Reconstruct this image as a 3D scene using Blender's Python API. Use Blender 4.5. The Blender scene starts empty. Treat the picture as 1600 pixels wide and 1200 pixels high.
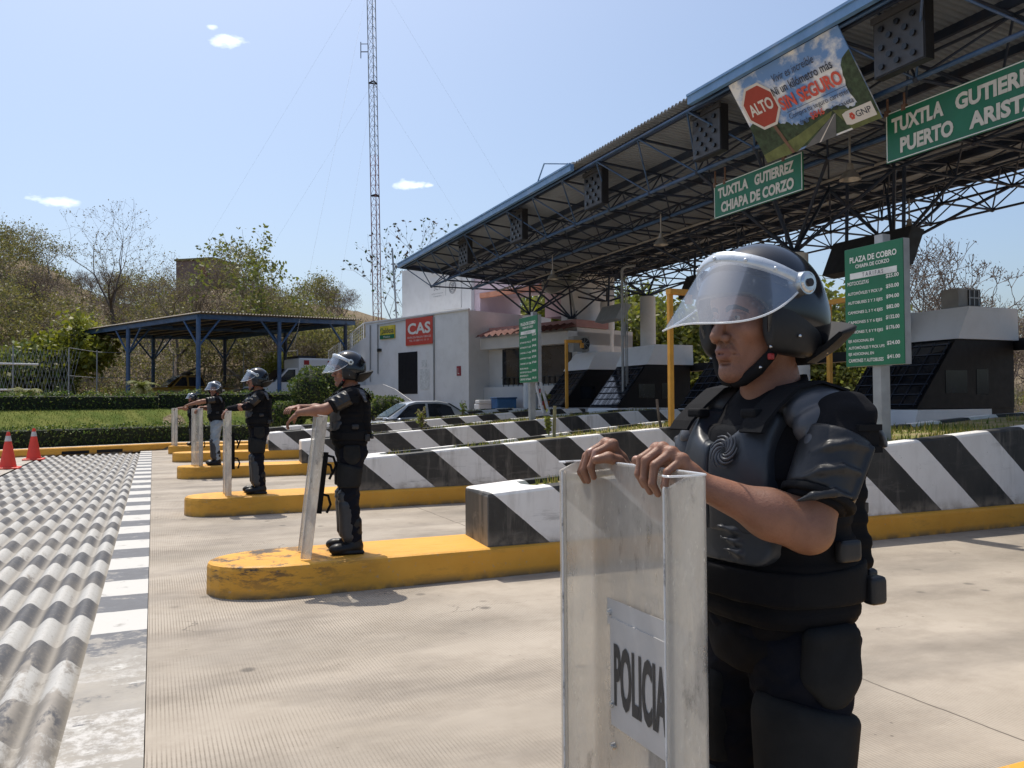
import bpy, math, random
import numpy as np
from math import sin, cos, pi, radians, sqrt, atan2
from mathutils import Vector, Matrix

SC = bpy.context.scene
COL = SC.collection

# ------------------------------------------------------------------ camera
YAW, PITCH, ROLL, CAMH = radians(23.5), radians(1.33), radians(0.4), 1.6
_f = Vector((sin(YAW)*cos(PITCH), cos(YAW)*cos(PITCH), sin(PITCH)))
_r0 = Vector((cos(YAW), -sin(YAW), 0)); _u0 = _r0.cross(_f)
_r = _r0*cos(ROLL) - _u0*sin(ROLL); _u = _u0*cos(ROLL) + _r0*sin(ROLL)
cd = bpy.data.cameras.new('camera'); cam = bpy.data.objects.new('camera', cd); COL.objects.link(cam)
cd.sensor_width = 36; cd.lens = 36*1290/1600; cd.clip_start = 0.05; cd.clip_end = 2000
cam.matrix_world = Matrix(((_r.x, _u.x, -_f.x, 0), (_r.y, _u.y, -_f.y, 0), (_r.z, _u.z, -_f.z, CAMH), (0, 0, 0, 1)))
SC.camera = cam

# ------------------------------------------------------------------ sky and sun
SUN_DIR = Vector((-0.10, 1.0, 0)).normalized()*cos(radians(67)) + Vector((0, 0, sin(radians(67))))   # towards the sun
W = bpy.data.worlds.new('World'); SC.world = W; W.use_nodes = True
nt = W.node_tree; nt.nodes.clear()
N = nt.nodes.new; L = nt.links.new
sky = N('ShaderNodeTexSky'); sky.sky_type = 'NISHITA'; sky.sun_disc = False
sky.sun_elevation = radians(67); sky.sun_rotation = atan2(SUN_DIR.x, SUN_DIR.y)
sky.air_density = 1.0; sky.dust_density = 5.0; sky.ozone_density = 1.6; sky.altitude = 500
tc = N('ShaderNodeTexCoord')
cl_total = None
for (d, (wx, wz), seed) in (((0.0713, 0.9186, 0.3886), (0.024, 0.0085), 1.0), ((-0.0918, 0.973, 0.212), (0.027, 0.0075), 4.0),
                            ((0.2758, 0.9267, 0.2552), (0.022, 0.008), 9.0), ((0.0563, 0.9152, 0.399), (0.007, 0.004), 2.0), ((0.297, 0.9198, 0.2563), (0.012, 0.004), 3.0)):
    dv = Vector(d).normalized()
    rt = Vector((dv.y, -dv.x, 0)).normalized(); up = rt.cross(dv)
    def dot(v):
        n = N('ShaderNodeVectorMath'); n.operation = 'DOT_PRODUCT'; L(tc.outputs['Generated'], n.inputs[0]); n.inputs[1].default_value = v; return n.outputs['Value']
    def mth(op, a, b=None, c=None):
        n = N('ShaderNodeMath'); n.operation = op
        for i, q in enumerate((a, b, c)):
            if q is None: continue
            if isinstance(q, (int, float)): n.inputs[i].default_value = q
            else: L(q, n.inputs[i])
        return n.outputs[0]
    nz = N('ShaderNodeTexNoise'); nz.inputs['Scale'].default_value = 55; nz.inputs['Detail'].default_value = 6; nz.noise_dimensions = '4D'; nz.inputs['W'].default_value = seed
    mp = N('ShaderNodeMapping'); mp.inputs['Scale'].default_value = (1, 1, 2.2); L(tc.outputs['Generated'], mp.inputs[0]); L(mp.outputs[0], nz.inputs['Vector'])
    ex = mth('DIVIDE', dot(rt), wx); ez = mth('DIVIDE', dot(up), wz)
    rr = mth('SQRT', mth('ADD', mth('MULTIPLY', ex, ex), mth('MULTIPLY', ez, ez)))
    fr = mth('MULTIPLY', mth('GREATER_THAN', dot(dv), 0.5), mth('SUBTRACT', mth('ADD', 0.30, mth('MULTIPLY', nz.outputs[0], 2.6)), mth('ADD', mth('MULTIPLY', rr, 1.15), 0.62)))
    m = N('ShaderNodeMapRange'); m.inputs[1].default_value = 0.0; m.inputs[2].default_value = 0.9; L(fr, m.inputs[0])
    cl_total = m.outputs[0] if cl_total is None else mth('MAXIMUM', cl_total, m.outputs[0])
mx = N('ShaderNodeMix'); mx.data_type = 'RGBA'; L(cl_total, mx.inputs[0]); L(sky.outputs[0], mx.inputs[6]); mx.inputs[7].default_value = (8.6, 8.7, 8.8, 1)
tn = N('ShaderNodeMix'); tn.data_type = 'RGBA'; tn.blend_type = 'MULTIPLY'; tn.inputs[0].default_value = 1.0; L(mx.outputs[2], tn.inputs[6]); tn.inputs[7].default_value = (0.94, 1.0, 1.03, 1)
bg = N('ShaderNodeBackground'); bg.inputs['Strength'].default_value = 0.15; L(tn.outputs[2], bg.inputs[0])
wo = N('ShaderNodeOutputWorld'); L(bg.outputs[0], wo.inputs[0])

sl = bpy.data.lights.new('sun', 'SUN'); sl.energy = 3.75; sl.angle = radians(0.5); sl.color = (1.0, 0.93, 0.82)
so = bpy.data.objects.new('sun', sl); COL.objects.link(so); so.location = (0, 0, 60)
so.rotation_euler = SUN_DIR.to_track_quat('Z', 'Y').to_euler()

SC.view_settings.view_transform = 'Standard'; SC.view_settings.look = 'None'
SC.view_settings.exposure = 0.12; SC.view_settings.gamma = 1.0
SC.render.engine = 'CYCLES'
SC.cycles.max_bounces = 8; SC.cycles.transparent_max_bounces = 24

# ------------------------------------------------------------------ object helpers
RNG = random.Random(7)
ORIGIN = {}

def root(name, label, cat, loc=(0, 0, 0), group=None, rz=0.0):
    o = bpy.data.objects.new(name, None); COL.objects.link(o)
    o.location = loc; o.rotation_euler = (0, 0, rz); o.empty_display_size = 0.2
    o['label'] = label; o['category'] = cat
    if group: o['group'] = group
    ORIGIN[o.name] = Vector(loc)
    return o

def tag(o, label, cat, group=None, kind=None):
    o['label'] = label; o['category'] = cat
    if group: o['group'] = group
    if kind: o['kind'] = kind
    return o

def mesh_from(name, V, F, mats, mi=None, smooth=False):
    me = bpy.data.meshes.new(name)
    V = np.asarray(V, dtype=np.float32).reshape(-1, 3)
    if isinstance(F, np.ndarray) and F.ndim == 2:
        k = F.shape[1]; nf = len(F)
        me.vertices.add(len(V)); me.vertices.foreach_set('co', V.ravel())
        me.loops.add(nf*k); me.loops.foreach_set('vertex_index', F.astype(np.int32).ravel())
        me.polygons.add(nf); me.polygons.foreach_set('loop_start', np.arange(0, nf*k, k, dtype=np.int32))
        me.update(calc_edges=True)
    else:
        me.from_pydata(V.tolist(), [], F)
    for m in (mats if isinstance(mats, (list, tuple)) else [mats]): me.materials.append(m)
    n = len(me.polygons)
    if mi is not None: me.polygons.foreach_set('material_index', np.asarray(mi, dtype=np.int32))
    if smooth is True: me.polygons.foreach_set('use_smooth', np.ones(n, dtype=bool))
    elif smooth is not False: me.polygons.foreach_set('use_smooth', np.asarray(smooth, dtype=bool))
    me.update()
    return me

def link(name, me, parent=None, loc=(0, 0, 0)):
    o = bpy.data.objects.new(name, me); COL.objects.link(o); o.location = loc
    if parent is not None: o.parent = parent
    return o

class MB:
    """collects shapes of ONE object"""
    def __init__(s): s.V = []; s.F = []; s.S = []; s.MI = []; s.mi = 0; s.cuts = []
    def cut(s): s.cuts.append((len(s.V), len(s.F)))
    def build_parts(s, name, mat, parent, rel=False):
        """one object for every stretch between cuts"""
        out = []; v0 = f0 = 0
        for v1, f1 in s.cuts + [(len(s.V), len(s.F))]:
            if f1 > f0:
                q = MB(); q.V = s.V[v0:v1]; q.F = [tuple(i-v0 for i in f) for f in s.F[f0:f1]]; q.S = s.S[f0:f1]; q.MI = s.MI[f0:f1]; out.append(q.build(name, mat, parent, rel))
            v0, f0 = v1, f1
        return out
    def add(s, V, F, smooth=False):
        b = len(s.V); s.V += [tuple(v) for v in V]
        for f in F: s.F.append(tuple(b+i for i in f)); s.S.append(smooth); s.MI.append(s.mi)
    def box(s, c, d, rz=0.0, M=None):
        x, y, z = d[0]/2, d[1]/2, d[2]/2
        P = [Vector((sx*x, sy*y, sz*z)) for sz in (-1, 1) for sy in (-1, 1) for sx in (-1, 1)]
        R = Matrix.Rotation(rz, 3, 'Z') if M is None else M
        s.add([R @ p + Vector(c) for p in P], [(0, 2, 3, 1), (4, 5, 7, 6), (0, 1, 5, 4), (2, 6, 7, 3), (0, 4, 6, 2), (1, 3, 7, 5)])
    def bb(s, a, b): s.box([(a[i]+b[i])/2 for i in range(3)], [abs(b[i]-a[i]) for i in range(3)])
    def rbox(s, c, d, r=0.02, M=None, seg=2):
        """box with rounded vertical edges and chamfered top and bottom"""
        x, y, z = d[0]/2, d[1]/2, d[2]/2; r = min(r, x*.95, y*.95, z*.95)
        R = Matrix.Identity(3) if M is None else M
        def ring(ins, zz):
            o = []
            for (cx, cy, a0) in ((x-r, y-r, 0), (-x+r, y-r, 90), (-x+r, -y+r, 180), (x-r, -y+r, 270)):
                for k in range(seg+1):
                    a = radians(a0 + 90*k/seg); o.append((cx+(r-ins)*cos(a), cy+(r-ins)*sin(a), zz))
            return o
        rings = [ring(r*.7, -z), ring(r*.2, -z+r*.3), ring(0, -z+r), ring(0, z-r), ring(r*.2, z-r*.3), ring(r*.7, z)]
        V = [R @ Vector(p) + Vector(c) for q in rings for p in q]; n = len(rings[0]); F = []
        for i in range(5):
            for k in range(n): F.append((i*n+k, i*n+(k+1) % n, (i+1)*n+(k+1) % n, (i+1)*n+k))
        F.append(tuple(reversed(range(n)))); F.append(tuple(range(5*n, 6*n)))
        s.add(V, F)
    def cyl(s, a, b, r0, r1=None, n=10, cap=True, smooth=True):
        a, b = Vector(a), Vector(b); r1 = r0 if r1 is None else r1
        w = b-a
        if w.length < 1e-7: return
        w.normalize(); t = Vector((0, 0, 1)) if abs(w.z) < .9 else Vector((1, 0, 0))
        u = w.cross(t).normalized(); v = w.cross(u)
        V = []
        for p, r in ((a, r0), (b, r1)):
            for k in range(n):
                an = 2*pi*k/n; V.append(p + u*(r*cos(an)) + v*(r*sin(an)))
        s.add(V, [(k, k+n, (k+1) % n+n, (k+1) % n) for k in range(n)], smooth)
        if cap:
            s.add(V[:n], [tuple(range(n))]); s.add(V[n:], [tuple(reversed(range(n)))])
    def tube(s, pts, rad, n=8, closed=False, cap=True, smooth=True):
        pts = [Vector(p) for p in pts]; m = len(pts)
        rad = [rad]*m if isinstance(rad, (int, float)) else rad
        u = None; V = []
        for i, p in enumerate(pts):
            if closed: d = pts[(i+1) % m]-pts[i-1]
            else: d = pts[min(i+1, m-1)]-pts[max(i-1, 0)]
            d.normalize()
            if u is None:
                t = Vector((0, 0, 1)) if abs(d.z) < .9 else Vector((1, 0, 0)); u = d.cross(t).normalized()
            else:
                u = (u - d*u.dot(d)); u = u.normalized() if u.length > 1e-6 else d.orthogonal().normalized()
            v = d.cross(u)
            for k in range(n):
                an = 2*pi*k/n; V.append(p + u*(rad[i]*cos(an)) + v*(rad[i]*sin(an)))
        F = []
        for i in range(m if closed else m-1):
            j = (i+1) % m
            for k in range(n): F.append((i*n+k, i*n+(k+1) % n, j*n+(k+1) % n, j*n+k))
        s.add(V, F, smooth)
        if cap and not closed:
            s.add(V[:n], [tuple(reversed(range(n)))]); s.add(V[-n:], [tuple(range(n))])
    def prism(s, poly, z0, z1, axis='z'):
        """extrude a polygon (list of 2-tuples) along an axis"""
        def P(a, b, c): return {'z': (a, b, c), 'y': (a, c, b), 'x': (c, a, b)}[axis]
        n = len(poly)
        V = [P(p[0], p[1], z0) for p in poly] + [P(p[0], p[1], z1) for p in poly]
        area = sum(poly[i][0]*poly[(i+1) % n][1]-poly[(i+1) % n][0]*poly[i][1] for i in range(n))
        fl = (area > 0) ^ (axis == 'y') ^ (z1 < z0)
        F = [tuple(reversed(range(n))), tuple(range(n, 2*n))] + [(i, (i+1) % n, (i+1) % n+n, i+n) for i in range(n)]
        if not fl: F = [tuple(reversed(f)) for f in F]
        s.add(V, F)
    def sphere(s, c, r, n=12, m=8, smooth=True, M=None):
        r = (r, r, r) if isinstance(r, (int, float)) else r; V = []; F = []
        for i in range(m+1):
            t = pi*i/m
            for k in range(n):
                a = 2*pi*k/n; p = Vector((r[0]*sin(t)*cos(a), r[1]*sin(t)*sin(a), r[2]*cos(t)))
                if M is not None: p = M @ p
                V.append(p+Vector(c))
        for i in range(m):
            for k in range(n): F.append((i*n+k, (i+1)*n+k, (i+1)*n+(k+1) % n, i*n+(k+1) % n))
        s.add(V, F, smooth)
    def loft(s, rings, closed=True, cap=False, smooth=True):
        n = len(rings[0]); V = [p for r in rings for p in r]; F = []
        for i in range(len(rings)-1):
            for k in range(n if closed else n-1):
                F.append((i*n+k, i*n+(k+1) % n, (i+1)*n+(k+1) % n, (i+1)*n+k))
        s.add(V, F, smooth)
        if cap: s.add(rings[0], [tuple(reversed(range(n)))]); s.add(rings[-1], [tuple(range(n))])
    def quad(s, a, b, c, d): s.add([a, b, c, d], [(0, 1, 2, 3)])
    def build(s, name, mat, parent=None, rel=False, flat=False):
        off = Vector((0, 0, 0))
        if parent is not None and not rel:
            q = parent
            while q.parent is not None: q = q.parent
            off = ORIGIN.get(q.name, Vector((0, 0, 0)))
        V = np.array(s.V, dtype=np.float32) - np.array(off, dtype=np.float32)
        me = mesh_from(name, V, s.F, mat, s.MI if max(s.MI or [0]) > 0 else None, False if flat else s.S)
        return link(name, me, parent)
    def solo(s, name, mat, loc, label, cat, group=None, kind=None):
        V = np.array(s.V, dtype=np.float32) - np.array(loc, dtype=np.float32)
        me = mesh_from(name, V, s.F, mat, s.MI if max(s.MI or [0]) > 0 else None, s.S)
        return tag(link(name, me, None, loc), label, cat, group, kind)

def copy_tree(o, parent=None):
    c = o.copy(); COL.objects.link(c)
    if parent is not None: c.parent = parent
    for ch in [q for q in bpy.data.objects if q.parent == o]: copy_tree(ch, c)
    return c

def text_geo(txt, size=1.0, bold=0.0, depth=0.0, xs=1.0, align='LEFT', spacing=1.0, shear=0.0):
    """triangulated letters in the XY plane as (V, F)"""
    cu = bpy.data.curves.new('t', 'FONT'); cu.body = txt; cu.size = size; cu.offset = bold; cu.extrude = depth
    cu.align_x = align; cu.space_character = spacing; cu.shear = shear; cu.resolution_u = 3
    ob = bpy.data.objects.new('t', cu); COL.objects.link(ob)
    dg = bpy.context.evaluated_depsgraph_get()
    me = bpy.data.meshes.new_from_object(ob.evaluated_get(dg))
    V = [(v.co.x*xs, v.co.y, v.co.z) for v in me.vertices]; F = [tuple(p.vertices) for p in me.polygons]
    bpy.data.objects.remove(ob); bpy.data.curves.remove(cu); bpy.data.meshes.remove(me)
    return V, F

def add_text(mb, txt, O, U, Vd, size, width=None, height=None, align='LEFT', bold=0.0, spacing=1.0, lift=0.0, shear=0.0):
    """letters on the plane O + a*U + b*Vd; width/height fit the whole line when given"""
    V, F = text_geo(txt, size, bold, 0.0, 1.0, 'LEFT', spacing, shear)
    if not V: return
    xs = [v[0] for v in V]; ys = [v[1] for v in V]
    x0, x1, y0, y1 = min(xs), max(xs), min(ys), max(ys)
    kx = (width/(x1-x0)) if width else 1.0
    ky = (height/(y1-y0)) if height else (1.0 if width is None or height is not None else 1.0)
    if width and not height: ky = 1.0
    w = (x1-x0)*kx; sh = {'LEFT': 0, 'CENTER': -w/2, 'RIGHT': -w}[align]
    O, U, Vd = Vector(O), Vector(U).normalized(), Vector(Vd).normalized(); n = U.cross(Vd)
    P = [O + U*((v[0]-x0)*kx+sh) + Vd*((v[1]-(y0 if height else 0))*ky) + n*lift for v in V]
    mb.add(P, F)

# ------------------------------------------------------------------ materials
class NT:
    def __init__(s, name):
        s.m = bpy.data.materials.new(name); s.m.use_nodes = True; s.t = s.m.node_tree; s.t.nodes.clear()
        s.out = s.n('ShaderNodeOutputMaterial'); s.geo = None
    def n(s, k, **kw):
        q = s.t.nodes.new(k)
        for a, b in kw.items(): setattr(q, a, b)
        return q
    def l(s, a, b): s.t.links.new(a, b)
    def set(s, sock, v):
        if isinstance(v, (int, float)): sock.default_value = v
        elif isinstance(v, (tuple, list)): sock.default_value = tuple(v)+((1,) if len(v) == 3 and len(sock.default_value) == 4 else ())
        else: s.l(v, sock)
    def pos(s, scale=None, obj=False, rot=None):
        if obj: o = s.n('ShaderNodeTexCoord').outputs['Object']
        else:
            if s.geo is None: s.geo = s.n('ShaderNodeNewGeometry')
            o = s.geo.outputs['Position']
        if scale or rot:
            mp = s.n('ShaderNodeMapping')
            if scale: mp.inputs['Scale'].default_value = scale
            if rot: mp.inputs['Rotation'].default_value = rot
            s.l(o, mp.inputs[0]); o = mp.outputs[0]
        return o
    def noise(s, scale, detail=4, rough=.55, vec=None, dist=0.0):
        q = s.n('ShaderNodeTexNoise'); q.inputs['Scale'].default_value = scale; q.inputs['Detail'].default_value = detail
        q.inputs['Roughness'].default_value = rough; q.inputs['Distortion'].default_value = dist
        s.l(vec if vec is not None else s.pos(), q.inputs['Vector']); return q.outputs[0]
    def math(s, op, a, b=0.0, c=None, clamp=False):
        q = s.n('ShaderNodeMath', operation=op, use_clamp=clamp); s.set(q.inputs[0], a); s.set(q.inputs[1], b)
        if c is not None: s.set(q.inputs[2], c)
        return q.outputs[0]
    def ramp(s, v, lo, hi, a=0.0, b=1.0):
        q = s.n('ShaderNodeMapRange'); s.set(q.inputs[0], v); q.inputs[1].default_value = lo; q.inputs[2].default_value = hi
        q.inputs[3].default_value = a; q.inputs[4].default_value = b; return q.outputs[0]
    def mix(s, f, a, b, blend='MIX'):
        q = s.n('ShaderNodeMix', data_type='RGBA', blend_type=blend); s.set(q.inputs[0], f); s.set(q.inputs[6], a); s.set(q.inputs[7], b); return q.outputs[2]
    def xyz(s, v=None):
        q = s.n('ShaderNodeSeparateXYZ'); s.l(v if v is not None else s.pos(), q.inputs[0]); return q.outputs
    def bump(s, h, strength=.3, dist=.01):
        q = s.n('ShaderNodeBump'); q.inputs['Strength'].default_value = strength; q.inputs['Distance'].default_value = dist; s.l(h, q.inputs['Height']); return q.outputs[0]
    def pbr(s, col, rough=.6, metal=0.0, normal=None, spec=.5, **kw):
        p = s.n('ShaderNodeBsdfPrincipled'); s.set(p.inputs['Base Color'], col); s.set(p.inputs['Roughness'], rough); s.set(p.inputs['Metallic'], metal)
        s.set(p.inputs['Specular IOR Level'], spec)
        for k, v in kw.items(): s.set(p.inputs[k.replace('_', ' ')], v)
        if normal is not None: s.l(normal, p.inputs['Normal'])
        return p.outputs[0]
    def done(s, sh): s.l(sh, s.out.inputs[0]); return s.m

def mat(name, col, rough=.6, metal=0.0, var=.18, vs=3.0, bump=0.0, bs=60.0, spec=.5, dirt=None, dirt_amt=.35, ds=2.0):
    """a plain surface with mottling, fine grain and optional grime patches"""
    t = NT(name)
    c = Vector(col); n1 = t.noise(vs, 5)
    cc = t.mix(t.ramp(n1, .3, .7), tuple(c*(1-var)), tuple(min(1, q) for q in c*(1+var)))
    if dirt is not None:
        d = t.ramp(t.noise(ds, 8, .65), .5, .72, 0, dirt_amt); cc = t.mix(d, cc, dirt)
    nn = None
    if bump: nn = t.bump(t.noise(bs, 4), bump, .004)
    rr = t.ramp(t.noise(vs*2.3, 3), .3, .7, max(.02, rough*.85), min(1, rough*1.15))
    return t.done(t.pbr(cc, rr, metal, nn, spec))
# ------------------------------------------------------------------ ground, road, islands
def curb_y(x):
    return 32.45 if x > 0.6 else 32.45 + (x-0.6)*0.52 - max(0, -x-3)*0.02
def sstep(a, b, v):
    t = min(1, max(0, (v-a)/(b-a))); return t*t*(3-2*t)
def ground_z(x, y):
    d = y - curb_y(max(x, -14))
    if d < 0.0: return -0.25
    z = 0.22 + 1.2*sstep(0.9, 4.6, d)
    hmax = 12.6 - 2.0*sstep(5, 40, x) + 1.0*sin(x*.13) + 3.6*sstep(2, 13, -x)
    z += hmax*sstep(10, 66, d-4 + 2.5*sin(x*.21)) * (0.92+0.08*sin(x*.37+y*.19)) - 1.5*sstep(80, 140, d)
    return z

# the earth: one sheet to the horizon
xs = sorted(set([-900, -600, -400, -250, -170, -120, -90, -70, -58] + list(np.arange(-50, 90.1, 2.0)) + [100, 115, 135, 165, 210, 280, 400, 600, 900]))
ys = sorted(set([-900, -500, -250, -120, -60, -30, -10, 5, 15, 20, 24, 26] + list(np.arange(28, 40, .5)) + list(np.arange(40, 110, 2.0)) + [115, 125, 140, 170, 220, 320, 500, 900]))
V = [(x, y, ground_z(x, y) + (0.12*sin(x*1.7+y*2.3)*sstep(46, 52, y) if y > 46 else 0)) for y in ys for x in xs]; nx = len(xs)
F = np.array([(j*nx+i, j*nx+i+1, (j+1)*nx+i+1, (j+1)*nx+i) for j in range(len(ys)-1) for i in range(nx-1)])
t = NT('dry_hillside_earth')
n1 = t.noise(.35, 8, .65); n2 = t.noise(4.5, 6, .7)
c = t.mix(t.ramp(n1, .35, .65), (.17, .128, .085), (.25, .20, .135)); c = t.mix(t.ramp(n2, .45, .7), c, (.11, .085, .05))
M_EARTH = t.done(t.pbr(c, .95, 0, t.bump(n2, .8, .15), .1))
tag(link('ground', mesh_from('ground', V, F, M_EARTH, smooth=True)), 'brown dry earth of the plaza surroundings and the scrubby hillside', 'ground', kind='structure')

# concrete lanes
t = NT('tined_concrete')
P = t.pos(); x, y, z = t.xyz()
big = t.noise(.45, 6, .6); mid = t.noise(2.2, 9, .7); fine = t.noise(38, 5, .7)
streak = t.noise(1.0, 6, .62, t.pos((.55, 1.25, 1)))
col = t.mix(t.ramp(big, .35, .65), (.33, .285, .23), (.43, .375, .31))
col = t.mix(t.ramp(mid, .48, .75, 0, .6), col, (.26, .22, .175))
col = t.mix(t.ramp(streak, .47, .70, 0, .75), col, (.18, .155, .13))
# tining: fine grooves along y, worn away in patches
g = t.n('ShaderNodeTexWave', wave_type='BANDS', bands_direction='X', wave_profile='SIN'); g.inputs['Scale'].default_value = 15.5; g.inputs['Distortion'].default_value = .55; g.inputs['Detail'].default_value = 2; g.inputs['Detail Scale'].default_value = .5
t.l(t.pos((1, .12, 1)), g.inputs['Vector'])
gm = t.math('MULTIPLY', t.ramp(g.outputs[0], .0, .32, 1, 0), t.ramp(t.noise(.8, 5, .6, t.pos((.6, 1.2, 1))), .38, .58))
col = t.mix(t.math('MULTIPLY', gm, t.ramp(fine, .3, .6, .25, .8)), col, (.17, .14, .105))
# oil drips near the lane middles
vor = t.n('ShaderNodeTexVoronoi'); vor.inputs['Scale'].default_value = 2.1; t.l(t.pos(), vor.inputs['Vector'])
spot = t.math('MULTIPLY', t.ramp(vor.outputs['Distance'], .06, .12, 1, 0), t.ramp(t.noise(.5, 3), .47, .55))
col = t.mix(t.math('MULTIPLY', spot, .75), col, (.1, .088, .075))
vo2 = t.n('ShaderNodeTexVoronoi'); vo2.inputs['Scale'].default_value = 9; t.l(t.pos(), vo2.inputs['Vector'])
col = t.mix(t.math('MULTIPLY', t.ramp(vo2.outputs['Distance'], .05, .1, .8, 0), t.ramp(t.noise(1.1, 3), .55, .62)), col, (.09, .075, .06))
# joints of the slabs (along x every 4.6 m, along y every 5.5 m)
def joint(v, per, off, w): 
    f = t.math('FRACT', t.math('DIVIDE', t.math('ADD', v, off), per)); return t.ramp(t.math('ABSOLUTE', t.math('SUBTRACT', f, .5)), .5-w/per, .5-w/per*.4, 0, 1)
wob = t.math('MULTIPLY', t.math('SUBTRACT', t.noise(3, 3), .5), .05)
jt = t.math('MULTIPLY', joint(t.math('ADD', x, wob), 5.9, 2.15, .010), t.math('GREATER_THAN', x, 1.0))
col = t.mix(t.math('MULTIPLY', jt, .8), col, (.08, .065, .05))
# tyre tracks darkening the wheel paths, and hairline cracks
lane = t.math('FRACT', t.math('DIVIDE', t.math('SUBTRACT', y, 1.2), 5.85)); trk = t.math('MAXIMUM', t.ramp(t.math('ABSOLUTE', t.math('SUBTRACT', lane, .42)), .02, .075, 1, 0), t.ramp(t.math('ABSOLUTE', t.math('SUBTRACT', lane, .76)), .02, .075, 1, 0))
col = t.mix(t.math('MULTIPLY', trk, t.ramp(t.noise(1.3, 7, .68, t.pos((.4, 1, 1))), .35, .68, .05, .5)), col, (.16, .14, .115))
ck = t.n('ShaderNodeTexVoronoi', feature='DISTANCE_TO_EDGE'); ck.inputs['Scale'].default_value = .42; t.l(t.pos(), ck.inputs['Vector']); cv = t.n('ShaderNodeVectorMath', operation='ADD'); t.l(t.pos(), cv.inputs[0]); cn = t.n('ShaderNodeTexNoise'); cn.inputs['Scale'].default_value = 2.2; cn.inputs['Detail'].default_value = 5; t.l(t.pos(), cn.inputs['Vector']); t.l(cn.outputs[1], cv.inputs[1]); t.l(cv.outputs[0], ck.inputs['Vector'])
col = t.mix(t.math('MULTIPLY', t.ramp(ck.outputs['Distance'], .0, .0035, .75, 0), t.ramp(t.noise(.6, 3), .52, .58)), col, (.07, .06, .05))
h = t.math('SUBTRACT', t.math('ADD', t.math('MULTIPLY', fine, .35), t.math('MULTIPLY', mid, .3)), t.math('ADD', gm, t.math('MULTIPLY', jt, 1.5)))
M_CONC = t.done(t.pbr(col, t.ramp(mid, .3, .7, .72, .92), 0, t.bump(h, .55, .004), .35))
rp = [(-0.03, -40), (60, -40), (60, 32.45), (0.6, 32.45), (-0.03, 32.12)]
mb = MB(); mb.add([(p[0], p[1], 0) for p in rp], [(0, 1, 2, 3, 4)])
tag(mb.build('road', M_CONC), 'pale tined concrete toll lanes between the yellow islands', 'road', kind='structure')
rp = [(-3.25, -40), (-3.25, 30.4), (-14, 24.8), (-60, 2), (-60, -40)]
M_CONC2 = mat('smooth_concrete', (.40, .36, .305), .85, var=.15, vs=1.2, bump=.2, bs=80, dirt=(.2, .18, .15), dirt_amt=.5)
mb = MB(); mb.add([(p[0], p[1], 0.002) for p in rp], [(4, 3, 2, 1, 0)])
tag(mb.build('approach_road', M_CONC2), 'smooth grey approach road left of the rumble strip', 'road', kind='structure')

# rumble strip: corrugated concrete, ribs along y, painted bands across
def band(t, y, ph=0.0):
    f = t.math('FRACT', t.math('DIVIDE', t.math('SUBTRACT', y, 6.5+ph), 1.235)); return t.math('LESS_THAN', f, .52)
t = NT('painted_rumble_concrete')
x, y, z = t.xyz()
worn = t.noise(3.2, 8, .7, t.pos((1.4, .5, 1))); dust = t.noise(1.1, 5, .6)
conc = t.mix(t.ramp(t.noise(2.5, 7, .65), .35, .7), (.23, .21, .185), (.36, .325, .28))
yw = t.math('ADD', y, t.math('MULTIPLY', t.math('SUBTRACT', t.noise(7, 3), .5), .06))
paint = t.mix(band(t, yw), (.085, .086, .092), (.46, .45, .425))
near = t.ramp(y, 4.6, 7.0, .17, .0)
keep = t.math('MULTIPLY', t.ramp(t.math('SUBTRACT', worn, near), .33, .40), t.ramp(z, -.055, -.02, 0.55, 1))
conc = t.mix(t.math('MULTIPLY', t.ramp(z, -.050, .004, 1, 0), t.ramp(worn, .25, .6, 1, .7)), conc, (.105, .10, .092))  # troughs darkened in the colour: worn dark paint plus groove shading
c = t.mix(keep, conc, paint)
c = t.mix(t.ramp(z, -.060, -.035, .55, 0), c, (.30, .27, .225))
c = t.mix(t.ramp(dust, .5, .75, 0, .3), c, (.30, .26, .2))
fd = t.noise(26, 8, .78); c = t.mix(t.ramp(fd, .52, .66, 0, .55), c, (.27, .24, .20)); c = t.mix(t.ramp(t.noise(60, 4, .7, t.pos((1, .4, 1))), .58, .7, 0, .4), c, (.12, .11, .10))
M_RUMB = t.done(t.pbr(c, .7, 0, t.bump(t.noise(55, 4), .35, .004), .4))
xe = [-0.40 - i*0.0135 for i in range(int((3.2-.40)/.0135)+1)]
def rz_(x):
    ph = ((-x-0.40)/0.205) % 1.0; return -0.062 + 0.068*max(0.0, 0.5-0.5*cos(2*pi*ph))**0.85
yy = list(np.arange(-12, 4, 1.0)) + list(np.arange(4, 31.01, .5))
V = []; 
for y_ in yy:
    for x_ in xe: V.append((x_, y_ if x_ > -1.9 or y_ < 30.4 else min(y_, 30.4+(x_+3.25)*.52), rz_(x_)))
nx = len(xe)
F = np.array([(j*nx+i+1, j*nx+i, (j+1)*nx+i, (j+1)*nx+i+1) for j in range(len(yy)-1) for i in range(nx-1)])
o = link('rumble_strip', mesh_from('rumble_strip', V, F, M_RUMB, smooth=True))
tag(o, 'corrugated concrete rumble strip painted in worn black and white bands', 'rumble strip', kind='structure')
t = NT('painted_kerb_strip')
x, y, z = t.xyz(); worn = t.noise(4, 8, .72); 
conc = t.mix(t.ramp(t.noise(2.5, 7, .65), .35, .7), (.25, .23, .20), (.36, .325, .275))
yw = t.math('ADD', y, t.math('MULTIPLY', t.math('SUBTRACT', t.noise(5, 4), .5), .05))
paint = t.mix(band(t, yw), (.11, .112, .12), (.52, .505, .47))
c = t.mix(t.ramp(t.math('SUBTRACT', worn, t.ramp(y, 5.6, 6.6, .22, 0)), .34, .43), conc, paint)
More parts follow.
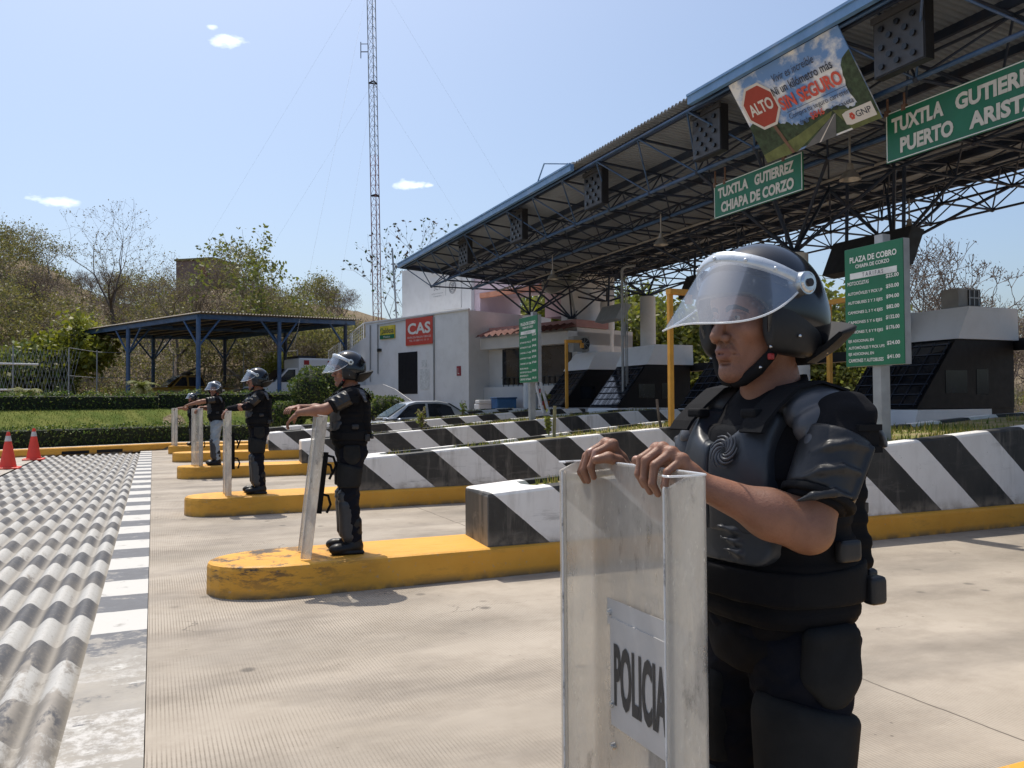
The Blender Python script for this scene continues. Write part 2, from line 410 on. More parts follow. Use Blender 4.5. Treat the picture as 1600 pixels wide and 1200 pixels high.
chip = t.math('MULTIPLY', t.ramp(t.noise(9, 10, .8), .46, .58), t.ramp(y, 4.7, 6.2, 1, 0)); c = t.mix(t.math('MULTIPLY', chip, t.math('LESS_THAN', t.math('FRACT', t.math('DIVIDE', t.math('SUBTRACT', y, 4.15), 1.235)), .55)), c, (.50, .48, .45))
M_KSTRIP = t.done(t.pbr(c, t.ramp(worn, .3, .7, .45, .8), 0, t.bump(worn, .4, .006), .5))
mb = MB()
for k in range(60): mb.bb((-0.395, -12+k*.735, -.08), (-0.035, -12+(k+1)*.735-.0001, .004))
tag(mb.build('kerb_strip', M_KSTRIP), 'flat concrete strip painted in black and white bars along the rumble strip', 'kerb strip', kind='structure')
mb = MB(); mb.bb((-3.26, -12, -.12), (-.03, 31.9, -.075))
tag(mb.build('drain_bed', M_CONC2), 'dusty concrete bed under the rumble strip ribs', 'ground', kind='structure')

# ------------------------------------------------------------------ toll islands
def yellow_mat(name, seed):
    t = NT(name)
    x, y, z = t.xyz(); big = t.noise(1.3, 6, .6); sc = t.noise(9, 8, .75, t.pos((.35, 1, 1)))
    c = t.mix(t.ramp(big, .35, .68), (.64, .305, .030), (.73, .37, .045))
    c = t.mix(t.ramp(sc, .56, .74, 0, .5), c, (.33, .2, .06))
    low = t.math('MULTIPLY', t.ramp(z, .0, .075, .9, 0), t.ramp(t.noise(6, 5), .3, .55)); c = t.mix(low, c, (.13, .1, .065))
    tip = t.math('MULTIPLY', t.ramp(x, .95, 1.9, 1, 0), t.ramp(t.noise(6.5, 8, .75, t.pos((.6, .6, 2.2))), .50, .58))
    tip = t.math('MULTIPLY', tip, t.ramp(z, .06, .24, .25, 1)); c = t.mix(t.math('MULTIPLY', tip, seed), c, (.045, .04, .035))
    c = t.mix(t.math('MULTIPLY', t.ramp(t.noise(22, 5, .7), .62, .68), .5), c, (.36, .31, .25))
    return t.done(t.pbr(c, t.ramp(sc, .3, .7, .5, .75), 0, t.bump(t.noise(24, 6, .65), .5, .006), .45))
M_YEL = yellow_mat('worn_yellow_kerb_paint', .95); M_YEL2 = yellow_mat('yellow_kerb_paint', .25)
t = NT('black_white_diagonal_stripes')
x, y, z = t.xyz()
u = t.math('ADD', x, t.math('MULTIPLY', z, 1.19)); u = t.math('ADD', u, t.math('MULTIPLY', t.math('SUBTRACT', t.noise(6, 3), .5), .02))
st = t.math('LESS_THAN', t.math('FRACT', t.math('DIVIDE', t.math('SUBTRACT', u, 3.80), 1.318)), .5)
smg = t.noise(2.4, 7, .65, t.pos((1, 1, .5)))
wh = t.mix(t.ramp(smg, .45, .75, 0, .5), (.80, .78, .75), (.60, .565, .52)); bk = t.mix(t.ramp(smg, .4, .75), (.022, .021, .02), (.05, .047, .042))
c = t.mix(st, bk, wh)
front = t.math('LESS_THAN', x, 2.852); c = t.mix(front, c, (.1, .095, .088))  # black end face, lightened in the colour for bounce and sheen
lowg = t.math('MULTIPLY', t.ramp(z, .28, .42, .6, 0), t.ramp(t.noise(7, 5), .35, .6)); c = t.mix(lowg, c, (.3, .26, .21))
drip = t.math('MULTIPLY', t.ramp(t.noise(5.5, 6, .7, t.pos((1, 1, .12))), .52, .70, 0, .55), t.ramp(t.noise(1.1, 3), .4, .6)); c = t.mix(drip, c, (.27, .24, .205))
chip = t.math('MULTIPLY', t.ramp(t.noise(19, 7, .75), .64, .68), t.ramp(t.noise(1.7, 3), .45, .6)); c = t.mix(t.math('MULTIPLY', chip, .8), c, (.24, .225, .205))
scuf = t.math('MULTIPLY', t.ramp(t.noise(3.0, 6, .72, t.pos((.35, 1, 2.4))), .57, .66, 0, .6), t.ramp(z, .3, .75, 1, .25)); c = t.mix(scuf, c, (.16, .145, .13))
M_STRIPE = t.done(t.pbr(c, .55, 0, t.bump(t.noise(30, 5), .2, .004), .45))
M_CAP = mat('bare_mortar', (.25, .245, .235), .9, var=.25, vs=6, bump=.4)
t = NT('planter_soil'); n1 = t.noise(3, 7, .7)
M_SOIL = t.done(t.pbr(t.mix(t.ramp(n1, .42, .58), (.30, .24, .14), (.17, .18, .05)), .95, 0, t.bump(t.noise(20, 5), .8, .03), .1))

def grass_field(name, pts, h, hv, mats, seed, label=None, w=.012, lean=.5):
    """many little blades as one mesh; pts is a list of (x, y, z)"""
    r = np.random.RandomState(seed); n = len(pts); p = np.array(pts)
    a = r.rand(n)*2*pi; hh = h*(1+hv*(r.rand(n)-.5)*2); la = r.rand(n)*2*pi; ln = lean*hh*r.rand(n)
    dx, dy = np.cos(a)*w, np.sin(a)*w
    V = np.zeros((n, 3, 3)); V[:, 0] = p + np.stack([dx, dy, 0*dx], 1); V[:, 1] = p - np.stack([dx, dy, 0*dx], 1)
    V[:, 2] = p + np.stack([np.cos(la)*ln, np.sin(la)*ln, hh], 1)
    F = np.arange(n*3).reshape(n, 3)
    return mesh_from(name, V.reshape(-1, 3), F, mats, r.randint(0, len(mats), n))
def leafmat(name, col, tr=.35, var=.35, vs=1.2, rough=.55):
    t = NT(name); c = Vector(col)
    oi = t.n('ShaderNodeObjectInfo'); n1 = t.noise(vs, 4, .6); n2 = t.noise(vs*9, 2)
    cc = t.mix(t.ramp(n1, .32, .68), tuple(c*(1-var)), tuple(c*(1+var))); cc = t.mix(t.ramp(n2, .35, .7, 0, .4), cc, tuple(Vector((c.x*1.25, c.y*1.08, c.z*.8))))
    d = t.pbr(cc, rough, 0, None, .35); tl = t.n('ShaderNodeBsdfTranslucent'); t.set(tl.inputs[0], t.mix(.5, cc, (c.x*1.5, c.y*1.6, c.z*.6)))
    mx = t.n('ShaderNodeMixShader'); mx.inputs[0].default_value = tr; t.l(d, mx.inputs[1]); t.l(tl.outputs[0], mx.inputs[2])
    return t.done(mx.outputs[0])
M_G1 = leafmat('lawn_green', (.075, .115, .022)); M_G2 = leafmat('lawn_yellow_green', (.17, .18, .045)); M_G3 = leafmat('straw', (.32, .25, .11))
ISL = [(1.18, 'the nearest yellow island, cut by the lower right corner, under the foreground officer'), (7.05, 'yellow toll island with scuffed black tip holding the striped barrier and the second nearest officer'),
       (12.55, 'yellow toll island of the long sleeved officer, third from the camera'), (19.1, 'yellow toll island with the officer in pale blue trousers'), (24.9, 'yellow toll island between the grey sedan lane and the farthest officer'),
       (29.15, 'farthest yellow toll island, under the farthest officer')]
def wtop(x): return min(0.765 + max(0, x-2.85)*0.066, 1.40) if x < 13 else 1.40
BOOTHX = 13.6
for k, (Y0, lab) in enumerate(ISL):
    xt = (0.5, 0.42, 0.42, 0.48, 0.5, 0.46)[k]
    w0, w1 = 0.92, 2.0
    R = root('toll_island', lab, 'traffic island', (xt, Y0, 0), 'toll islands between the lanes')
    def far(x): return Y0 + w0 + (w1-w0)*sstep(4.2, 10, x)
    def outl(ins, x0, xr):
        near = [(x, Y0+ins) for x in (2.0, 3.5, 5, 8, 12, 16, xr)]
        fr = [(x, far(x)-ins) for x in (xr, 16, 12, 10, 9, 8, 7, 6, 5, 4.2, 2.0)]
        tip = []
        for q in range(0, 13):
            a = pi/2 + pi*q/12; tip.append((x0 + .62 + .62*cos(a)*1.0 if True else 0, Y0+w0/2 + (w0/2-ins)*sin(a)))
        return near + fr + tip
    h = .27
    mb = MB()
    a, b, c_ = outl(0, xt, 26), outl(.004, xt+.004, 26), outl(.035, xt+.035, 26)
    mb.loft([[(p[0], p[1], -.03) for p in a], [(p[0], p[1], h-.04) for p in b], [(p[0]*1, p[1], h-.012) for p in outl(.012, xt+.012, 26)], [(p[0], p[1], h) for p in c_]], smooth=False)
    mb.add([(p[0], p[1], h) for p in c_], [tuple(range(len(c_)))])
    mb.build('kerb_base', M_YEL if k in (0, 1) else M_YEL2, R)
    # striped rim wall round a planter
    X0 = 2.84 if k < 2 else 2.78 if k == 2 else 3.1
    if k == 0: X0 = 4.4
    xw = [X0+.02, 3.4, 4.2, 5, 6, 7, 8, 9, 10, 11, 12, 13, BOOTHX]
    xw = [q for q in xw if q >= X0]
    def wall_outl(ins, zoff, first):
        near = [(x, Y0+.07+ins, wtop(x)+zoff) for x in xw]; near[0] = (X0+first, Y0+.07+ins, wtop(X0)+zoff)
        fr = [(x, far(x)-.07-ins, wtop(x)+zoff) for x in reversed(xw)]; fr[-1] = (X0+first+.07, far(X0)-.07-ins, wtop(X0)+zoff)
        near[-1] = (BOOTHX-ins, near[-1][1], near[-1][2]); fr[0] = (BOOTHX-ins, fr[0][1], fr[0][2])
        return near + fr
    ring0 = [(p[0], p[1], h-.005) for p in wall_outl(0, 0, 0)]; ring1 = wall_outl(0, -.035, 0); ring2 = wall_outl(.012, -.010, .012); ring3 = wall_outl(.035, 0, .035)
    inn = wall_outl(.17, 0, .75); inn2 = [(p[0], p[1], p[2]-.12) for p in wall_outl(.18, 0, .76)]
    n = len(inn); mid = (len(xw)); 
    # pointed start of the planting bed
    ym = (inn[0][1]+inn[-1][1])/2
    inn[0] = (X0+.52, ym-.02, wtop(X0+.5)); inn[-1] = (X0+.52, ym+.02, wtop(X0+.5)); inn2[0] = (X0+.6, ym-.02, inn[0][2]-.1); inn2[-1] = (X0+.6, ym+.02, inn[0][2]-.1)
    mb = MB(); mb.loft([ring0, ring1, ring2, ring3, inn], smooth=False); mb.loft([inn, inn2], smooth=False)
    mb.build('barrier_wall', M_STRIPE, R)
    mb = MB(); nn = len(xw)
    for i in range(nn-1):
        a_, b_, c2, d_ = inn2[i], inn2[i+1], inn2[n-2-i], inn2[n-1-i]
        up = lambda p, e=0.0: (p[0], p[1], p[2]+.075+e)
        mb.add([up(a_), up(b_), up(c2), up(d_)], [(0, 1, 2, 3)])
    mb.build('planting_soil', M_SOIL, R)
    if k:
        pts = []; rr = random.Random(k)
        for q in range(3800 if k == 1 else 1800):
            x = X0+.7 + (BOOTHX-X0-1)*rr.random()**.9; yy_ = Y0+.26 + (far(x)-Y0-.52)*rr.random()
            if sin(x*3.1+k*2)+sin(yy_*5+x)+.9*sin(x*.9) > -.5+.6*rr.random(): pts.append((x-xt, yy_-Y0, wtop(x)-.05))
        if pts:
            link('grass', grass_field('grass', pts, .075, .6, [M_G1, M_G2, M_G3, M_G2], k, w=.012), R)['kind'] = 'stuff'

# kerb on the far side, with drain openings, and its pavement
cpts = [(x, curb_y(x)) for x in (-30, -20, -14, -10, -7, -5, -4, -3, -2, -1, 0, .6, 2, 5, 10, 16, 24, 40)]
M_WALK = mat('pale_kerb_top', (.52, .47, .40), .85, var=.12, vs=2)
mb = MB(); mb.mi = 0
ra = [[(x, y, -.02), (x, y, .22), (x+.0, y+.03, .245), (x, y+.16, .25)] for x, y in cpts]
mb.loft(ra, closed=False, smooth=False)
mb.mi = 1
mb.loft([[(x, y+.16, .25), (x, y+.62, .255), (x, y+.62, .1)] for x, y in cpts], closed=False, smooth=False)
mb.mi = 2
for cx_ in (-2.35, -1.35):
    dx, dy = Vector((1, .52, 0)).normalized().xy; w_ = .44
    y0 = curb_y(cx_)
    mb.add([(cx_-dx*w_, y0-dy*w_-.006, .015), (cx_+dx*w_, y0+dy*w_-.006, .015), (cx_+dx*w_, y0+dy*w_-.006, .12), (cx_-dx*w_, y0-dy*w_-.006, .12)], [(0, 1, 2, 3)])
o = mb.build('kerb', [M_YEL2, M_WALK, mat('drain_dark', (.012, .011, .01), .9)])
tag(o, 'long yellow kerb with two black drain slots under the hedge', 'kerb', kind='structure')
# ------------------------------------------------------------------ canopy over the toll lanes
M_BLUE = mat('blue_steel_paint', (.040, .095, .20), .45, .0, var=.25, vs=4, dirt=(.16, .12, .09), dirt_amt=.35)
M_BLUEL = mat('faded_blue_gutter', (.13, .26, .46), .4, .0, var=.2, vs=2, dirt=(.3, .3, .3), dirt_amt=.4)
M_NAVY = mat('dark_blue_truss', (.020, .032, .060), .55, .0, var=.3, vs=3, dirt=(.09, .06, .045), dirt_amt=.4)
M_SHEET = mat('weathered_roof_sheet', (.27, .295, .33), .65, .1, var=.2, vs=.5, dirt=(.16, .15, .14), dirt_amt=.5)
M_WCOL = mat('white_column_paint', (.70, .69, .675), .75, var=.08, vs=2, dirt=(.35, .32, .28), dirt_amt=.35)
M_WHITE = mat('white_wall_paint', (.70, .695, .69), .8, var=.05, vs=1.2, bump=.1, dirt=(.50, .48, .45), dirt_amt=.3)
M_BLACK = mat('black_paint', (.014, .014, .016), .5, var=.2)
M_GREY = mat('galvanised_grey', (.33, .34, .345), .5, .3, var=.12, vs=6)
M_ORANGE = mat('orange_yellow_post_paint', (.62, .30, .035), .5, var=.12, vs=5, dirt=(.3, .18, .07), dirt_amt=.4)
M_RUST = mat('rusty_bracket', (.16, .09, .06), .8, var=.4, vs=30)

YA, YB = -3.2, 34.35
def roof_z(x): return 7.56 - .40*(1-abs(x-15.1)/5.35)
CAN = root('toll_canopy', 'huge dark space frame canopy with blue front gutter spanning the toll lanes', 'canopy', (15, 16, 0))
# corrugated roof sheets (ribs along x)
V = []; rib = .13; nyy = int((YB-YA)/rib); xs_ = (9.72, 12.4, 15.1, 17.8, 20.5)
mb = MB()
pro = [(0, 0), (.035, 0), (.06, .045), (.1, .045)]
rings = []
for i in range(nyy):
    for (o_, h_) in pro: rings.append([(x, YA+i*rib+o_+(0 if x > 9.8 else 0), roof_z(x)+.06+h_) for x in xs_])
mb.loft(rings, closed=False, smooth=False)
ob = mb.build('roof', M_SHEET, CAN); md = ob.modifiers.new('thick', 'SOLIDIFY'); md.thickness = .012
# fascia gutters in two lengths, with a gap where the sheet ends show
def fascia(y0, y1):
    mb = MB(); mb.mi = 0
    mb.bb((9.60, y0, 7.43), (9.70, y1, 7.60)); mb.mi = 1; mb.bb((9.66, y0, 7.605), (9.86, y1, 7.66)); mb.mi = 0; mb.bb((9.57, y0, 7.58), (9.605, y1, 7.625))
    mb.build('gutter', [M_BLUEL, mat('pale_flashing', (.50, .50, .48), .5, .2, var=.25, vs=3, dirt=(.3, .24, .17), dirt_amt=.6)], CAN)
fascia(18.3, YB); fascia(YA, 13.35)
mb = MB(); mb.cyl((9.62, 20.3, 7.6), (9.5, 19.6, 7.95), .02); mb.cyl((9.5, 19.6, 7.95), (9.62, 18.5, 7.66), .02); mb.build('stay_rod', M_BLUEL, CAN)
# purlins and end beam
mb = MB()
for x in (10.0, 11.5, 12.9, 14.3, 15.9, 17.3, 18.7, 20.2): mb.bb((x-.035, YA+.1, roof_z(x)-.09), (x+.035, YB-.02, roof_z(x)+.055))
mb.build('purlins', M_NAVY, CAN)
mb = MB()
for sx in ((9.72, 15.1), (15.1, 20.48)):
    a, b = Vector((sx[0], YB+.02, roof_z(sx[0])+.02)), Vector((sx[1], YB+.02, roof_z(sx[1])+.02))
    mb.add([a+Vector((0, 0, -.16)), b+Vector((0, 0, -.16)), b+Vector((0, 0, .1)), a+Vector((0, 0, .1)), a+Vector((0, -.06, -.16)), b+Vector((0, -.06, -.16)), b+Vector((0, -.06, .1)), a+Vector((0, -.06, .1))], [(0, 1, 2, 3), (7, 6, 5, 4), (4, 5, 1, 0), (3, 2, 6, 7)])
mb.build('end_beam', M_NAVY, CAN)
# regular space frame: bottom nodes half a module off the top nodes
m_ = 1.85; Y1 = YB-.35; ny = int((Y1-YA)/m_); ZB = 6.53
tx = [9.8+m_*i for i in range(6)] + [20.42]; bx = [10.72+m_*i for i in range(6)]
def tz(x): return roof_z(x)-.13
mb = MB(); mb.cyl((bx[0], YA, ZB), (bx[0], Y1-m_/2, ZB), .042, n=6)
for j in range(ny):
    y = Y1-m_/2-j*m_
    for dy in (-m_/2, m_/2): mb.cyl((bx[0], y, ZB), (9.8, y+dy, tz(9.8)), .021, n=5, cap=False)
mb.cyl((9.8, YA, tz(9.8)), (9.8, Y1, tz(9.8)), .03, n=5)
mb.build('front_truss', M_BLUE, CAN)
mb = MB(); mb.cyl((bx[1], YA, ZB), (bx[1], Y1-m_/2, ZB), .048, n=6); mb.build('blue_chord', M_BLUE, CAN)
mb = MB(); mb.cyl((13.85, YA, ZB), (13.85, Y1-.6, ZB), .035, n=6); mb.build('pale_conduit', mat('pale_conduit', (.30, .27, .24), .6, .1, var=.2), CAN)
mb = MB()
for x in bx[2:]: mb.cyl((x, YA, ZB), (x, Y1-m_/2, ZB), .034, n=5)
for x in tx[1:]: mb.cyl((x, YA, tz(x)), (x, Y1, tz(x)), .028, n=5)
for j in range(ny+1):
    yt = Y1-j*m_
    for i in range(len(tx)-1): mb.cyl((tx[i], yt, tz(tx[i])), (tx[i+1], yt, tz(tx[i+1])), .030, n=5, cap=False)
    if j == ny: break
    y = yt-m_/2
    for i in range(len(bx)-1): mb.cyl((bx[i], y, ZB), (bx[i+1], y, ZB), .030, n=5, cap=False)
    for i, x in enumerate(bx):
        for q in (i, i+1):
            if q == 0: continue
            for dy in (-m_/2, m_/2): mb.cyl((x, y, ZB), (tx[q], y+dy, tz(tx[q])), .021, n=5, cap=False)
        mb.sphere((x, y, ZB), .065, 6, 4)
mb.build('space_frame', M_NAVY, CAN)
# columns in pairs on the islands with inverted pyramids of struts
for k, (xc, yc, zt) in enumerate(((14.0, 30.3, 5.13), (16.9, 32.2, 5.25), (18.5, 31.9, 6.05), (17.85, 27.6, 5.75), (16.25, 20.4, 5.1), (13.05, 14.25, 4.86), (15.9, 14.1, 5.12), (14.4, 8.5, 5.1), (16.25, 8.5, 5.1))):
    mb = MB(); mb.cyl((xc, yc, .25), (xc, yc, zt), .30, n=24); cl = mb.build('column', M_WCOL, CAN)
    mb = MB(); mb.cyl((xc, yc, zt), (xc, yc, zt+.05), .22, n=12)
    yn = sorted([Y1-m_/2-j*m_ for j in range(ny)], key=lambda q: abs(q-yc))[:2]
    for a in sorted(bx, key=lambda q: abs(q-xc))[:3]:
        for b in yn: mb.cyl((xc, yc, zt+.03), (a, b, ZB), .040, n=6, cap=False)
    mb.build('strut', M_NAVY, cl)
# lamps under the frame
M_LAMP = mat('aluminium_lamp', (.40, .36, .31), .4, .5, var=.2, vs=12)
for (x, y) in ((11.9, 11.5), (12.2, 18.2), (12.2, 24.6), (20.3, 12.2), (16.9, 14.5)):
    R = root('canopy_lamp', {11.5: 'small dusty lamp hung above the long green overhead sign', 18.2: 'small lamp hung under the middle of the canopy front', 24.6: 'small pale lamp under the canopy toward its far end', 12.2: 'bell lamp hung at the bright back edge of the canopy', 14.5: 'small dark lamp near the tariff board below the frame'}[y], 'lamp', (x, y, 5.85), 'lamps hung under the canopy')
    mb = MB(); mb.cyl((x, y, 5.98), (x, y, 6.53), .02); mb.cyl((x, y, 5.88), (x, y, 6.02), .07, .05); mb.build('lamp_holder', M_LAMP, R)
    mb = MB(); mb.loft([[(x+.06*cos(a), y+.06*sin(a), 5.9) for a in np.linspace(0, 2*pi, 13)[:-1]], [(x+.13*cos(a), y+.13*sin(a), 5.84) for a in np.linspace(0, 2*pi, 13)[:-1]], [(x+.2*cos(a), y+.2*sin(a), 5.72) for a in np.linspace(0, 2*pi, 13)[:-1]]]); mb.build('lamp_shade', M_LAMP, R)

# lane signal panels under the front gutter
M_PANEL = mat('signal_panel_face', (.055, .056, .062), .55, var=.12, vs=5)
M_LENS = mat('lens_black', (.008, .008, .009), .3)
PAN_Y = [8.85, 13.5, 18.15, 22.95, 27.65]
PLAB = ['black lane signal panel beside the billboard, nearest to the camera', 'dark lane signal panel just left of the billboard', 'dark lane signal panel under the bare roof edge without gutter', 'dark lane signal panel second from the far end of the canopy', 'smallest dark lane signal panel at the far end of the canopy']
for k, y0 in enumerate(PAN_Y):
    R = root('lane_signal', PLAB[k], 'lane signal', (10.2, y0, 6.5), 'dotted lane signal panels')
    mb = MB(); s_ = .46
    mb.bb((10.16, y0-s_, 6.53), (10.34, y0+s_, 7.45)); mb.build('casing', M_BLACK, R)
    mb = MB(); mb.bb((10.145, y0-s_+.02, 6.55), (10.158, y0+s_-.02, 7.36)); mb.bb((10.11, y0-s_-.01, 7.37), (10.158, y0+s_+.01, 7.46)); mb.build('face', M_PANEL, R)
    mb = MB(); c0 = Vector((10.14, y0, 6.95))
    pts = [(i*.145, i*.145) for i in (-2, -1, 1, 2)] + [(i*.145, -i*.145) for i in (-2, -1, 1, 2)] + [(0, 0), (0, .29), (0, -.29), (.29, 0), (-.29, 0)]
    for (a, b) in pts: mb.cyl((10.142, y0+a*.98, 6.95+b*1.0), (10.10, y0+a*.98, 6.95+b*1.0), .042, .046, n=10); mb.cut()
    mb.build_parts('lens_hood', M_LENS, R)
    mb = MB(); mb.cyl((10.25, y0-.3, 7.45), (10.0, y0-.3, 7.5), .02); mb.cut(); mb.cyl((10.25, y0+.3, 7.45), (10.0, y0+.3, 7.5), .02); mb.build_parts('bracket', M_NAVY, R)

# green overhead destination signs
M_GREEN = mat('green_sign_sheet', (.008, .135, .062), .45, var=.1, vs=3, dirt=(.03, .12, .07), dirt_amt=.4)
M_LET = mat('white_sign_letters', (.70, .69, .64), .5, var=.06)
M_LETC = mat('cream_sign_letters', (.62, .58, .50), .55, var=.12, vs=8)
def overhead(name, lab, x, y_hi, y_lo, z0, z1, lines, xoff=0):
    R = root(name, lab, 'road sign', (x, (y_hi+y_lo)/2, z0), 'green overhead destination signs')
    mb = MB(); mb.bb((x, y_lo, z0), (x+.03, y_hi, z1)); mb.build('sign_plate', M_GREEN, R)
    mb = MB(); e = .016; X = x-.004
    for (a, b, c, d) in ((y_lo+.01, y_hi-.01, z0+.01, z0+.01+e), (y_lo+.01, y_hi-.01, z1-.01-e, z1-.01), (y_lo+.01, y_lo+.01+e, z0+.03, z1-.03), (y_hi-.01-e, y_hi-.01, z0+.03, z1-.03)): mb.bb((X, a, c), (x-.0005, b, d))
    mb.build('sign_border', M_LET, R)
    mb = MB()
    for (txt, yl, yr, zb, hh) in lines: add_text(mb, txt, (X-.003, yl, zb), (0, -1, 0), (0, 0, 1), 1, width=yl-yr, height=hh, bold=.045)
    mb.build('lettering', M_LETC, R)
    mb = MB()
    for y in (y_lo+.5, y_hi-.35 if name else 0, y_hi-.02):
        mb.bb((x-.01, y-.04, z1-.05), (x+.05, y+.04, z1+.05)); mb.cyl((x+.02, y, z1), (x+.02, y, 6.53), .02, n=6); mb.cut()
    mb.build_parts('hanger', M_RUST, R)
overhead('destination_sign', 'small green overhead sign reading TUXTLA GUTIERREZ CHIAPA DE CORZO under the billboard', 11.0, 14.38, 11.76, 5.50, 6.22,
         [('TUXTLA', 14.24, 13.27, 5.90, .22), ('GUTIERREZ', 13.08, 11.98, 5.90, .22), ('CHIAPA DE CORZO', 14.14, 11.98, 5.585, .225)])
overhead('destination_sign', 'long green overhead sign reading TUXTLA GUTIERREZ PUERTO ARISTA at the right edge', 11.0, 9.86, 6.35, 5.47, 6.29,
         [('TUXTLA', 9.74, 8.78, 5.92, .25), ('GUTIERREZ', 8.58, 7.05, 5.92, .25), ('PUERTO', 9.58, 8.62, 5.57, .25), ('ARISTA', 8.36, 7.30, 5.57, .25)])

# billboard slung under the gutter, leaning back under the roof
BB = root('billboard', 'printed stop sign advertisement banner slung under the blue roof gutter', 'billboard', (10.2, 11, 6.1))
TL, TR, BL = Vector((9.74, 12.27, 7.44)), Vector((9.74, 9.62, 7.44)), Vector((10.58, 12.2, 6.08))
Ub = TR-TL; Vb = BL-TL; wb, hb = Ub.length, Vb.length; Ub.normalize(); Vb.normalize(); nb = Vb.cross(Ub).normalized()
if nb.x > 0: nb = -nb
def bp(u, v, l=0.0): return TL + Ub*(u*wb) + Vb*(v*hb) + nb*l
t = NT('printed_sky'); x, y, z = t.xyz()
cl = t.noise(1.15, 8, .62, t.pos((1.0, 1.3, 2.0)))
M_PSKY = t.done(t.pbr(t.mix(t.ramp(cl, .46, .60), (.15, .29, .58), (.82, .82, .82)), .5, 0, None, .3))
mb = MB(); q = [bp(0, 0), bp(1, 0), bp(1, 1), bp(0, 1)]; mb.add(q + [p-nb*.02 for p in q], [(0, 3, 2, 1), (4, 5, 6, 7), (0, 1, 5, 4), (1, 2, 6, 5), (2, 3, 7, 6), (3, 0, 4, 7)]); mb.build('banner_sheet', M_PSKY, BB)
def bpoly(mb, pts, l): mb.add([bp(u, v, l) for u, v in pts], [tuple(range(len(pts)))])
M_PB = mat('printed_bushes', (.035, .060, .030), .6, var=.6, vs=9); M_PGR = mat('printed_verge', (.13, .15, .05), .6, var=.35, vs=5); M_PRD = mat('printed_asphalt', (.14, .14, .145), .6, var=.15, vs=4)
M_RED = mat('sign_red', (.36, .045, .028), .5, var=.08); M_INK = mat('dark_print', (.028, .036, .06), .5); M_REDP = mat('red_print', (.62, .09, .06), .5); M_PCREAM = mat('cream_print', (.68, .63, .58), .5, var=.05); M_PPOLE = mat('brown_print', (.17, .09, .06), .6, var=.3, vs=12)
r = random.Random(5)
top = [(u, .57 + .20*sstep(.1, .55, u) - .03*sin(u*13) - .05*r.random() - .07*max(0, 1-abs(u-.75)/.08)) for u in np.linspace(.0, 1, 60)]
mb = MB(); bpoly(mb, top + [(1, .98), (0, .98)], .003); 
tr = [(.90, .9)] + [(.90+.012*r.random()-.035*sin(pi*k/9)*.9, .80-.05*k+.01*r.random()) for k in range(10)] + [(.93, .30), (.97, .27), (1, .25), (1, .9)]
bpoly(mb, tr, .004); mb.build('printed_bushes', M_PB, BB)
mb = MB(); bpoly(mb, [(0, .90), (.35, .84), (.62, .76), (.70, .735), (.66, .80), (.30, 1.0), (0, 1.0)], .006); bpoly(mb, [(.70, .735), (.80, .78), (1, .93), (1, 1), (.78, 1.0)], .006); mb.build('printed_verge', M_PGR, BB)
mb = MB(); bpoly(mb, [(.70, .775), (.715, .775), (.64, 1.0), (.36, 1.0)], .008); mb.build('printed_road', M_PRD, BB)
mb = MB(); bpoly(mb, [(.700, .78), (.704, .78), (.512, 1.0), (.495, 1.0)], .010); mb.build('printed_road_line', M_PCREAM, BB)
def octa(r_): return [(.185+r_*cos(pi/8+k*pi/4), .375+r_*1.0*sin(pi/8+k*pi/4)*wb/hb) for k in range(8)]
mb = MB(); bpoly(mb, [(.195, .6), (.225, .6), (.275, 1.0), (.25, 1.0)], .012); mb.build('printed_pole', M_PPOLE, BB)
mb = MB(); bpoly(mb, octa(.168), .014); mb.build('printed_sign_rim', M_PCREAM, BB)
mb = MB(); bpoly(mb, octa(.148), .016); mb.build('printed_stop_sign', M_RED, BB)
def btext(mb, txt, u, v, w, h, bold=0.0, l=.02, shear=0.0): add_text(mb, txt, bp(u, v, l), Ub, -Vb, 1, width=w*wb, height=h*hb, bold=bold, shear=shear)
mb = MB(); btext(mb, 'ALTO', .075, .45, .225, .14, .03); mb.build('stop_lettering', M_PCREAM, BB)
mb = MB(); btext(mb, 'Vivir es increíble', .385, .21, .36, .085, .0, shear=.3); btext(mb, 'Ni un kilómetro más', .33, .345, .52, .095, .012); btext(mb, 'Compra tu seguro carretero', .37, .66, .53, .075); btext(mb, 'desde', .43, .742, .085, .058); btext(mb, 'en la caseta', .66, .742, .22, .056)
bpoly(mb, [(.37, .56), (.88, .56), (.88, .565), (.37, .565)], .02); mb.build('dark_lettering', M_INK, BB)
mb = MB(); btext(mb, 'SIN SEGURO', .345, .53, .53, .15, .035); mb.cut(); btext(mb, '$846', .53, .748, .115, .085, .02); mb.build_parts('red_lettering', M_REDP, BB)
mb = MB(); bpoly(mb, [(.755, .815), (.79, .80), (.985, .80), (.985, .95), (.79, .95), (.755, .93)], .018); mb.build('logo_patch', M_PCREAM, BB)
mb = MB(); btext(mb, 'GNP', .85, .90, .115, .065, .004, .022); mb.build('logo_lettering', M_INK, BB)
mb = MB()
for a in range(6): 
    u0, v0 = .82+.012*cos(a*pi/3), .868+.024*sin(a*pi/3); bpoly(mb, [(u0+.009*cos(b), v0+.018*sin(b)) for b in np.linspace(0, 2*pi, 8)[:-1]], .022)
mb.build('logo_mark', M_REDP, BB)

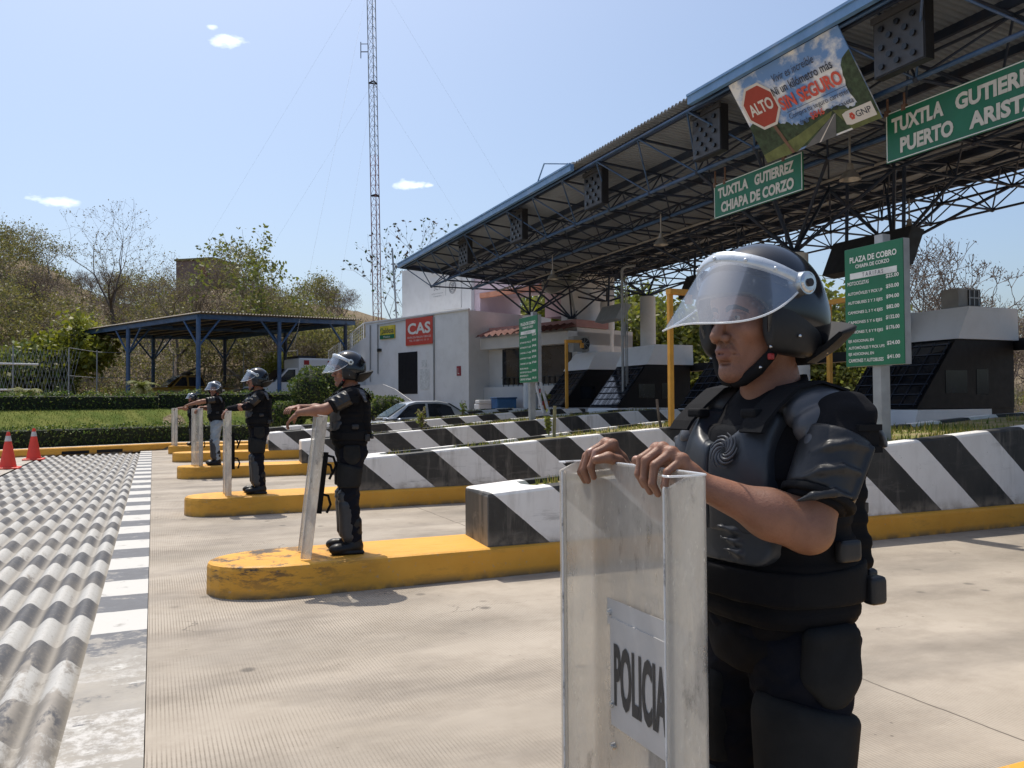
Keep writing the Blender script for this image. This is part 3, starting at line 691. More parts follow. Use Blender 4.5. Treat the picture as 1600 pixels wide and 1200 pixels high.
# dark variable message boxes hung behind the front, above the lanes
M_DBOX = mat('dark_message_box', (.022, .021, .021), .6, var=.2)
for k, (a, b, z0, z1, lab) in enumerate((((14.2, 12.2), (14.2, 14.35), 4.45, 5.2, 'dark overhead message box behind the near tariff board'), ((16.1, 20.7), (16.1, 22.7), 5.0, 5.75, 'dark overhead message box left of the raised visor'), ((16.1, 26.7), (16.1, 28.3), 4.75, 5.35, 'tilted grey overhead box between two white columns'))):
    c0 = Vector(((a[0]+b[0])/2, (a[1]+b[1])/2, (z0+z1)/2)); R = root('message_box', lab, 'message box', c0, 'overhead message boxes')
    mb = MB(); mb.add([(a[0]-.25, a[1], z0), (a[0]-.25, b[1], z0), (a[0]+.1, b[1], z0-.06), (a[0]+.1, a[1], z0-.06), (a[0]+.1, a[1], z1), (a[0]+.1, b[1], z1), (a[0]+.45, b[1], z1-.06), (a[0]+.45, a[1], z1-.06)], [(3, 2, 1, 0), (4, 5, 6, 7), (0, 1, 5, 4), (1, 2, 6, 5), (2, 3, 7, 6), (3, 0, 4, 7)]); mb.build('box_casing', M_DBOX if k < 2 else M_GREY, R)
    mb = MB()
    for y in (a[1]+.3, b[1]-.3): mb.cyl((a[0]+.2, y, z1-.03), (a[0]+.25, y, 6.5), .04, n=6); mb.cut()
    mb.build_parts('hanger', M_NAVY, R)

# tariff boards
TAR = [('MOTOCICLETAS', '$25.00'), ('AUTOMÓVILES Y PICK UP', '$50.00'), ('AUTOBUSES 2 Y 3 EJES', '$94.00'), ('CAMIONES 2, 3 Y 4 EJES', '$82.00'), ('CAMIONES 5 Y 6 EJES', '$132.00'), ('CAMIONES 7, 8 Y 9 EJES', '$176.00')]
def tariff(lab, x, yc, w, z0, z1, zg, px):
    R = root('tariff_board', lab, 'tariff sign', (x, yc, zg), 'green tariff boards')
    h = z1-z0
    mb = MB(); mb.bb((x, yc-w/2+.004, z0+.004), (x+.012, yc+w/2-.004, z1-.004)); mb.build('sign_plate', M_GREEN, R)
    mb = MB(); mb.bb((x+.0125, yc-w/2, z0), (x+.11, yc+w/2, z1)); mb.build('sign_frame', M_GREY, R)
    mb = MB(); mb.bb((px-.075, yc-.06, zg-.1), (px+.075, yc+.07, z0-.001)); mb.bb((x+.112, yc-.06, z0), (x+.24, yc+.07, z1+.13)); mb.build('post', M_GREY, R)
    L_ = yc+w/2; mb = MB(); X = x-.004
    def ln(txt, f0, f1, v, hh, bold=.006): add_text(mb, txt, (X, L_-f0*w, z1-v*h), (0, -1, 0), (0, 0, 1), 1, width=(f1-f0)*w, height=hh*h, bold=bold+.014); mb.cut()
    ln('PLAZA DE COBRO', .10, .90, .125, .05, .014); ln('CHIAPA DE CORZO', .20, .78, .175, .032, .012)
    vv = .315
    for i, (a, b) in enumerate(TAR):
        f1 = min(.66, .06+.031*len(a)); ln(a, .055, f1, vv, .032); ln(b, .72 if len(b) < 7 else .71, .93, vv-.012, .036, .012); vv += .083
    vv += .0; ln('EJE ADICIONAL EN', .055, .50, vv-.01, .03); ln('AUTOMÓVILES Y PICK UPS', .055, .68, vv+.042, .03); ln('$24.00', .72, .93, vv+.03, .036, .012)
    ln('EJE ADICIONAL EN', .055, .50, vv+.10, .03); ln('CAMIONES Y AUTOBUSES', .055, .66, vv+.152, .03); ln('$41.00', .72, .93, vv+.14, .036, .012)
    mb.build_parts('lettering', M_LET, R)
    mb = MB(); mb.bb((X, L_-.90*w, z1-.262*h), (x-.0005, L_-.10*w, z1-.212*h)); mb.build('title_bar', mat('title_bar_white', (.62, .62, .6), .5), R)
    mb = MB(); add_text(mb, 'TARIFAS', (X-.003, L_-.32*w, z1-.254*h), (0, -1, 0), (0, 0, 1), 1, width=.36*w, height=.034*h, spacing=1.5); mb.build('title_lettering', M_INK, R)
tariff('large green tariff board with readable prices beside the foreground helmet', 8.3, 7.68, .92, 2.04, 3.57, 1.02, 8.42)
tariff('distant green tariff board standing before the dark office windows', 9.0, 19.62, 1.15, 2.14, 3.86, 1.15, 9.1)

# height gauge posts
for (x, y, zt, arm, lab) in ((8.9, 13.0, 3.62, (.35, -.1), 'orange gauge post rising beside the raised visor of the foreground officer'), (13.0, 25.2, 3.66, (.55, -.1), 'orange gauge post with bent arm near the far booth'), (13.05, 13.25, 3.62, (.0, -.6), 'orange gauge post partly behind the near tariff board')):
    R = root('gauge_post', lab, 'post', (x, y, 1.0), 'orange height gauge posts')
    mb = MB(); mb.box((x, y, (zt+.9)/2), (.085, .085, zt-.9)); mb.build('post', M_ORANGE, R)
    mb = MB(); mb.bb((min(x-.054, x+arm[0]), min(y-.054, y+arm[1]), zt+.001), (max(x+.054, x+arm[0]), max(y+.054, y+arm[1]), zt+.1)); mb.box((x+arm[0], y+arm[1], zt-.09), (.1, .1, .17)); mb.build('arm', M_ORANGE, R)
# slim pole with conduit beside the far columns, striped boom pole
R = root('conduit_pole', 'slim grey pole with cables running up into the canopy beside a white column', 'pole', (15.3, 25.3, .27))
mb = MB(); mb.cyl((15.3, 25.3, .27), (15.3, 25.3, 6.3), .05, n=8); mb.cyl((15.42, 25.28, .27), (15.42, 25.28, 6.1), .022, n=6); mb.cyl((15.5, 25.3, .27), (15.5, 25.3, 6.0), .018, n=6); mb.tube([(15.3, 25.3, 6.28), (15.32, 25.3, 6.36), (15.4, 25.2, 6.42), (15.6, 24.9, 6.43)], .05, 8); mb.build('pole', M_GREY, R)
mb = MB(); mb.box((15.25, 25.18, 4.2), (.12, .1, .5)); mb.build('junction_box', M_GREY, R)
R = root('barrier_boom', 'raised white barrier boom leaning beside the far orange post', 'barrier boom', (11.6, 24.9, 1.2))
mb = MB(); a, b = Vector((12.0, 24.95, 1.25)), Vector((11.35, 24.95, 3.55))
mb.cyl(a, b, .055, n=6); mb.cyl(a+Vector((.2, 0, 0)), b+Vector((.2, 0, -.1)), .05, n=6); mb.build('boom', M_WHITE, R)
mb = MB()
for k in range(5):
    p = a.lerp(b, .15+.18*k); mb.box(p+Vector((.05, -.062, 0)), (.06, .008, .14))
mb.build('reflector', mat('reflector_red', (.35, .05, .04), .5), R)

# toll booths
t = NT('tinted_glass'); n1 = t.noise(1.3, 3)
M_TINT = t.done(t.pbr(t.mix(t.ramp(n1, .4, .6), (.006, .008, .012), (.02, .024, .032)), .06, 0, None, .6))
M_BOOTH = mat('booth_black_panel', (.009, .009, .011), .5, var=.25, spec=.2)
M_BCAP = mat('booth_white_cap', (.80, .805, .82), .6, var=.05, vs=2, dirt=(.45, .44, .42), dirt_amt=.3)
BLAB = ['near toll booth with white cap, dark slanted glass and a rooftop air conditioner', 'toll booth hidden behind the foreground helmet, dark slanted front', 'white capped toll booth left of the foreground helmet', 'farthest white capped toll booth beside the bent orange post']
for k, Yb in enumerate((12.62, 19.2, 24.92, 29.25)):
    R = root('toll_booth', BLAB[k], 'toll booth', (16.5, Yb+1, .27), 'toll booths')
    y0, y1 = Yb, Yb+2.05
    xf = 16.05; xb = 18.0
    # cap: slanted front, wider at the bottom
    mb = MB(); mb.prism([(xf-.02, 2.94), (xb, 2.94), (xb-.02, 3.66), (xf+.36, 3.66)], y0-.06, y1+.06, axis='y'); mb.build('cap', M_BCAP, R)
    # cabin, its front leaning forward towards the foot
    mb = MB(); mb.prism([(xf-1.22, 1.42), (xb-.1, 1.42), (xb-.1, 2.935), (xf+.0, 2.935)], y0, y1, axis='y'); cab = mb.build('cabin', M_BOOTH, R)
    mb = MB(); mb.prism([(xf-1.62, .3), (xb-.9, .3), (xb-.9, 1.40), (xf-1.22, 1.40)], y0-.03, y1+.03, axis='y'); mb.build('plinth', M_BCAP, R)
    mb = MB(); mb.bb((xb-.89, y0+.02, .3), (xb-.1, y1-.02, 1.419)); mb.build('door', M_BOOTH, R)
    sl_ = Vector((1.22, 0, 1.515)).normalized(); nrm = Vector((-sl_.z, 0, sl_.x))
    mb = MB(); o_ = Vector((xf-1.22, 0, 1.42))
    for (a, b) in ((.08, .62), (.66, 1.22), (1.26, 1.86)):
        for (c_, d_) in ((y0+.06, y0+1.0), (y0+1.05, y1-.06)):
            q = [o_+sl_*a+nrm*.012, o_+sl_*b+nrm*.012]
            mb.add([(q[0].x, c_, q[0].z), (q[0].x, d_, q[0].z), (q[1].x, d_, q[1].z), (q[1].x, c_, q[1].z)], [(3, 2, 1, 0)])
    mb.build('front_glass', M_TINT, R)
    mb = MB()
    mb.bb((xf-.35, y0-.008, 1.75), (xf+.32, y0-.004, 2.25)); mb.bb((xf+.62, y0-.008, 1.72), (xf+1.0, y0-.004, 2.28)); mb.build('side_window', M_TINT, R)
    mb = MB()
    for k2 in range(7): 
        p = o_+sl_*(.1+.28*k2)+nrm*.03; mb.bb((p.x-.01, y0+.05, p.z-.01), (p.x+.01, y1-.05, p.z+.01))
    for k2 in range(6):
        y_ = y0+.1+.36*k2; mb.cyl(o_+sl_*.05+nrm*.035+Vector((0, y_, 0)), o_+sl_*1.85+nrm*.035+Vector((0, y_, 0)), .010, n=5)
    mb.build('window_grille', M_NAVY, R)
    # rooftop air conditioner
    if k in (0, 3):
        xa = 16.9 if k == 0 else 15.9
        A = root('air_conditioner', 'grey rooftop air conditioner on the near toll booth' if k == 0 else 'small air conditioner with round black fan on the farthest booth', 'air conditioner', (xa, Yb+.6, 3.67))
        mb = MB(); mb.bb((xa-.3, Yb+.35, 3.70), (xa+.42, Yb+.8, 4.12 if k == 0 else 4.3)); mb.build('casing', mat('ac_casing_'+str(k), (.30, .29, .27), .6, var=.15), A)
        mb = MB()
        if k == 0:
            mb.bb((xa+.0, Yb+.335, 3.74), (xa+.40, Yb+.349, 4.09))
        else: mb.cyl((xa+.2, Yb+.349, 4.0), (xa+.2, Yb+.33, 4.0), .24, n=20)
        mb.build('fan_grille', M_BLACK, A)
        mb = MB()
        if k == 0:
            for q in range(3): mb.bb((xa+.02+.15*q, Yb+.325, 3.74), (xa+.05+.15*q, Yb+.334, 4.09))
            mb.bb((xa+.0, Yb+.320, 3.90), (xa+.40, Yb+.3245, 3.93))
        else:
            for q in range(8): mb.cyl((xa+.2, Yb+.325, 4.0), (xa+.2+.23*cos(q*pi/4), Yb+.325, 4.0+.23*sin(q*pi/4)), .008, n=4)
        mb.bb((xa-.3, Yb+.4, 3.665), (xa-.2, Yb+.75, 3.70)); mb.bb((xa+.3, Yb+.4, 3.665), (xa+.4, Yb+.75, 3.70)); mb.build('frame_bars', M_GREY, A)
# dark beams between booths
R = root('service_duct', 'long black service duct running behind the toll booths at eaves height', 'duct', (18.2, 20, 2.5))
mb = MB(); mb.bb((18.05, 8, 2.72), (18.35, 31, 3.0)); mb.build('duct', M_BLACK, R)
# blue bins, low white kiosks near the booths
for (x, y, lab) in ((12.9, 24.4, 'blue bin at the foot of the far orange post'), (15.2, 25.0, 'blue drum beside the booth left of the visor'), (12.75, 31.4, 'blue crate box by the office wall behind the grey sedan')):
    pass
# ------------------------------------------------------------------ office building behind the far lane
BW = Vector((-.342, .940, 0)); BN = Vector((-.940, -.342, 0))       # along the wall (away), outward normal
BO = Vector((13.35, 35.7, 0))                                       # near right corner at ground
def bq(t, n, z): return BO + BW*t + BN*n + Vector((0, 0, z))
WE = -5.6
BR = root('office_building', 'white two level toll office with red CAS board and pink upper block', 'building', (12, 40, 1.0))
def bslab(mb, t0, t1, n0, n1, z0, z1):
    P = [bq(t, n, z) for z in (z0, z1) for (t, n) in ((t0, n0), (t1, n0), (t1, n1), (t0, n1))]
    mb.add(P, [(0, 1, 2, 3), (7, 6, 5, 4), (0, 4, 5, 1), (1, 5, 6, 2), (2, 6, 7, 3), (3, 7, 4, 0)])
mb = MB(); bslab(mb, 0, 8.5, -5.5, 0, .9, 5.92); mb.build('wall', M_WHITE, BR)
mb = MB(); bslab(mb, -.06, 8.56, -.05, .06, 5.921, 5.99); mb.build('parapet_cap', M_WCOL, BR)
# recessed window wall to the right, running along -normal side
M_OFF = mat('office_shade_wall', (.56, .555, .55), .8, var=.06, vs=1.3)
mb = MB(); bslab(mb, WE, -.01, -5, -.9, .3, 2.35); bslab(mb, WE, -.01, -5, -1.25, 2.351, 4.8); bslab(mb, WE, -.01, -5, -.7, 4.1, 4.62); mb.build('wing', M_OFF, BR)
mb = MB(); bslab(mb, WE+.3, -1.0, -1.24, -1.19, 2.45, 4.08); mb.build('window', M_TINT, BR)
mb = MB()
for q in range(14): bslab(mb, WE+.3+q*.32, WE+.33+q*.32, -1.16, -1.13, 2.36, 2.75)
bslab(mb, WE+.3, -1.0, -1.165, -1.125, 2.75, 2.78); mb.build('window_rail', M_BLACK, BR)
t = NT('red_roof_tiles'); n1 = t.noise(9, 3)
M_TILE = t.done(t.pbr(t.mix(n1, (.13, .045, .035), (.21, .085, .07)), .8, 0, t.bump(t.noise(8, 2), .6, .05)))
mb = MB()
for q in range(14):
    t0 = WE-.1+q*.4; a, b, c_, d_ = bq(t0, -.3, 4.63), bq(t0+.38, -.3, 4.63), bq(t0+.38, -1.0, 4.88), bq(t0, -1.0, 4.88)
    m1, m2 = (a+b)/2+Vector((0, 0, .12)), (c_+d_)/2+Vector((0, 0, .12)); mb.add([a, m1, b, c_, m2, d_], [(0, 1, 4, 5), (1, 2, 3, 4)])
mb.build('tile_eave', M_TILE, BR)
mb = MB(); bslab(mb, WE-.1, -.2, -3.2, -1.1, 4.81, 5.12); mb.build('roof_parapet', mat('terracotta_wall', (.36, .20, .19), .85, var=.15), BR)
# upper block: white left face, pink right face with an orange framed opening
M_PINK = mat('pale_pink_wall', (.62, .49, .53), .85, var=.05, vs=1)
mb = MB(); bslab(mb, 2.35, 8.2, -5.2, -2.2, 5.95, 8.95)
mb.build('upper_wall', M_WHITE, BR)
mb = MB(); bslab(mb, -3.7, 2.34, -5.2, -2.4, 7.1, 8.8); bslab(mb, -3.7, -2.6, -5.2, -2.4, 5.5, 7.09); bslab(mb, 1.9, 2.34, -5.2, -2.4, 5.5, 7.09); mb.build('pink_wall', M_PINK, BR)
mb = MB(); bslab(mb, -4.4, -3.71, -5.2, -2.3, 5.0, 9.0); mb.build('end_pier', M_WHITE, BR)
mb = MB(); bslab(mb, -2.6, 1.9, -2.6, -2.36, 6.85, 7.09); mb.build('orange_lintel', mat('orange_lintel', (.55, .25, .16), .8), BR)
# door, ramp wall, stair wall with railing panels
mb = MB(); bslab(mb, 3.9, 5.5, .0, .02, 2.1, 4.2); mb.build('door', M_BOOTH, BR)
mb = MB(); mb.add([bq(3.1, .9, .9), bq(9.0, .9, .9), bq(9.0, .9, 2.55), bq(5.6, .9, 2.6), bq(4.6, .9, 2.35), bq(3.1, .9, 1.7), bq(3.1, .86, .9), bq(9.0, .86, .9), bq(9.0, .86, 2.55), bq(5.6, .86, 2.6), bq(4.6, .86, 2.35), bq(3.1, .86, 1.7)], [(5, 4, 3, 2, 1, 0), (6, 7, 8, 9, 10, 11), (0, 1, 7, 6), (1, 2, 8, 7), (2, 3, 9, 8), (3, 4, 10, 9), (4, 5, 11, 10), (5, 0, 6, 11)])
mb.build('ramp_wall', M_WHITE, BR)
mb = MB(); P = [(8.52, 1.2), (14.5, 1.2), (14.5, 3.05), (8.52, 5.25)]
mb.add([bq(a, -.1, z) for a, z in P] + [bq(a, -.3, z) for a, z in P], [(3, 2, 1, 0), (4, 5, 6, 7), (0, 1, 5, 4), (1, 2, 6, 5), (2, 3, 7, 6), (3, 0, 4, 7)]); mb.build('stair_wall', M_WHITE, BR)
mb = MB()
for k in range(3):
    ta, tb = 9.0+k*1.25, 10.1+k*1.25; za, zb = 5.2-(ta-8.52)*.368, 5.2-(tb-8.52)*.368
    P = [bq(ta, -.2, za), bq(tb, -.2, zb), bq(tb, -.2, zb+.95), bq(ta, -.2, za+.95)]
    for i in range(4): mb.cyl(P[i], P[(i+1) % 4], .035, n=6)
    for i in range(1, 6): mb.cyl(P[0].lerp(P[1], i/6), P[3].lerp(P[2], i/6), .012, n=4); mb.cyl(P[0].lerp(P[3], i/6), P[1].lerp(P[2], i/6), .012, n=4)
mb.build('stair_railing', M_WHITE, BR)
# wall conduits and notices
mb = MB()
for tt, z0 in ((7.3, 3.2), (8.0, 2.8), (2.55, 1.2)): mb.cyl(bq(tt, .04, z0), bq(tt, .04, 5.8), .035, n=6)
mb.cyl(bq(7.3, .05, 5.75), bq(2.5, .05, 5.9), .02, n=5); mb.build('wall_pipe', M_GREY, BR)
mb = MB(); bslab(mb, 2.95, 3.7, .0, .015, 2.3, 3.3); bslab(mb, 3.15, 3.55, .0, .015, 3.4, 3.75); mb.build('notice_sheets', mat('notice_paper', (.60, .61, .6), .7, var=.2, vs=9), BR)
mb = MB(); bslab(mb, 7.0, 7.25, .0, .12, 4.35, 4.5); mb.build('wall_camera', M_BLACK, BR)
mb = MB(); bslab(mb, .55, .85, .0, .02, 2.9, 3.35); mb.build('red_plaque', mat('plaque_red', (.25, .02, .03), .5), BR)
mb = MB(); add_text(mb, 'L', bq(.76, .025, 2.98), -BW, (0, 0, 1), 1, width=.1, height=.28); mb.build('plaque_mark', M_LET, BR)
# boards on the wall
def board(name, lab, t0, t1, z0, z1, m, texts, mt, cat='sign board'):
    R = root(name, lab, cat, bq((t0+t1)/2, .05, z0))
    mb = MB(); bslab(mb, t0, t1, .005, .07, z0, z1); mb.build('board', m, R)
    mb = MB()
    for (txt, f0, f1, v, hh, bold) in texts: add_text(mb, txt, bq(t1-(t1-t0)*f0, .075, z0+(z1-z0)*v), -BW, (0, 0, 1), 1, width=(t1-t0)*(f1-f0), height=(z1-z0)*hh, bold=bold)
    mb.build('lettering', mt, R); return R
board('wall_sign', 'red board reading CAS in big white letters on the white office', 2.6, 4.78, 4.52, 5.86, mat('board_red', (.52, .05, .025), .5, var=.06), [('CAS', .08, .93, .40, .42, .03), ('CENTRO DE ATENCION Y SERVICIOS', .06, .95, .25, .07, .0), ('TEL. 01 800 111 11 11', .14, .86, .13, .07, .0)], M_LET)
R = board('wall_sign', 'small yellow and green aldesa board on the white office wall', 5.75, 7.05, 4.98, 5.66, mat('board_yellow', (.60, .48, .03), .5), [('aldesa', .26, .95, .42, .40, .012)], M_INK)
mb = MB(); bslab(mb, 5.75, 7.05, .071, .076, 4.98, 5.19); mb.build('green_band', M_GREEN, R)
mb = MB(); add_text(mb, 'Mexico', bq(6.72, .08, 5.03), -BW, (0, 0, 1), 1, width=.6, height=.11); mb.build('band_lettering', M_LET, R)
mb = MB(); p = bq(6.86, .078, 5.4); mb.tube([p+BW*(.11*cos(a))+Vector((0, 0, .15*sin(a))) for a in np.linspace(0, 5.2, 12)], .016, 5); mb.build('round_mark', M_GREEN, R)
def ub(name, lab, t0, t1, z0, z1):
    R = root(name, lab, 'sign board', bq((t0+t1)/2, -2.1, z0)); mb = MB(); bslab(mb, t0, t1, -2.19, -2.15, z0, z1); mb.build('board', M_WCOL, R); return R
R = ub('wall_sign', 'faded white board with grey SCT lettering and round seal on the upper block', 3.1, 5.7, 6.45, 8.1)
mb = MB(); add_text(mb, 'SCT', bq(5.3, -2.14, 7.55), -BW, (0, 0, 1), 1, width=.6, height=.28, bold=.0); add_text(mb, 'SECRETARÍA DE COMUNICACIONES', bq(5.5, -2.14, 7.35), -BW, (0, 0, 1), 1, width=1.0, height=.06); add_text(mb, 'Y TRANSPORTES', bq(5.35, -2.14, 7.2), -BW, (0, 0, 1), 1, width=.7, height=.06)
mb.add([bq(4.32, -2.14, 7.2), bq(4.30, -2.14, 7.2), bq(4.30, -2.14, 7.95), bq(4.32, -2.14, 7.95)], [(0, 1, 2, 3)]); mb.build('lettering', mat('faded_print', (.22, .22, .23), .7), R)
mb = MB(); p = bq(3.75, -2.14, 7.6)
for rr in (.30, .24): mb.tube([p+BW*(rr*.9*cos(a))+Vector((0, 0, rr*1.15*sin(a))) for a in np.linspace(0, 2*pi, 20)[:-1]], .018, 4, closed=True)
for q in range(7): mb.cyl(p+BW*(.12*sin(q*2.1))+Vector((0, 0, .2*cos(q*1.3))), p-BW*(.13*cos(q*1.7))+Vector((0, 0, .15*sin(q*2.3))), .022, n=4)
mb.build('round_seal', mat('seal_grey', (.30, .30, .31), .7), R)
R = ub('wall_sign', 'white name board at the parapet reading CHIAPA DE CORZO', 2.45, 5.75, 8.35, 8.93)
mb = MB(); add_text(mb, 'CASETA DE COBRO', bq(4.7, -2.14, 8.72), -BW, (0, 0, 1), 1, width=1.9, height=.16, bold=.01); add_text(mb, 'CHIAPA DE CORZO', bq(5.5, -2.14, 8.44), -BW, (0, 0, 1), 1, width=2.3, height=.2, bold=.01); mb.build('lettering', M_INK, R)
# satellite dish above the wing
R = root('satellite_dish', 'white satellite dish on the office roof behind the first column', 'dish', bq(-4.4, -2.0, 5.8))
c0 = bq(-4.4, -1.9, 7.2); ax = (BN*.8+Vector((0, 0, .55))).normalized(); u_ = ax.cross(Vector((0, 0, 1))).normalized(); v_ = ax.cross(u_)
mb = MB(); mb.loft([[c0+u_*(r_*cos(a))+v_*(r_*sin(a))+ax*(r_*r_*.28-.2) for a in np.linspace(0, 2*pi, 25)[:-1]] for r_ in (.02, .4, .75, 1.0, 1.2)]); o = mb.build('dish', M_WCOL, R); o.modifiers.new('t', 'SOLIDIFY').thickness = .02
mb = MB(); mb.cyl(c0-ax*.1, bq(-4.4, -2.6, 5.0), .06, n=8); mb.build('mount', M_GREY, R)
R = root('roof_pole', 'thin leaning grey pole standing on the roof of the white office', 'pole', bq(6.9, -.8, 5.9)); mb = MB(); mb.cyl(bq(6.75, -.8, 5.9), bq(7.15, -.8, 9.9), .05, n=7); mb.build('pole', M_GREY, R)
# ------------------------------------------------------------------ vegetation
def at(px, D):
    """ground point seen under image column px (of 1600) at depth D from the camera"""
    l = (px-800)/1290*D
    return (D*sin(YAW)+l*cos(YAW), D*cos(YAW)-l*sin(YAW))
def leaves(pts, size, var, mats, seed, flat=.0, name='leaves'):
    r = np.random.RandomState(seed); p = np.array(pts); n = len(p)
    a = r.normal(size=(n, 3)); a /= np.linalg.norm(a, axis=1)[:, None]
    b = r.normal(size=(n, 3)); b[:, 2] *= (1-flat); b -= a*np.sum(a*b, 1)[:, None]; b /= np.linalg.norm(b, axis=1)[:, None]
    s = size*(1+var*(r.rand(n)*2-1)); s = s[:, None]
    V = np.stack([p-a*s, p+b*s*.55, p+a*s, p-b*s*.55], 1).reshape(-1, 3)
    return mesh_from(name, V, np.arange(4*n).reshape(n, 4), mats, r.randint(0, len(mats), n))
M_BARK = mat('grey_brown_bark', (.13, .10, .08), .9, var=.35, vs=5, bump=.5, bs=20)
M_BARKP = mat('pale_bark', (.26, .22, .18), .9, var=.3, vs=5)
M_OL1 = leafmat('olive_leaf', (.15, .155, .055)); M_OL2 = leafmat('dusty_leaf', (.20, .18, .085)); M_DRY = leafmat('dry_leaf', (.20, .165, .105), tr=.25); M_BR = leafmat('bright_leaf', (.16, .185, .05)); M_YL = leafmat('yellow_green_leaf', (.20, .21, .03)); M_DK = leafmat('dark_hedge_leaf', (.045, .080, .020), tr=.25); M_HG = leafmat('hedge_leaf', (.085, .135, .030), tr=.3)

def tree_parts(seed, H, spread, gnarl=.25, depth=4, leaf=0.2, nleaf=6, lmats=None, trunkr=.09, bark=None, twig=True, first=.35, up=.35, clump=.35):
    r = random.Random(seed); mb = MB(); tips = []
    def grow(p, d, ln, rad, lev):
        n = 3 if lev else 4; pts = [p]; rr = [rad]
        for i in range(n):
            d = (d + Vector((r.gauss(0, gnarl), r.gauss(0, gnarl), r.gauss(0, gnarl*.6)+up*.12))).normalized()
            p = p + d*(ln/n); pts.append(p); rr.append(max(.013 if lev < 4 else .0065, rad*(1-.45*(i+1)/n)))
            if lev >= 2 and r.random() < .75: tips.append(p.copy())
        mb.tube(pts, rr, 6 if lev == 0 else 4 if lev == 1 else 3, cap=False)
        if lev >= depth: tips.append(p); return
        k = r.choice((2, 3, 3)) if lev else r.choice((3, 4))
        for i in range(k):
            ax = d.orthogonal().normalized(); ax.rotate(Matrix.Rotation(2*pi*(i+r.random()*.6)/k, 3, d))
            nd = (d*(1-spread) + ax*spread + Vector((0, 0, up*.3))).normalized()
            grow(p, nd, ln*(.58+.25*r.random()), max(.013 if lev < 3 else .0065, rr[-1]*.74), lev+1)
        if lev < 2 and r.random() < .8:
            grow(pts[2], (d*.4+Vector((r.gauss(0, 1), r.gauss(0, 1), .4)).normalized()).normalized(), ln*.6, rr[2]*.5, lev+1)
    grow(Vector((0, 0, -.3)), Vector((r.gauss(0, .1), r.gauss(0, .1), 1)).normalized(), H*first, trunkr, 0)
    V = np.array(mb.V, dtype=np.float32)
    k = H/V[:, 2].max(); V *= k; tips = [t*k for t in tips]
    tm = mesh_from('trunk', V, mb.F, bark or M_BARK, smooth=mb.S); cm = None
    if nleaf:
        pts = []
        for t in tips:
            for q in range(max(1, int(nleaf*(.5+r.random())))): pts.append(t+Vector((r.gauss(0, clump), r.gauss(0, clump), r.gauss(0, clump*.75))))
        cm = leaves(pts, leaf, .5, lmats, seed, name='crown')
    return tm, cm
def put_tree(parts, x, y, lab, name='tree', sc=1.0, rz=0.0, group=None, dz=0.0, cat='tree'):
    R = root(name, lab, cat, (x, y, ground_z(x, y)+dz), group, rz); R.scale = (sc, sc, sc)
    link('trunk', parts[0], R)
    if parts[1] is not None: link('crown', parts[1], R)
    return R
M_TWIGB = mat('reddish_grey_twigs', (.17, .125, .10), .9, var=.3, vs=3)
T_OLIVE = [tree_parts(11+i, 5.5, .55, depth=4, leaf=.10, nleaf=5.5, lmats=[M_OL1, M_OL2, M_OL2], clump=.40, trunkr=.10) for i in range(3)]
T_DUST = [tree_parts(21+i, 5.0, .6, depth=4, leaf=.09, nleaf=3.2, lmats=[M_OL2, M_DRY, M_OL1], clump=.4, trunkr=.09, bark=M_BARKP) for i in range(2)]
T_BARE = [tree_parts(31+i, 6.0, .45, gnarl=.2, depth=6, leaf=.03, nleaf=.2, lmats=[M_BARK], clump=.08, trunkr=.12, first=.26, bark=M_BARK) for i in range(2)]
T_TWIG = [tree_parts(41+i, 4.5, .55, gnarl=.22, depth=6, leaf=.035, nleaf=.35, lmats=[M_DRY, M_BARK], clump=.12, trunkr=.07, first=.26, bark=M_TWIGB) for i in range(2)]
T_GREEN = [tree_parts(51+i, 4.2, .6, depth=4, leaf=.12, nleaf=16, lmats=[M_BR, M_OL1, M_BR, M_YL], clump=.42, trunkr=.09, first=.22) for i in range(2)]
# the trees one can pick out
put_tree(tree_parts(305, 12.5, .42, gnarl=.16, depth=5, leaf=.06, nleaf=.4, lmats=[M_DRY], clump=.1, trunkr=.30, first=.36), *at(172, 62), 'tall bare forked tree standing highest against the sky on the left', 'bare_tree', 1.0, 1.2)
put_tree(tree_parts(308, 9.6, .5, gnarl=.18, depth=5, leaf=.06, nleaf=.8, lmats=[M_DRY], clump=.15, trunkr=.22, first=.28), *at(285, 52), 'wide bare grey tree in front of the brown hilltop house', 'bare_tree', 1.0, .4)
put_tree(tree_parts(303, 9.4, .5, gnarl=.2, depth=4, leaf=.15, nleaf=3.5, lmats=[M_BR, M_OL1], clump=.28, trunkr=.12, first=.33), *at(437, 62), 'thin leafy tree rising above the hill wall left of the mast', 'leafy_tree', 1.0, 2.0)
put_tree(tree_parts(304, 12.2, .40, gnarl=.14, depth=4, leaf=.13, nleaf=1.3, lmats=[M_DK, M_BARK], clump=.15, trunkr=.15, first=.34, bark=M_GREY), *at(607, 56), 'almost leafless tree with dark pods in front of the radio mast', 'pod_tree', 1.0, .3, dz=0)
put_tree(tree_parts(306, 4.6, .5, depth=4, leaf=.14, nleaf=16, lmats=[M_YL, M_BR, M_YL], clump=.36, trunkr=.06, first=.25), *at(78, 43), 'bright yellow green young tree left of the carport', 'young_tree', 1.0, .5)
put_tree(tree_parts(307, 3.0, .6, depth=4, leaf=.14, nleaf=18, lmats=[M_HG, M_OL1, M_BR], clump=.4, trunkr=.06, first=.2), *at(12, 42), 'dense green bush behind the white fence rails at the left edge', 'bush', 1.0, .5, cat='bush')
put_tree(T_BARE[0], *at(1460, 42), 'large bare grey tree behind the near toll booth', 'bare_tree', 1.62, 2.2)
put_tree(T_TWIG[1], *at(1545, 45), 'reddish twiggy bare tree right of the large bare tree', 'bare_tree', 1.75, .9)
r = random.Random(77)
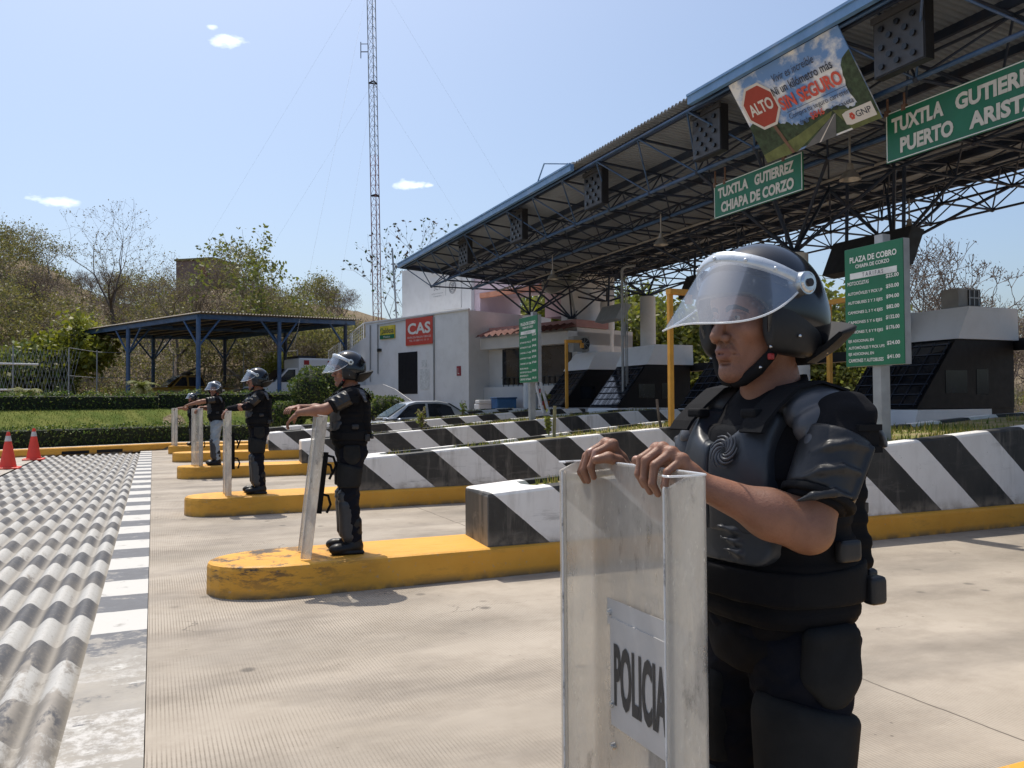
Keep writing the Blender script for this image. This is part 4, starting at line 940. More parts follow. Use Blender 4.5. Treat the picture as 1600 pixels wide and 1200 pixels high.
LABS = {'o': ('olive green tree of the dry hillside wood', 'olive trees on the hillside'), 'd': ('dusty half dry tree of the hillside wood', 'dusty trees on the hillside'), 't': ('pale leafless twiggy tree on the brown hillside', 'leafless trees on the hillside'), 'g': ('fresh green tree on the slope behind the toll booths', 'green trees behind the booths')}
for i in range(84):
    px = r.uniform(-160, 560); D = r.uniform(50, 88); x, y = at(px, D)
    k = r.choice('ooddtt'); P_ = {'o': T_OLIVE, 'd': T_DUST, 't': T_TWIG}[k]
    put_tree(r.choice(P_), x, y, LABS[k][0], {'o': 'olive_tree', 'd': 'dusty_tree', 't': 'bare_tree'}[k], r.uniform(.65, 1.05), r.uniform(0, 6.2), LABS[k][1])
for i in range(14):
    px = r.uniform(440, 590); D = r.uniform(50, 64); x, y = at(px, D)
    put_tree(r.choice(T_GREEN+T_OLIVE), x, y, 'green bushy tree between the carport roof and the white office', 'bushy_tree', r.uniform(.6, .9), r.uniform(0, 6.2), 'green trees left of the office')
for i in range(34):
    px = r.uniform(790, 1330); D = r.uniform(45, 60); x, y = at(px, D)
    put_tree(r.choice(T_GREEN), x, y, LABS['g'][0], 'green_tree', r.uniform(1.1, 1.7), r.uniform(0, 6.2), LABS['g'][1])
for i in range(18):
    px = r.uniform(1230, 1720); D = r.uniform(50, 70); x, y = at(px, D)
    put_tree(r.choice(T_TWIG+T_BARE), x, y, 'grey leafless tree on the dry slope behind the near toll booth', 'bare_tree', r.uniform(.9, 1.4), r.uniform(0, 6.2), 'leafless trees at the right')
# the undergrowth of the hill, one tangled mass
rs = np.random.RandomState(3); pts = []; tw = MB()
for i in range(3600):
    px = rs.uniform(-220, 1750); D = 45+45*rs.rand()**1.2; x, y = at(px, D)
    if 2 < x < 34 and y < 50 and D < 56 and px > 570: continue
    z = ground_z(x, y); rad = rs.uniform(.3, 1.0)
    n_ = int(26+rs.rand()*34); q = rs.normal(size=(n_, 3))*np.array([rad, rad, rad*.7])*.6; q[:, 2] = np.abs(q[:, 2]); pts.append(q+np.array([x, y, z]))
    for k in range(3):
        a = rs.uniform(0, 6.28); l_ = rs.uniform(.6, 1.9); b = Vector((x+rs.uniform(-.8, .8), y+rs.uniform(-.8, .8), z-.1)); tw.cyl(b, b+Vector((cos(a)*.45*l_, sin(a)*.45*l_, l_)), .018, .006, n=3, cap=False)
me = leaves(np.concatenate(pts), .095, .5, [M_OL1, M_OL2, M_DRY, M_OL1, M_DRY, M_BR], 4)
ob = tag(link('hillside_scrub', me), 'tangled olive and straw brown scrub covering the hillside', 'scrub', kind='stuff')
tag(tw.build('scrub_twigs', M_BARKP), 'dead grey sticks standing in the hillside scrub', 'scrub', kind='stuff')

# lawn and hedges between kerb and car park
xs_ = np.arange(-16, 9.41, .4); ds = np.arange(.6, 5.3, .3)
V = [(x, curb_y(x)+d, ground_z(x, curb_y(x)+d)+.06) for d in ds for x in xs_]; nx = len(xs_)
t = NT('lawn_turf'); n1 = t.noise(1.4, 6); M_LAWN = t.done(t.pbr(t.mix(t.ramp(n1, .35, .65), (.085, .12, .025), (.16, .17, .045)), .95, 0, t.bump(t.noise(30, 3), .8, .03), .1))
o = link('lawn', mesh_from('lawn', V, np.array([(j*nx+i, j*nx+i+1, (j+1)*nx+i+1, (j+1)*nx+i) for j in range(len(ds)-1) for i in range(nx-1)]), M_LAWN, smooth=True)); tag(o, 'sloping green lawn between the two clipped hedges', 'lawn', kind='structure')
pts = []
for i in range(30000):
    x = r.uniform(-9, 9.3); d = r.uniform(1.5, 4.6); pts.append((x, curb_y(x)+d, ground_z(x, curb_y(x)+d)))
tag(link('lawn_grass', grass_field('lawn_grass', pts, .09, .5, [M_G1, M_G2, M_BR], 3, w=.02)), 'short sunlit grass blades of the lawn', 'grass', kind='stuff')
def hedge(name, lab, path, w, h, dens=420, leaf=.045, cat='hedge', mats=None, z0=None):
    """clipped hedge along a path of (x, y): dark core with leaves all over it"""
    R = root(name, lab, cat, (path[0][0], path[0][1], ground_z(*path[0])))
    rr = np.random.RandomState(len(lab)); pts = []; rings = []
    for i in range(len(path)):
        p = Vector(path[i]+(0,)); a = Vector(path[max(i-1, 0)]+(0,)); b = Vector(path[min(i+1, len(path)-1)]+(0,)); d = (b-a).normalized(); n = Vector((-d.y, d.x, 0)); g = ground_z(p.x, p.y)
        e = .05; ww = w/2-e
        rings.append([p-n*ww+Vector((0, 0, g-.1)), p-n*ww+Vector((0, 0, g+h-e-.04)), p-n*(ww-.08)+Vector((0, 0, g+h-e)), p+n*(ww-.08)+Vector((0, 0, g+h-e)), p+n*ww+Vector((0, 0, g+h-e-.04)), p+n*ww+Vector((0, 0, g-.1))])
        if i < len(path)-1:
            q = Vector(path[i+1]+(0,)); L_ = (q-p).length
            for k in range(int(L_*dens)):
                f = rr.rand(); c = p.lerp(q, f); g2 = ground_z(c.x, c.y); s_ = rr.rand()*(2*h+w)
                wav = .045*sin(c.x*5.1)+.04*sin(c.y*7+c.x*2.3)+.05*sin(c.x*1.3)*sin(c.x*11.7)+(.06*rr.rand() if rr.rand() < .12 else 0)
                if s_ < h: off = -w/2; zz = s_
                elif s_ < h+w: off = s_-h-w/2; zz = h+wav
                else: off = w/2; zz = s_-h-w
                j = rr.normal(size=3)*(.035+.05*(rr.rand() < .15))
                pts.append((c.x+n.x*off+j[0], c.y+n.y*off+j[1], g2+zz+j[2]))
    mb = MB(); mb.loft(rings, closed=False, smooth=False); mb.add(rings[0], [(0, 1, 2, 3, 4, 5)]); mb.add(rings[-1], [(5, 4, 3, 2, 1, 0)]); mb.build('dark_core', M_HCORE, R)
    me = leaves(np.array(pts)-np.array(R.location), leaf, .4, mats or [M_DK, M_HG, M_HG, M_BR], 5, name='foliage'); link('foliage', me, R); return R
M_HCORE = mat('hedge_dark_core', (.014, .020, .008), .95, var=.4, vs=8)  # solid near-black core stands in for the shade inside the leaves
fp = [(x, curb_y(x)+1.05) for x in np.arange(-14, 5.0, .7)]
hedge('clipped_hedge', 'low front clipped hedge along the yellow kerb', fp, .62, .66)
bp_ = [(x, curb_y(x)+4.9+.25*max(0, x+1)*.2) for x in np.arange(-14, .3, .7)]
hedge('clipped_hedge', 'rear clipped hedge on top of the lawn in front of the carport posts', bp_, .9, .62)
hedge('clipped_hedge', 'shaded hedge behind the officers, below the parked pickup and ambulance', [(x, 37.3+.05*x) for x in np.arange(.2, 9.6, .7)], .9, .72)
def blob(name, lab, c, rad, n, leaf=.05, mats=None, cat='shrub'):
    R = root(name, lab, cat, (c[0], c[1], c[2]-rad[2]*.9)); rr = np.random.RandomState(int(c[0]*10) % 97); q = rr.normal(size=(n, 3)); q /= np.linalg.norm(q, axis=1)[:, None]
    bump = 1+.07*np.sin(q[:, 0]*7+q[:, 2]*5)+.05*np.sin(q[:, 1]*9)
    p = q*np.array(rad)*(bump*(.93+.1*rr.rand(n)))[:, None]+np.array((0, 0, rad[2]*.9))
    mb = MB(); mb.sphere((0, 0, rad[2]*.9), [k*.9 for k in rad], 14, 10); mb.cyl((0, 0, -.3), (0, 0, rad[2]*.5), .06); mb.build('dark_core', M_HCORE, R, rel=True)
    link('foliage', leaves(p, leaf, .45, mats or [M_DK, M_HG, M_HG, M_BR], 6, name='foliage'), R)
x, y = at(497, 32.3); blob('round_shrub', 'big rounded clipped shrub left of the second officer helmet, before the ambulance', (x, y, 2.05), (1.08, 1.0, 1.05), 5200)
x, y = at(447, 31.5); blob('round_shrub', 'low sunlit clipped shrub between the third and second officers', (x, y, 1.08), (.72, .6, .66), 3000)
x, y = at(602, 33.8); blob('round_shrub', 'clipped shrub in front of the office ramp wall beside the grey sedan', (x, y, 1.2), (.95, .7, .75), 3000)
# small palms with their white painted stone
def palm(lab, x, y, th, rad, seed):
    g = ground_z(x, y); R = root('small_palm', lab, 'palm', (x, y, g), 'young palms on the lawn'); rr = random.Random(seed)
    mb = MB(); mb.tube([(x, y, g-.1), (x+.02, y, g+th*.5), (x, y, g+th)], [.11, .10, .085], 8); mb.build('trunk', M_BARK, R)
    mb = MB()
    for k in range(34):
        a = rr.uniform(0, 2*pi); el = rr.uniform(-.1, 1.25); d = Vector((cos(a), sin(a), 0)); prev = None; L_ = rad*rr.uniform(.8, 1.15); pp = []
        for s_ in range(8):
            f = s_/7; pp.append(Vector((x, y, g+th)) + d*(L_*f*cos(el*(1-f*.4))) + Vector((0, 0, L_*(sin(el)*f*1.15 - .75*f*f))))
        mb.tube(pp, [.012*(1-f_/8) for f_ in range(8)], 3, cap=False)
        for s_ in range(1, 8):
            for h_ in range(3):
                p = pp[s_-1].lerp(pp[s_], h_/3); dd = (pp[s_]-pp[s_-1]).normalized(); sd = dd.cross(Vector((0, 0, 1))).normalized()
                for sg in (-1, 1):
                    l_ = .26*rad/.7*(1-.5*s_/8); e = p+sd*(sg*l_*.75)+dd*(l_*.6)-Vector((0, 0, l_*.35)); w_ = dd*.012
                    mb.add([p-w_, p+w_, e], [(0, 1, 2)])
    mb.build('fronds', [M_G2 if seed == 2 else M_BR], R)
x, y = at(222, 35.6); palm('small palm in the middle of the lawn under the first carport posts', x, y, .95, .78, 1)
x, y = at(38, 33.2); palm('small yellowish palm behind the white stone and orange cones', x, y, .62, .8, 2)
x, y = at(33, 31.35); g = ground_z(x, y); R = root('painted_stone', 'white painted block set in the front hedge behind the cones', 'block', (x, y, g))
mb = MB(); mb.rbox((x, y, g+.26), (.50, .42, .62), .05); mb.build('block', M_WHITE, R)
# plants on the islands
def sprig(name, lab, x, y, z, h, w, n, mats, pot=None, stake=None, seed=1):
    R = root(name, lab, 'plant', (x, y, z)); rr = random.Random(seed); mb = MB(); pts = []
    for k in range(7):
        a = rr.uniform(0, 6.28); e = Vector((x+cos(a)*w*rr.random(), y+sin(a)*w*rr.random(), z+h*rr.uniform(.6, 1))); mb.cyl((x, y, z-.02), e, .012, .005, n=4)
        for q in range(n): 
            f = rr.uniform(.25, 1.05); c = Vector((x, y, z)).lerp(e, f); pts.append((c.x-x+rr.gauss(0, w*.22), c.y-y+rr.gauss(0, w*.22), c.z-z+rr.gauss(0, h*.09)))
    mb.build('stems', M_BARK, R); link('leaves', leaves(np.array(pts), .045, .5, mats, seed, name='leaves'), R)
    if pot:
        mb = MB(); mb.loft([[(x+r_*cos(a), y+r_*sin(a), zz) for a in np.linspace(0, 2*pi, 15)[:-1]] for r_, zz in ((.13, z-.28), (.17, z), (.185, z), (.185, z+.04), (.15, z+.04), (.14, z-.02))]); mb.build('pot', pot, R)
    if stake: mb = MB(); mb.cyl((x+.1, y, z-.05), (x+.12, y, z+stake), .03, n=6); mb.build('stake', M_G3 if False else mat('stake_wood', (.22, .2, .1), .8, var=.3, vs=12), R)
sprig('leafy_shrub', 'small round green bush at the right edge behind the nearest striped barrier', 13.3, 8.1, 1.22, .52, .34, 34, [M_HG, M_BR, M_OL1], seed=3)
sprig('sapling', 'small leafy sapling on the island behind the second officer', 4.25, 19.6, .86, .55, .14, 14, [M_BR, M_HG], seed=4)
sprig('weed_clump', 'reddish weed clump in front of the grey sedan window', 6.1, 19.7, .98, .5, .2, 16, [M_BR, M_DRY, M_YL], seed=5)
sprig('potted_plant', 'small bright plant in an orange pot before the farthest booths', 12.25, 25.4, 1.62, .36, .22, 24, [M_BR, M_YL], mat('orange_pot', (.5, .2, .03), .6), seed=6)
sprig('staked_plant', 'green stalk tied to a wooden stake on the third island', 6.35, 13.0, 1.05, .34, .07, 12, [M_YL, M_BR], None, .5, seed=7)
sprig('small_weed', 'small green weed in the middle of the far island wall', 9.3, 25.5, 1.2, .5, .16, 12, [M_BR, M_HG], seed=8)
R = root('thin_stake', 'thin crooked stick standing in the third island planter', 'stick', (8.75, 13.1, 1.15)); mb = MB(); mb.tube([(8.72, 13.0, .95), (8.66, 13.05, 1.3), (8.62, 13.05, 1.65)], .025, 6); mb.build('stick', M_BARK, R)
# ------------------------------------------------------------------ carport, fence, mast, hill house, cones
B_, A_, C_ = Vector((1.9, 40.5, 5.75)), Vector((-4.2, 50.5, 5.5)), Vector((10.3, 45.7, 6.2)); D_ = A_+C_-B_
R = root('carport', 'open carport with blue steel posts and corrugated roof on the left', 'carport', (3, 47, 1.4))
def cq(a, b, dz=0): return B_ + (A_-B_)*a + (C_-B_)*b + Vector((0, 0, dz))
mb = MB(); rings = []; n_ = 56
for i in range(n_*4+1):
    f = i/(n_*4); h_ = (0, 0, .05, .05)[i % 4]; rings.append([cq(-.03, -.02+1.04*f, h_+.08), cq(1.03, -.02+1.04*f, h_+.08)])
mb.loft(rings, closed=False, smooth=False)
rings = []; 
o = mb.build('roof', mat('pale_roof_sheet', (.34, .29, .22), .6, .1, var=.2, vs=1, dirt=(.18, .13, .09), dirt_amt=.6), R); o.modifiers.new('t', 'SOLIDIFY').thickness = .015
mb = MB()
for (p, q) in ((A_, B_), (B_, C_), (C_, D_), (D_, A_), ((A_+B_)/2, (C_+D_)/2)):
    d = (q-p).normalized(); s_ = d.cross(Vector((0, 0, 1))).normalized()
    mb.box((p+q)/2+Vector((0, 0, -.06)), ((q-p).length, .12, .22), M=Matrix((d, -s_, d.cross(-s_))).transposed())
mb.build('edge_beam', M_BLUE, R)
mb = MB()
for k in range(1, 8):
    p, q = cq(.005, k/8, -.02), cq(.995, k/8, -.02); mb.cyl(p, q, .06, n=4)
mb.build('purlins', M_NAVY, R)
posts = [(0, 0), (.5, 0), (1, 0), (0, .47), (0, .93), (1, .5), (1, 1), (.5, 1)]
for (a, b) in posts:
    p = cq(a, b, -.1); g = ground_z(p.x, p.y)
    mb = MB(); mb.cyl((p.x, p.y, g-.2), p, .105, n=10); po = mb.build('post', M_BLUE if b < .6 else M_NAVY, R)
    mb = MB()
    for d in ((A_-B_).normalized(), (C_-B_).normalized()):
        for sg in (-1, 1):
            e = p + d*(sg*1.15); w = e-B_
            ua = w.dot((A_-B_).normalized())/(A_-B_).length; ub_ = w.dot((C_-B_).normalized())/(C_-B_).length
            if -.02 < ua < 1.02 and -.02 < ub_ < 1.02: mb.cyl(p-Vector((0, 0, 1.35)), e-Vector((0, 0, .05)), .05, n=6)
    if mb.V: mb.build('brace', M_BLUE, po)
# fence
R = root('wire_fence', 'wire fence with white pipe rails and thin posts behind the hedge on the left', 'fence', (-6, 42, 1.4))
P0, P1 = Vector((-12, 39.2, 0)), Vector((-3.6, 43.4, 0))
mb = MB(); 
for k in range(5):
    p = P0.lerp(P1, k/4); mb.cyl((p.x, p.y, 1.3), (p.x, p.y, 4.3), .035, n=6)
for (x, y) in ((-2.6, 46.5), (1.0, 48.5), (4.8, 50.0), (8, 51)):
    g = ground_z(x, y); mb.cyl((x, y, g-.1), (x, y, g+3.0), .035, n=6)
mb.build('posts', M_GREY, R)
mb = MB(); 
for z in (2.30, 3.45): mb.cyl((P0.x, P0.y, z), (P0.lerp(P1, .86).x, P0.lerp(P1, .86).y, z+.05), .05, n=6)
mb.build('rails', M_WCOL, R)
mb = MB(); ch = [P1, Vector((-2.6, 46.5, 0)), Vector((1.0, 48.5, 0)), Vector((4.8, 50, 0)), Vector((8, 51, 0))]
for i in range(4):
    for h_ in (.6, 1.6, 2.9): mb.cyl(ch[i]+Vector((0, 0, ground_z(ch[i].x, ch[i].y)+h_)), ch[i+1]+Vector((0, 0, ground_z(ch[i+1].x, ch[i+1].y)+h_)), .014, n=4)
for k in range(60):
    p = P0.lerp(P1, k/60); mb.cyl((p.x, p.y, 1.35), (p.x+.6, p.y+.3, 4.2), .008, n=3, cap=False); mb.cyl((p.x+.6, p.y+.3, 1.35), (p.x, p.y, 4.2), .008, n=3, cap=False)
mb.build('wire', M_GREY, R)
# radio mast
x, y = at(592, 62); g = ground_z(x, y)
R = root('radio_mast', 'tall slender lattice radio mast reaching out of the top of the picture', 'mast', (x, y, g))
M_MR = mat('mast_red', (.30, .10, .08), .6, var=.15); M_MW = mat('mast_pale', (.45, .44, .44), .6, var=.15)
mb = MB(); Hm = 38; wd = .36; lean = -.016
def mp_(k, z): a = k*2*pi/3+.4; return Vector((x+wd*cos(a)+lean*z*cos(YAW), y+wd*sin(a)-lean*z*sin(YAW), g+z))
for z0 in np.arange(0, Hm, .75):
    mb.mi = 0 if z0 < 17 else 1
    for k in range(3):
        mb.cyl(mp_(k, z0), mp_(k, z0+.75), .035, n=4, cap=False); mb.cyl(mp_(k, z0), mp_((k+1) % 3, z0+.75), .016, n=3, cap=False); mb.cyl(mp_(k, z0), mp_((k+1) % 3, z0), .014, n=3, cap=False)
mb.build('lattice', [M_MR, M_GREY], R)
mb = MB()
for z0 in (14.2, 22.8, 31.6):
    for k in range(3): mb.cyl(mp_(k, z0)*1.0, mp_((k+1) % 3, z0), .06, n=5)
mb.build('platform_ring', M_NAVY, R)
mb = MB()
for (z0, w_) in ((25.2, .55), (31.9, 1.2), (32.6, 1.2)):
    p = mp_(1, z0); e = p+Vector((-w_*cos(YAW), w_*sin(YAW), 0)); mb.cyl(p, e, .04, n=5); mb.cyl(e+Vector((0, 0, -.5)), e+Vector((0, 0, .75)), .035, n=5); mb.cyl(p+Vector((0, 0, .6)), e+Vector((0, 0, .6)), .03, n=5)
mb.build('antenna', M_NAVY, R)
mb = MB()
for zt, sp in ((31.5, 24), (22.8, 17)):
    for a in (.2, 2.4, 4.3): mb.cyl((x+lean*zt*.9, y, g+zt), (x+sp*cos(a), y+sp*sin(a), g+1), .004, n=3, cap=False)
mb.build('guy_wire', M_GREY, R)
# house on the hill and the long wall
M_HB = mat('brown_house_wall', (.25, .17, .14), .9, var=.15, vs=1); M_HR = mat('reddish_house_wall', (.24, .085, .065), .9, var=.15, vs=1)
x, y = at(325, 92); g = ground_z(x, y); R = root('hill_house', 'brown flat roofed house on the hilltop among the trees', 'house', (x, y, g)); R0 = Matrix.Rotation(-YAW-.25, 3, 'Z')
mb = MB(); mb.box((x, y, g+.7), (4.6, 5, 4.2), M=R0); mb.build('wall', M_HB, R)
mb = MB(); q = R0 @ Vector((-2.32, 0, 0)); mb.box((x+q.x, y+q.y, g+.5), (.03, 4.9, 4.1), M=R0); q = R0 @ Vector((1.2, -2.53, .3)); mb.box((x+q.x, y+q.y, g+1.5), (.9, .04, 1.1), M=R0); mb.build('side_wall', M_HR, R)
mb = MB(); mb.box((x, y, g+2.92), (4.9, 5.3, .22), M=R0); mb.build('roof', M_SOIL, R)
# traffic cones
M_CONE = mat('orange_cone_plastic', (.72, .055, .028), .45, var=.08, vs=4); M_CBAND = mat('cone_reflective_band', (.55, .5, .47), .4, var=.15, vs=9)
for (x, y, lab, sc) in ((-3.42, 24.7, 'orange traffic cone nearer to the camera at the left edge', 1.0), (-3.27, 28.4, 'orange traffic cone farther away, beside the kerb drain', 1.0)):
    R = root('traffic_cone', lab, 'traffic cone', (x, y, 0), 'orange cones by the rumble strip')
    def cone(mb, z0, z1, e=0):
        f = lambda z: .205-.17*(z/.92)+e; mb.loft([[(x+f(z)*cos(a), y+f(z)*sin(a), z+.03) for a in np.linspace(0, 2*pi, 21)[:-1]] for z in (z0, z1)], smooth=True)
    mb = MB(); mb.rbox((x, y, .025), (.56, .56, .045), .02); cone(mb, .01, .92); mb.cyl((x, y, .94), (x, y, .951), .033); mb.build('body', M_CONE, R)
    mb = MB(); cone(mb, .68, .82, .004); mb.build('band', M_CBAND, R)
# blue box and white crates by the office
x, y = on_ = at(787, 36.4); R = root('blue_box', 'blue box standing by the office wall behind the striped barrier', 'box', (x, y, .3)); mb = MB(); mb.rbox((x, y, 1.05), (.95, .7, 1.5), .05); mb.build('box', mat('bright_blue_paint', (.03, .11, .27), .5), R); mb = MB(); mb.rbox((x, y, 1.83), (1.0, .75, .07), .03); mb.build('lid', mat('bright_blue_lid', (.02, .07, .18), .5), R)
x, y = at(762, 36.8); R = root('white_crate', 'low white crates left of the blue box', 'crate', (x, y, .3)); mb = MB(); mb.rbox((x, y, 1.0), (1.1, .6, 1.15), .04); mb.rbox((x-.2, y-.1, 1.67), (.7, .5, .16), .03); mb.build('crate', M_WHITE, R)

# ------------------------------------------------------------------ vehicles (local x forward, y left)
def ring_car(x, w, zb, zt, tumble=0.0, rr=.12):
    """cross section of a car body at x: half width w at the belt"""
    return [(x, -w*.92, zb), (x, -w, zb+.12), (x, -w*1.0, (zb+zt)/2), (x, -w*.97, zt-rr), (x, -w*.9, zt-.02), (x, -w*.5, zt), (x, 0, zt+.01), (x, w*.5, zt), (x, w*.9, zt-.02), (x, w*.97, zt-rr), (x, w, (zb+zt)/2), (x, w, zb+.12), (x, w*.92, zb)]
M_TYRE = mat('tyre_rubber', (.018, .018, .018), .85, var=.2); M_RIM = mat('wheel_rim', (.35, .36, .37), .35, .6, var=.1)
def wheel(R, x, y, r_, s):
    mb = MB(); mb.cyl((x, y-.09, r_), (x, y+.09, r_), r_, n=24); w = mb.build('wheel', M_TYRE, R, rel=True)
    mb = MB(); mb.cyl((x, y-.095 if s < 0 else y+.08, r_), (x, y-.08 if s < 0 else y+.095, r_), r_*.62, n=18); mb.build('rim', M_RIM, w, rel=True)
def paint(name, c, rough=.25, metal=.2):
    t = NT(name); n1 = t.noise(3, 4); return t.done(t.pbr(t.mix(n1, tuple(Vector(c)*.9), tuple(Vector(c)*1.05)), rough, metal, None, .5, Coat_Weight=.5))
def glass_poly(mb, pts): mb.add(pts, [tuple(range(len(pts)))])
R = root('sedan', 'silver grey sedan seen behind the striped barriers in front of the office', 'car', (8.4, 27.75, .0), None, pi)
S = paint('silver_car_paint', (.50, .52, .54), .3, .5); k = 1.10
mb = MB()
secs = [(2.15, .62, .35, .62), (2.05, .78, .28, .74), (1.7, .86, .24, .86), (1.0, .89, .24, .95), (.3, .9, .24, 1.0), (-.8, .9, .24, 1.02), (-1.5, .89, .24, 1.03), (-2.0, .83, .28, 1.0), (-2.2, .7, .36, .9)]
mb.loft([ring_car(x*k, w, zb, zt*k) for x, w, zb, zt in reversed(secs)], closed=True, cap=True); mb.build('body', S, R, rel=True)
def cab(x, w, z): return [(x, -w, z), (x, w, z)]
mb = MB(); prof = [(1.12, .80, 1.0), (.40, .66, 1.46), (.15, .63, 1.52), (-.55, .63, 1.525), (-.85, .65, 1.47), (-1.55, .78, 1.04)]
rings = []
for x, w, z in prof: rings.append([(x*k, -w, z*k), (x*k, -w*.8, (z+.025)*k), (x*k, w*.8, (z+.025)*k), (x*k, w, z*k)])
mb.loft(rings, closed=False)
mb.build('roof', S, R, rel=True)
for s in (-1, 1):
    g = MB(); e = .004*s
    def sp(x, f, z=None):   # point on the side between belt and roof line
        zr = np.interp(-x, [-1.12, -.40, -.15, .55, .85, 1.55], [1.0, 1.46, 1.52, 1.525, 1.47, 1.04]); wr = np.interp(-x, [-1.12, -.40, -.15, .55, .85, 1.55], [.80, .66, .63, .63, .65, .78])
        zb_ = 1.0; wb_ = .845; return Vector((x*k, s*(wb_+(wr-wb_)*f), (zb_+(zr-zb_)*f)*k))
    mb = MB(); xsq = np.linspace(1.12, -1.55, 20); mb.loft([[sp(x, 0), sp(x, .5), sp(x, 1)] for x in (xsq if s > 0 else xsq)], closed=False, smooth=False); mb.build('pillar_panel', S, R, rel=True)
    mb = MB()
    for (x0, x1) in ((.86, -.12), (-.20, -1.08)):
        pts = [sp(x, .10)+Vector((0, .006*s, 0)) for x in np.linspace(x0, x1, 6)] + [sp(x, .88)+Vector((0, .006*s, 0)) for x in np.linspace(x1+(.12 if x1 < -1 else 0), x0-(.42 if x0 > .5 else 0), 6)]
        glass_poly(mb, pts if s < 0 else pts[::-1])
    mb.build('side_window', M_TINT, R, rel=True)
    mb = MB(); mb.sphere((.78*k, s*.98, 1.06), (.07, .1, .07), 10, 6); mb.build('wing_mirror', S, R, rel=True)
    mb = MB(); mb.sphere((2.06*k, s*.62, .70), (.09, .16, .08), 10, 6); mb.build('headlight', M_WCOL, R, rel=True)
    for x in (1.38, -1.36): wheel(R, x*k, s*.80, .33, s)
mb = MB(); mb.add([(1.06*k, -.72, 1.05*k), (1.06*k, .72, 1.05*k), (.44*k, .60, 1.45*k), (.44*k, -.60, 1.45*k)], [(0, 1, 2, 3)]); mb.V = [tuple(Vector(v)+Vector((.03, 0, .02))) for v in mb.V]
t = NT('windscreen_glass'); M_WS = t.done(t.pbr((.10, .14, .17), .08, 0, None, .8)); mb.build('windscreen', M_WS, R, rel=True)
mb = MB(); mb.add([(-.92*k, -.62, 1.45*k), (-.92*k, .62, 1.45*k), (-1.5*k, .72, 1.09*k), (-1.5*k, -.72, 1.09*k)], [(0, 1, 2, 3)]); mb.V = [tuple(Vector(v)+Vector((-.03, 0, .02))) for v in mb.V]; mb.build('rear_window', M_TINT, R, rel=True)

# ambulance: box body with a van cab
x, y = at(475, 43.5); g = ground_z(x, y); R = root('ambulance', 'white box ambulance with red lettering parked under the carport', 'ambulance', (x, y, g-.02), None, pi+.22)
AW = paint('ambulance_white', (.62, .62, .62), .4, 0)
mb = MB(); mb.rbox((-1.35, 0, 1.52), (4.1, 2.15, 2.15), .08); mb.build('box_body', AW, R, rel=True)
mb = MB(); mb.prism([(.70, .45), (2.95, .45), (3.0, .95), (2.85, 1.15), (1.95, 1.32), (1.25, 2.05), (.70, 2.1)], -.96, .96, axis='y'); mb.build('cab', AW, R, rel=True)
mb = MB(); mb.add([(1.97, -.85, 1.36), (1.97, .85, 1.36), (1.32, .8, 2.02), (1.32, -.8, 2.02)], [(0, 1, 2, 3)]); mb.V = [(v[0]+.02, v[1], v[2]+.015) for v in mb.V]; mb.build('windscreen', M_TINT, R, rel=True)
for s in (-1, 1):
    mb = MB(); p = [(.85, s*.968, 1.35), (1.8, s*.968, 1.35), (1.22, s*.968, 1.98), (.85, s*.968, 2.0)]; glass_poly(mb, p if s < 0 else p[::-1]); mb.build('cab_window', M_TINT, R, rel=True)
    mb = MB()
    for xx in (.3, -1.0, -2.9): mb.bb((xx-.14, s*1.078-.01, 2.25), (xx+.14, s*1.078+.01, 2.48))
    for xx in (-.72,): mb.bb((xx-.05, s*1.078-.01, 1.55), (xx+.05, s*1.078+.01, 1.85)); mb.bb((xx-.14, s*1.08-.011, 1.65), (xx+.14, s*1.08+.011, 1.75))
    mb.build('warning_light', mat('warning_red', (.28, .02, .02), .35), R, rel=True)
    for xx in (1.9, -2.1): wheel(R, xx, s*.92, .38, s)
    mb = MB(); mb.rbox((2.97, s*.7, .92), (.1, .35, .2), .03); mb.build('headlight', M_BLACK, R, rel=True)
mb = MB(); sgn = Vector((-1, 0, 0))
for (txt, xa, z, w, h) in (('AMBULANCIA', -1.15, 1.95, 1.75, .24), ('CRUZ ROJA MEXICANA', -.85, 1.58, 2.35, .17), ('CHIAPA DE CORZO', -1.3, 1.25, 1.3, .1)): add_text(mb, txt, (xa, 1.080, z), (-1, 0, 0), (0, 0, 1), 1, width=w, height=h, bold=.01)
for (txt, xa, z, w, h) in (('AMBULANCIA', -2.9, 1.95, 1.75, .24),): add_text(mb, txt, (xa, -1.080, z), (1, 0, 0), (0, 0, 1), 1, width=w, height=h, bold=.01)
mb.build('lettering', mat('ambulance_red_ink', (.16, .05, .06), .5), R, rel=True)
mb = MB(); mb.rbox((1.35, 0, 2.68), (1.0, 1.6, .1), .03); mb.V = [(v[0]-1.2, v[1], v[2]) for v in mb.V]; mb.build('roof_bar', M_BLACK, R, rel=True)
mb = MB(); mb.rbox((3.0, 0, .6), (.14, 1.9, .3), .05); mb.bb((3.0, -.5, .85), (3.02, .5, 1.05)); mb.build('bumper', M_BLACK, R, rel=True)

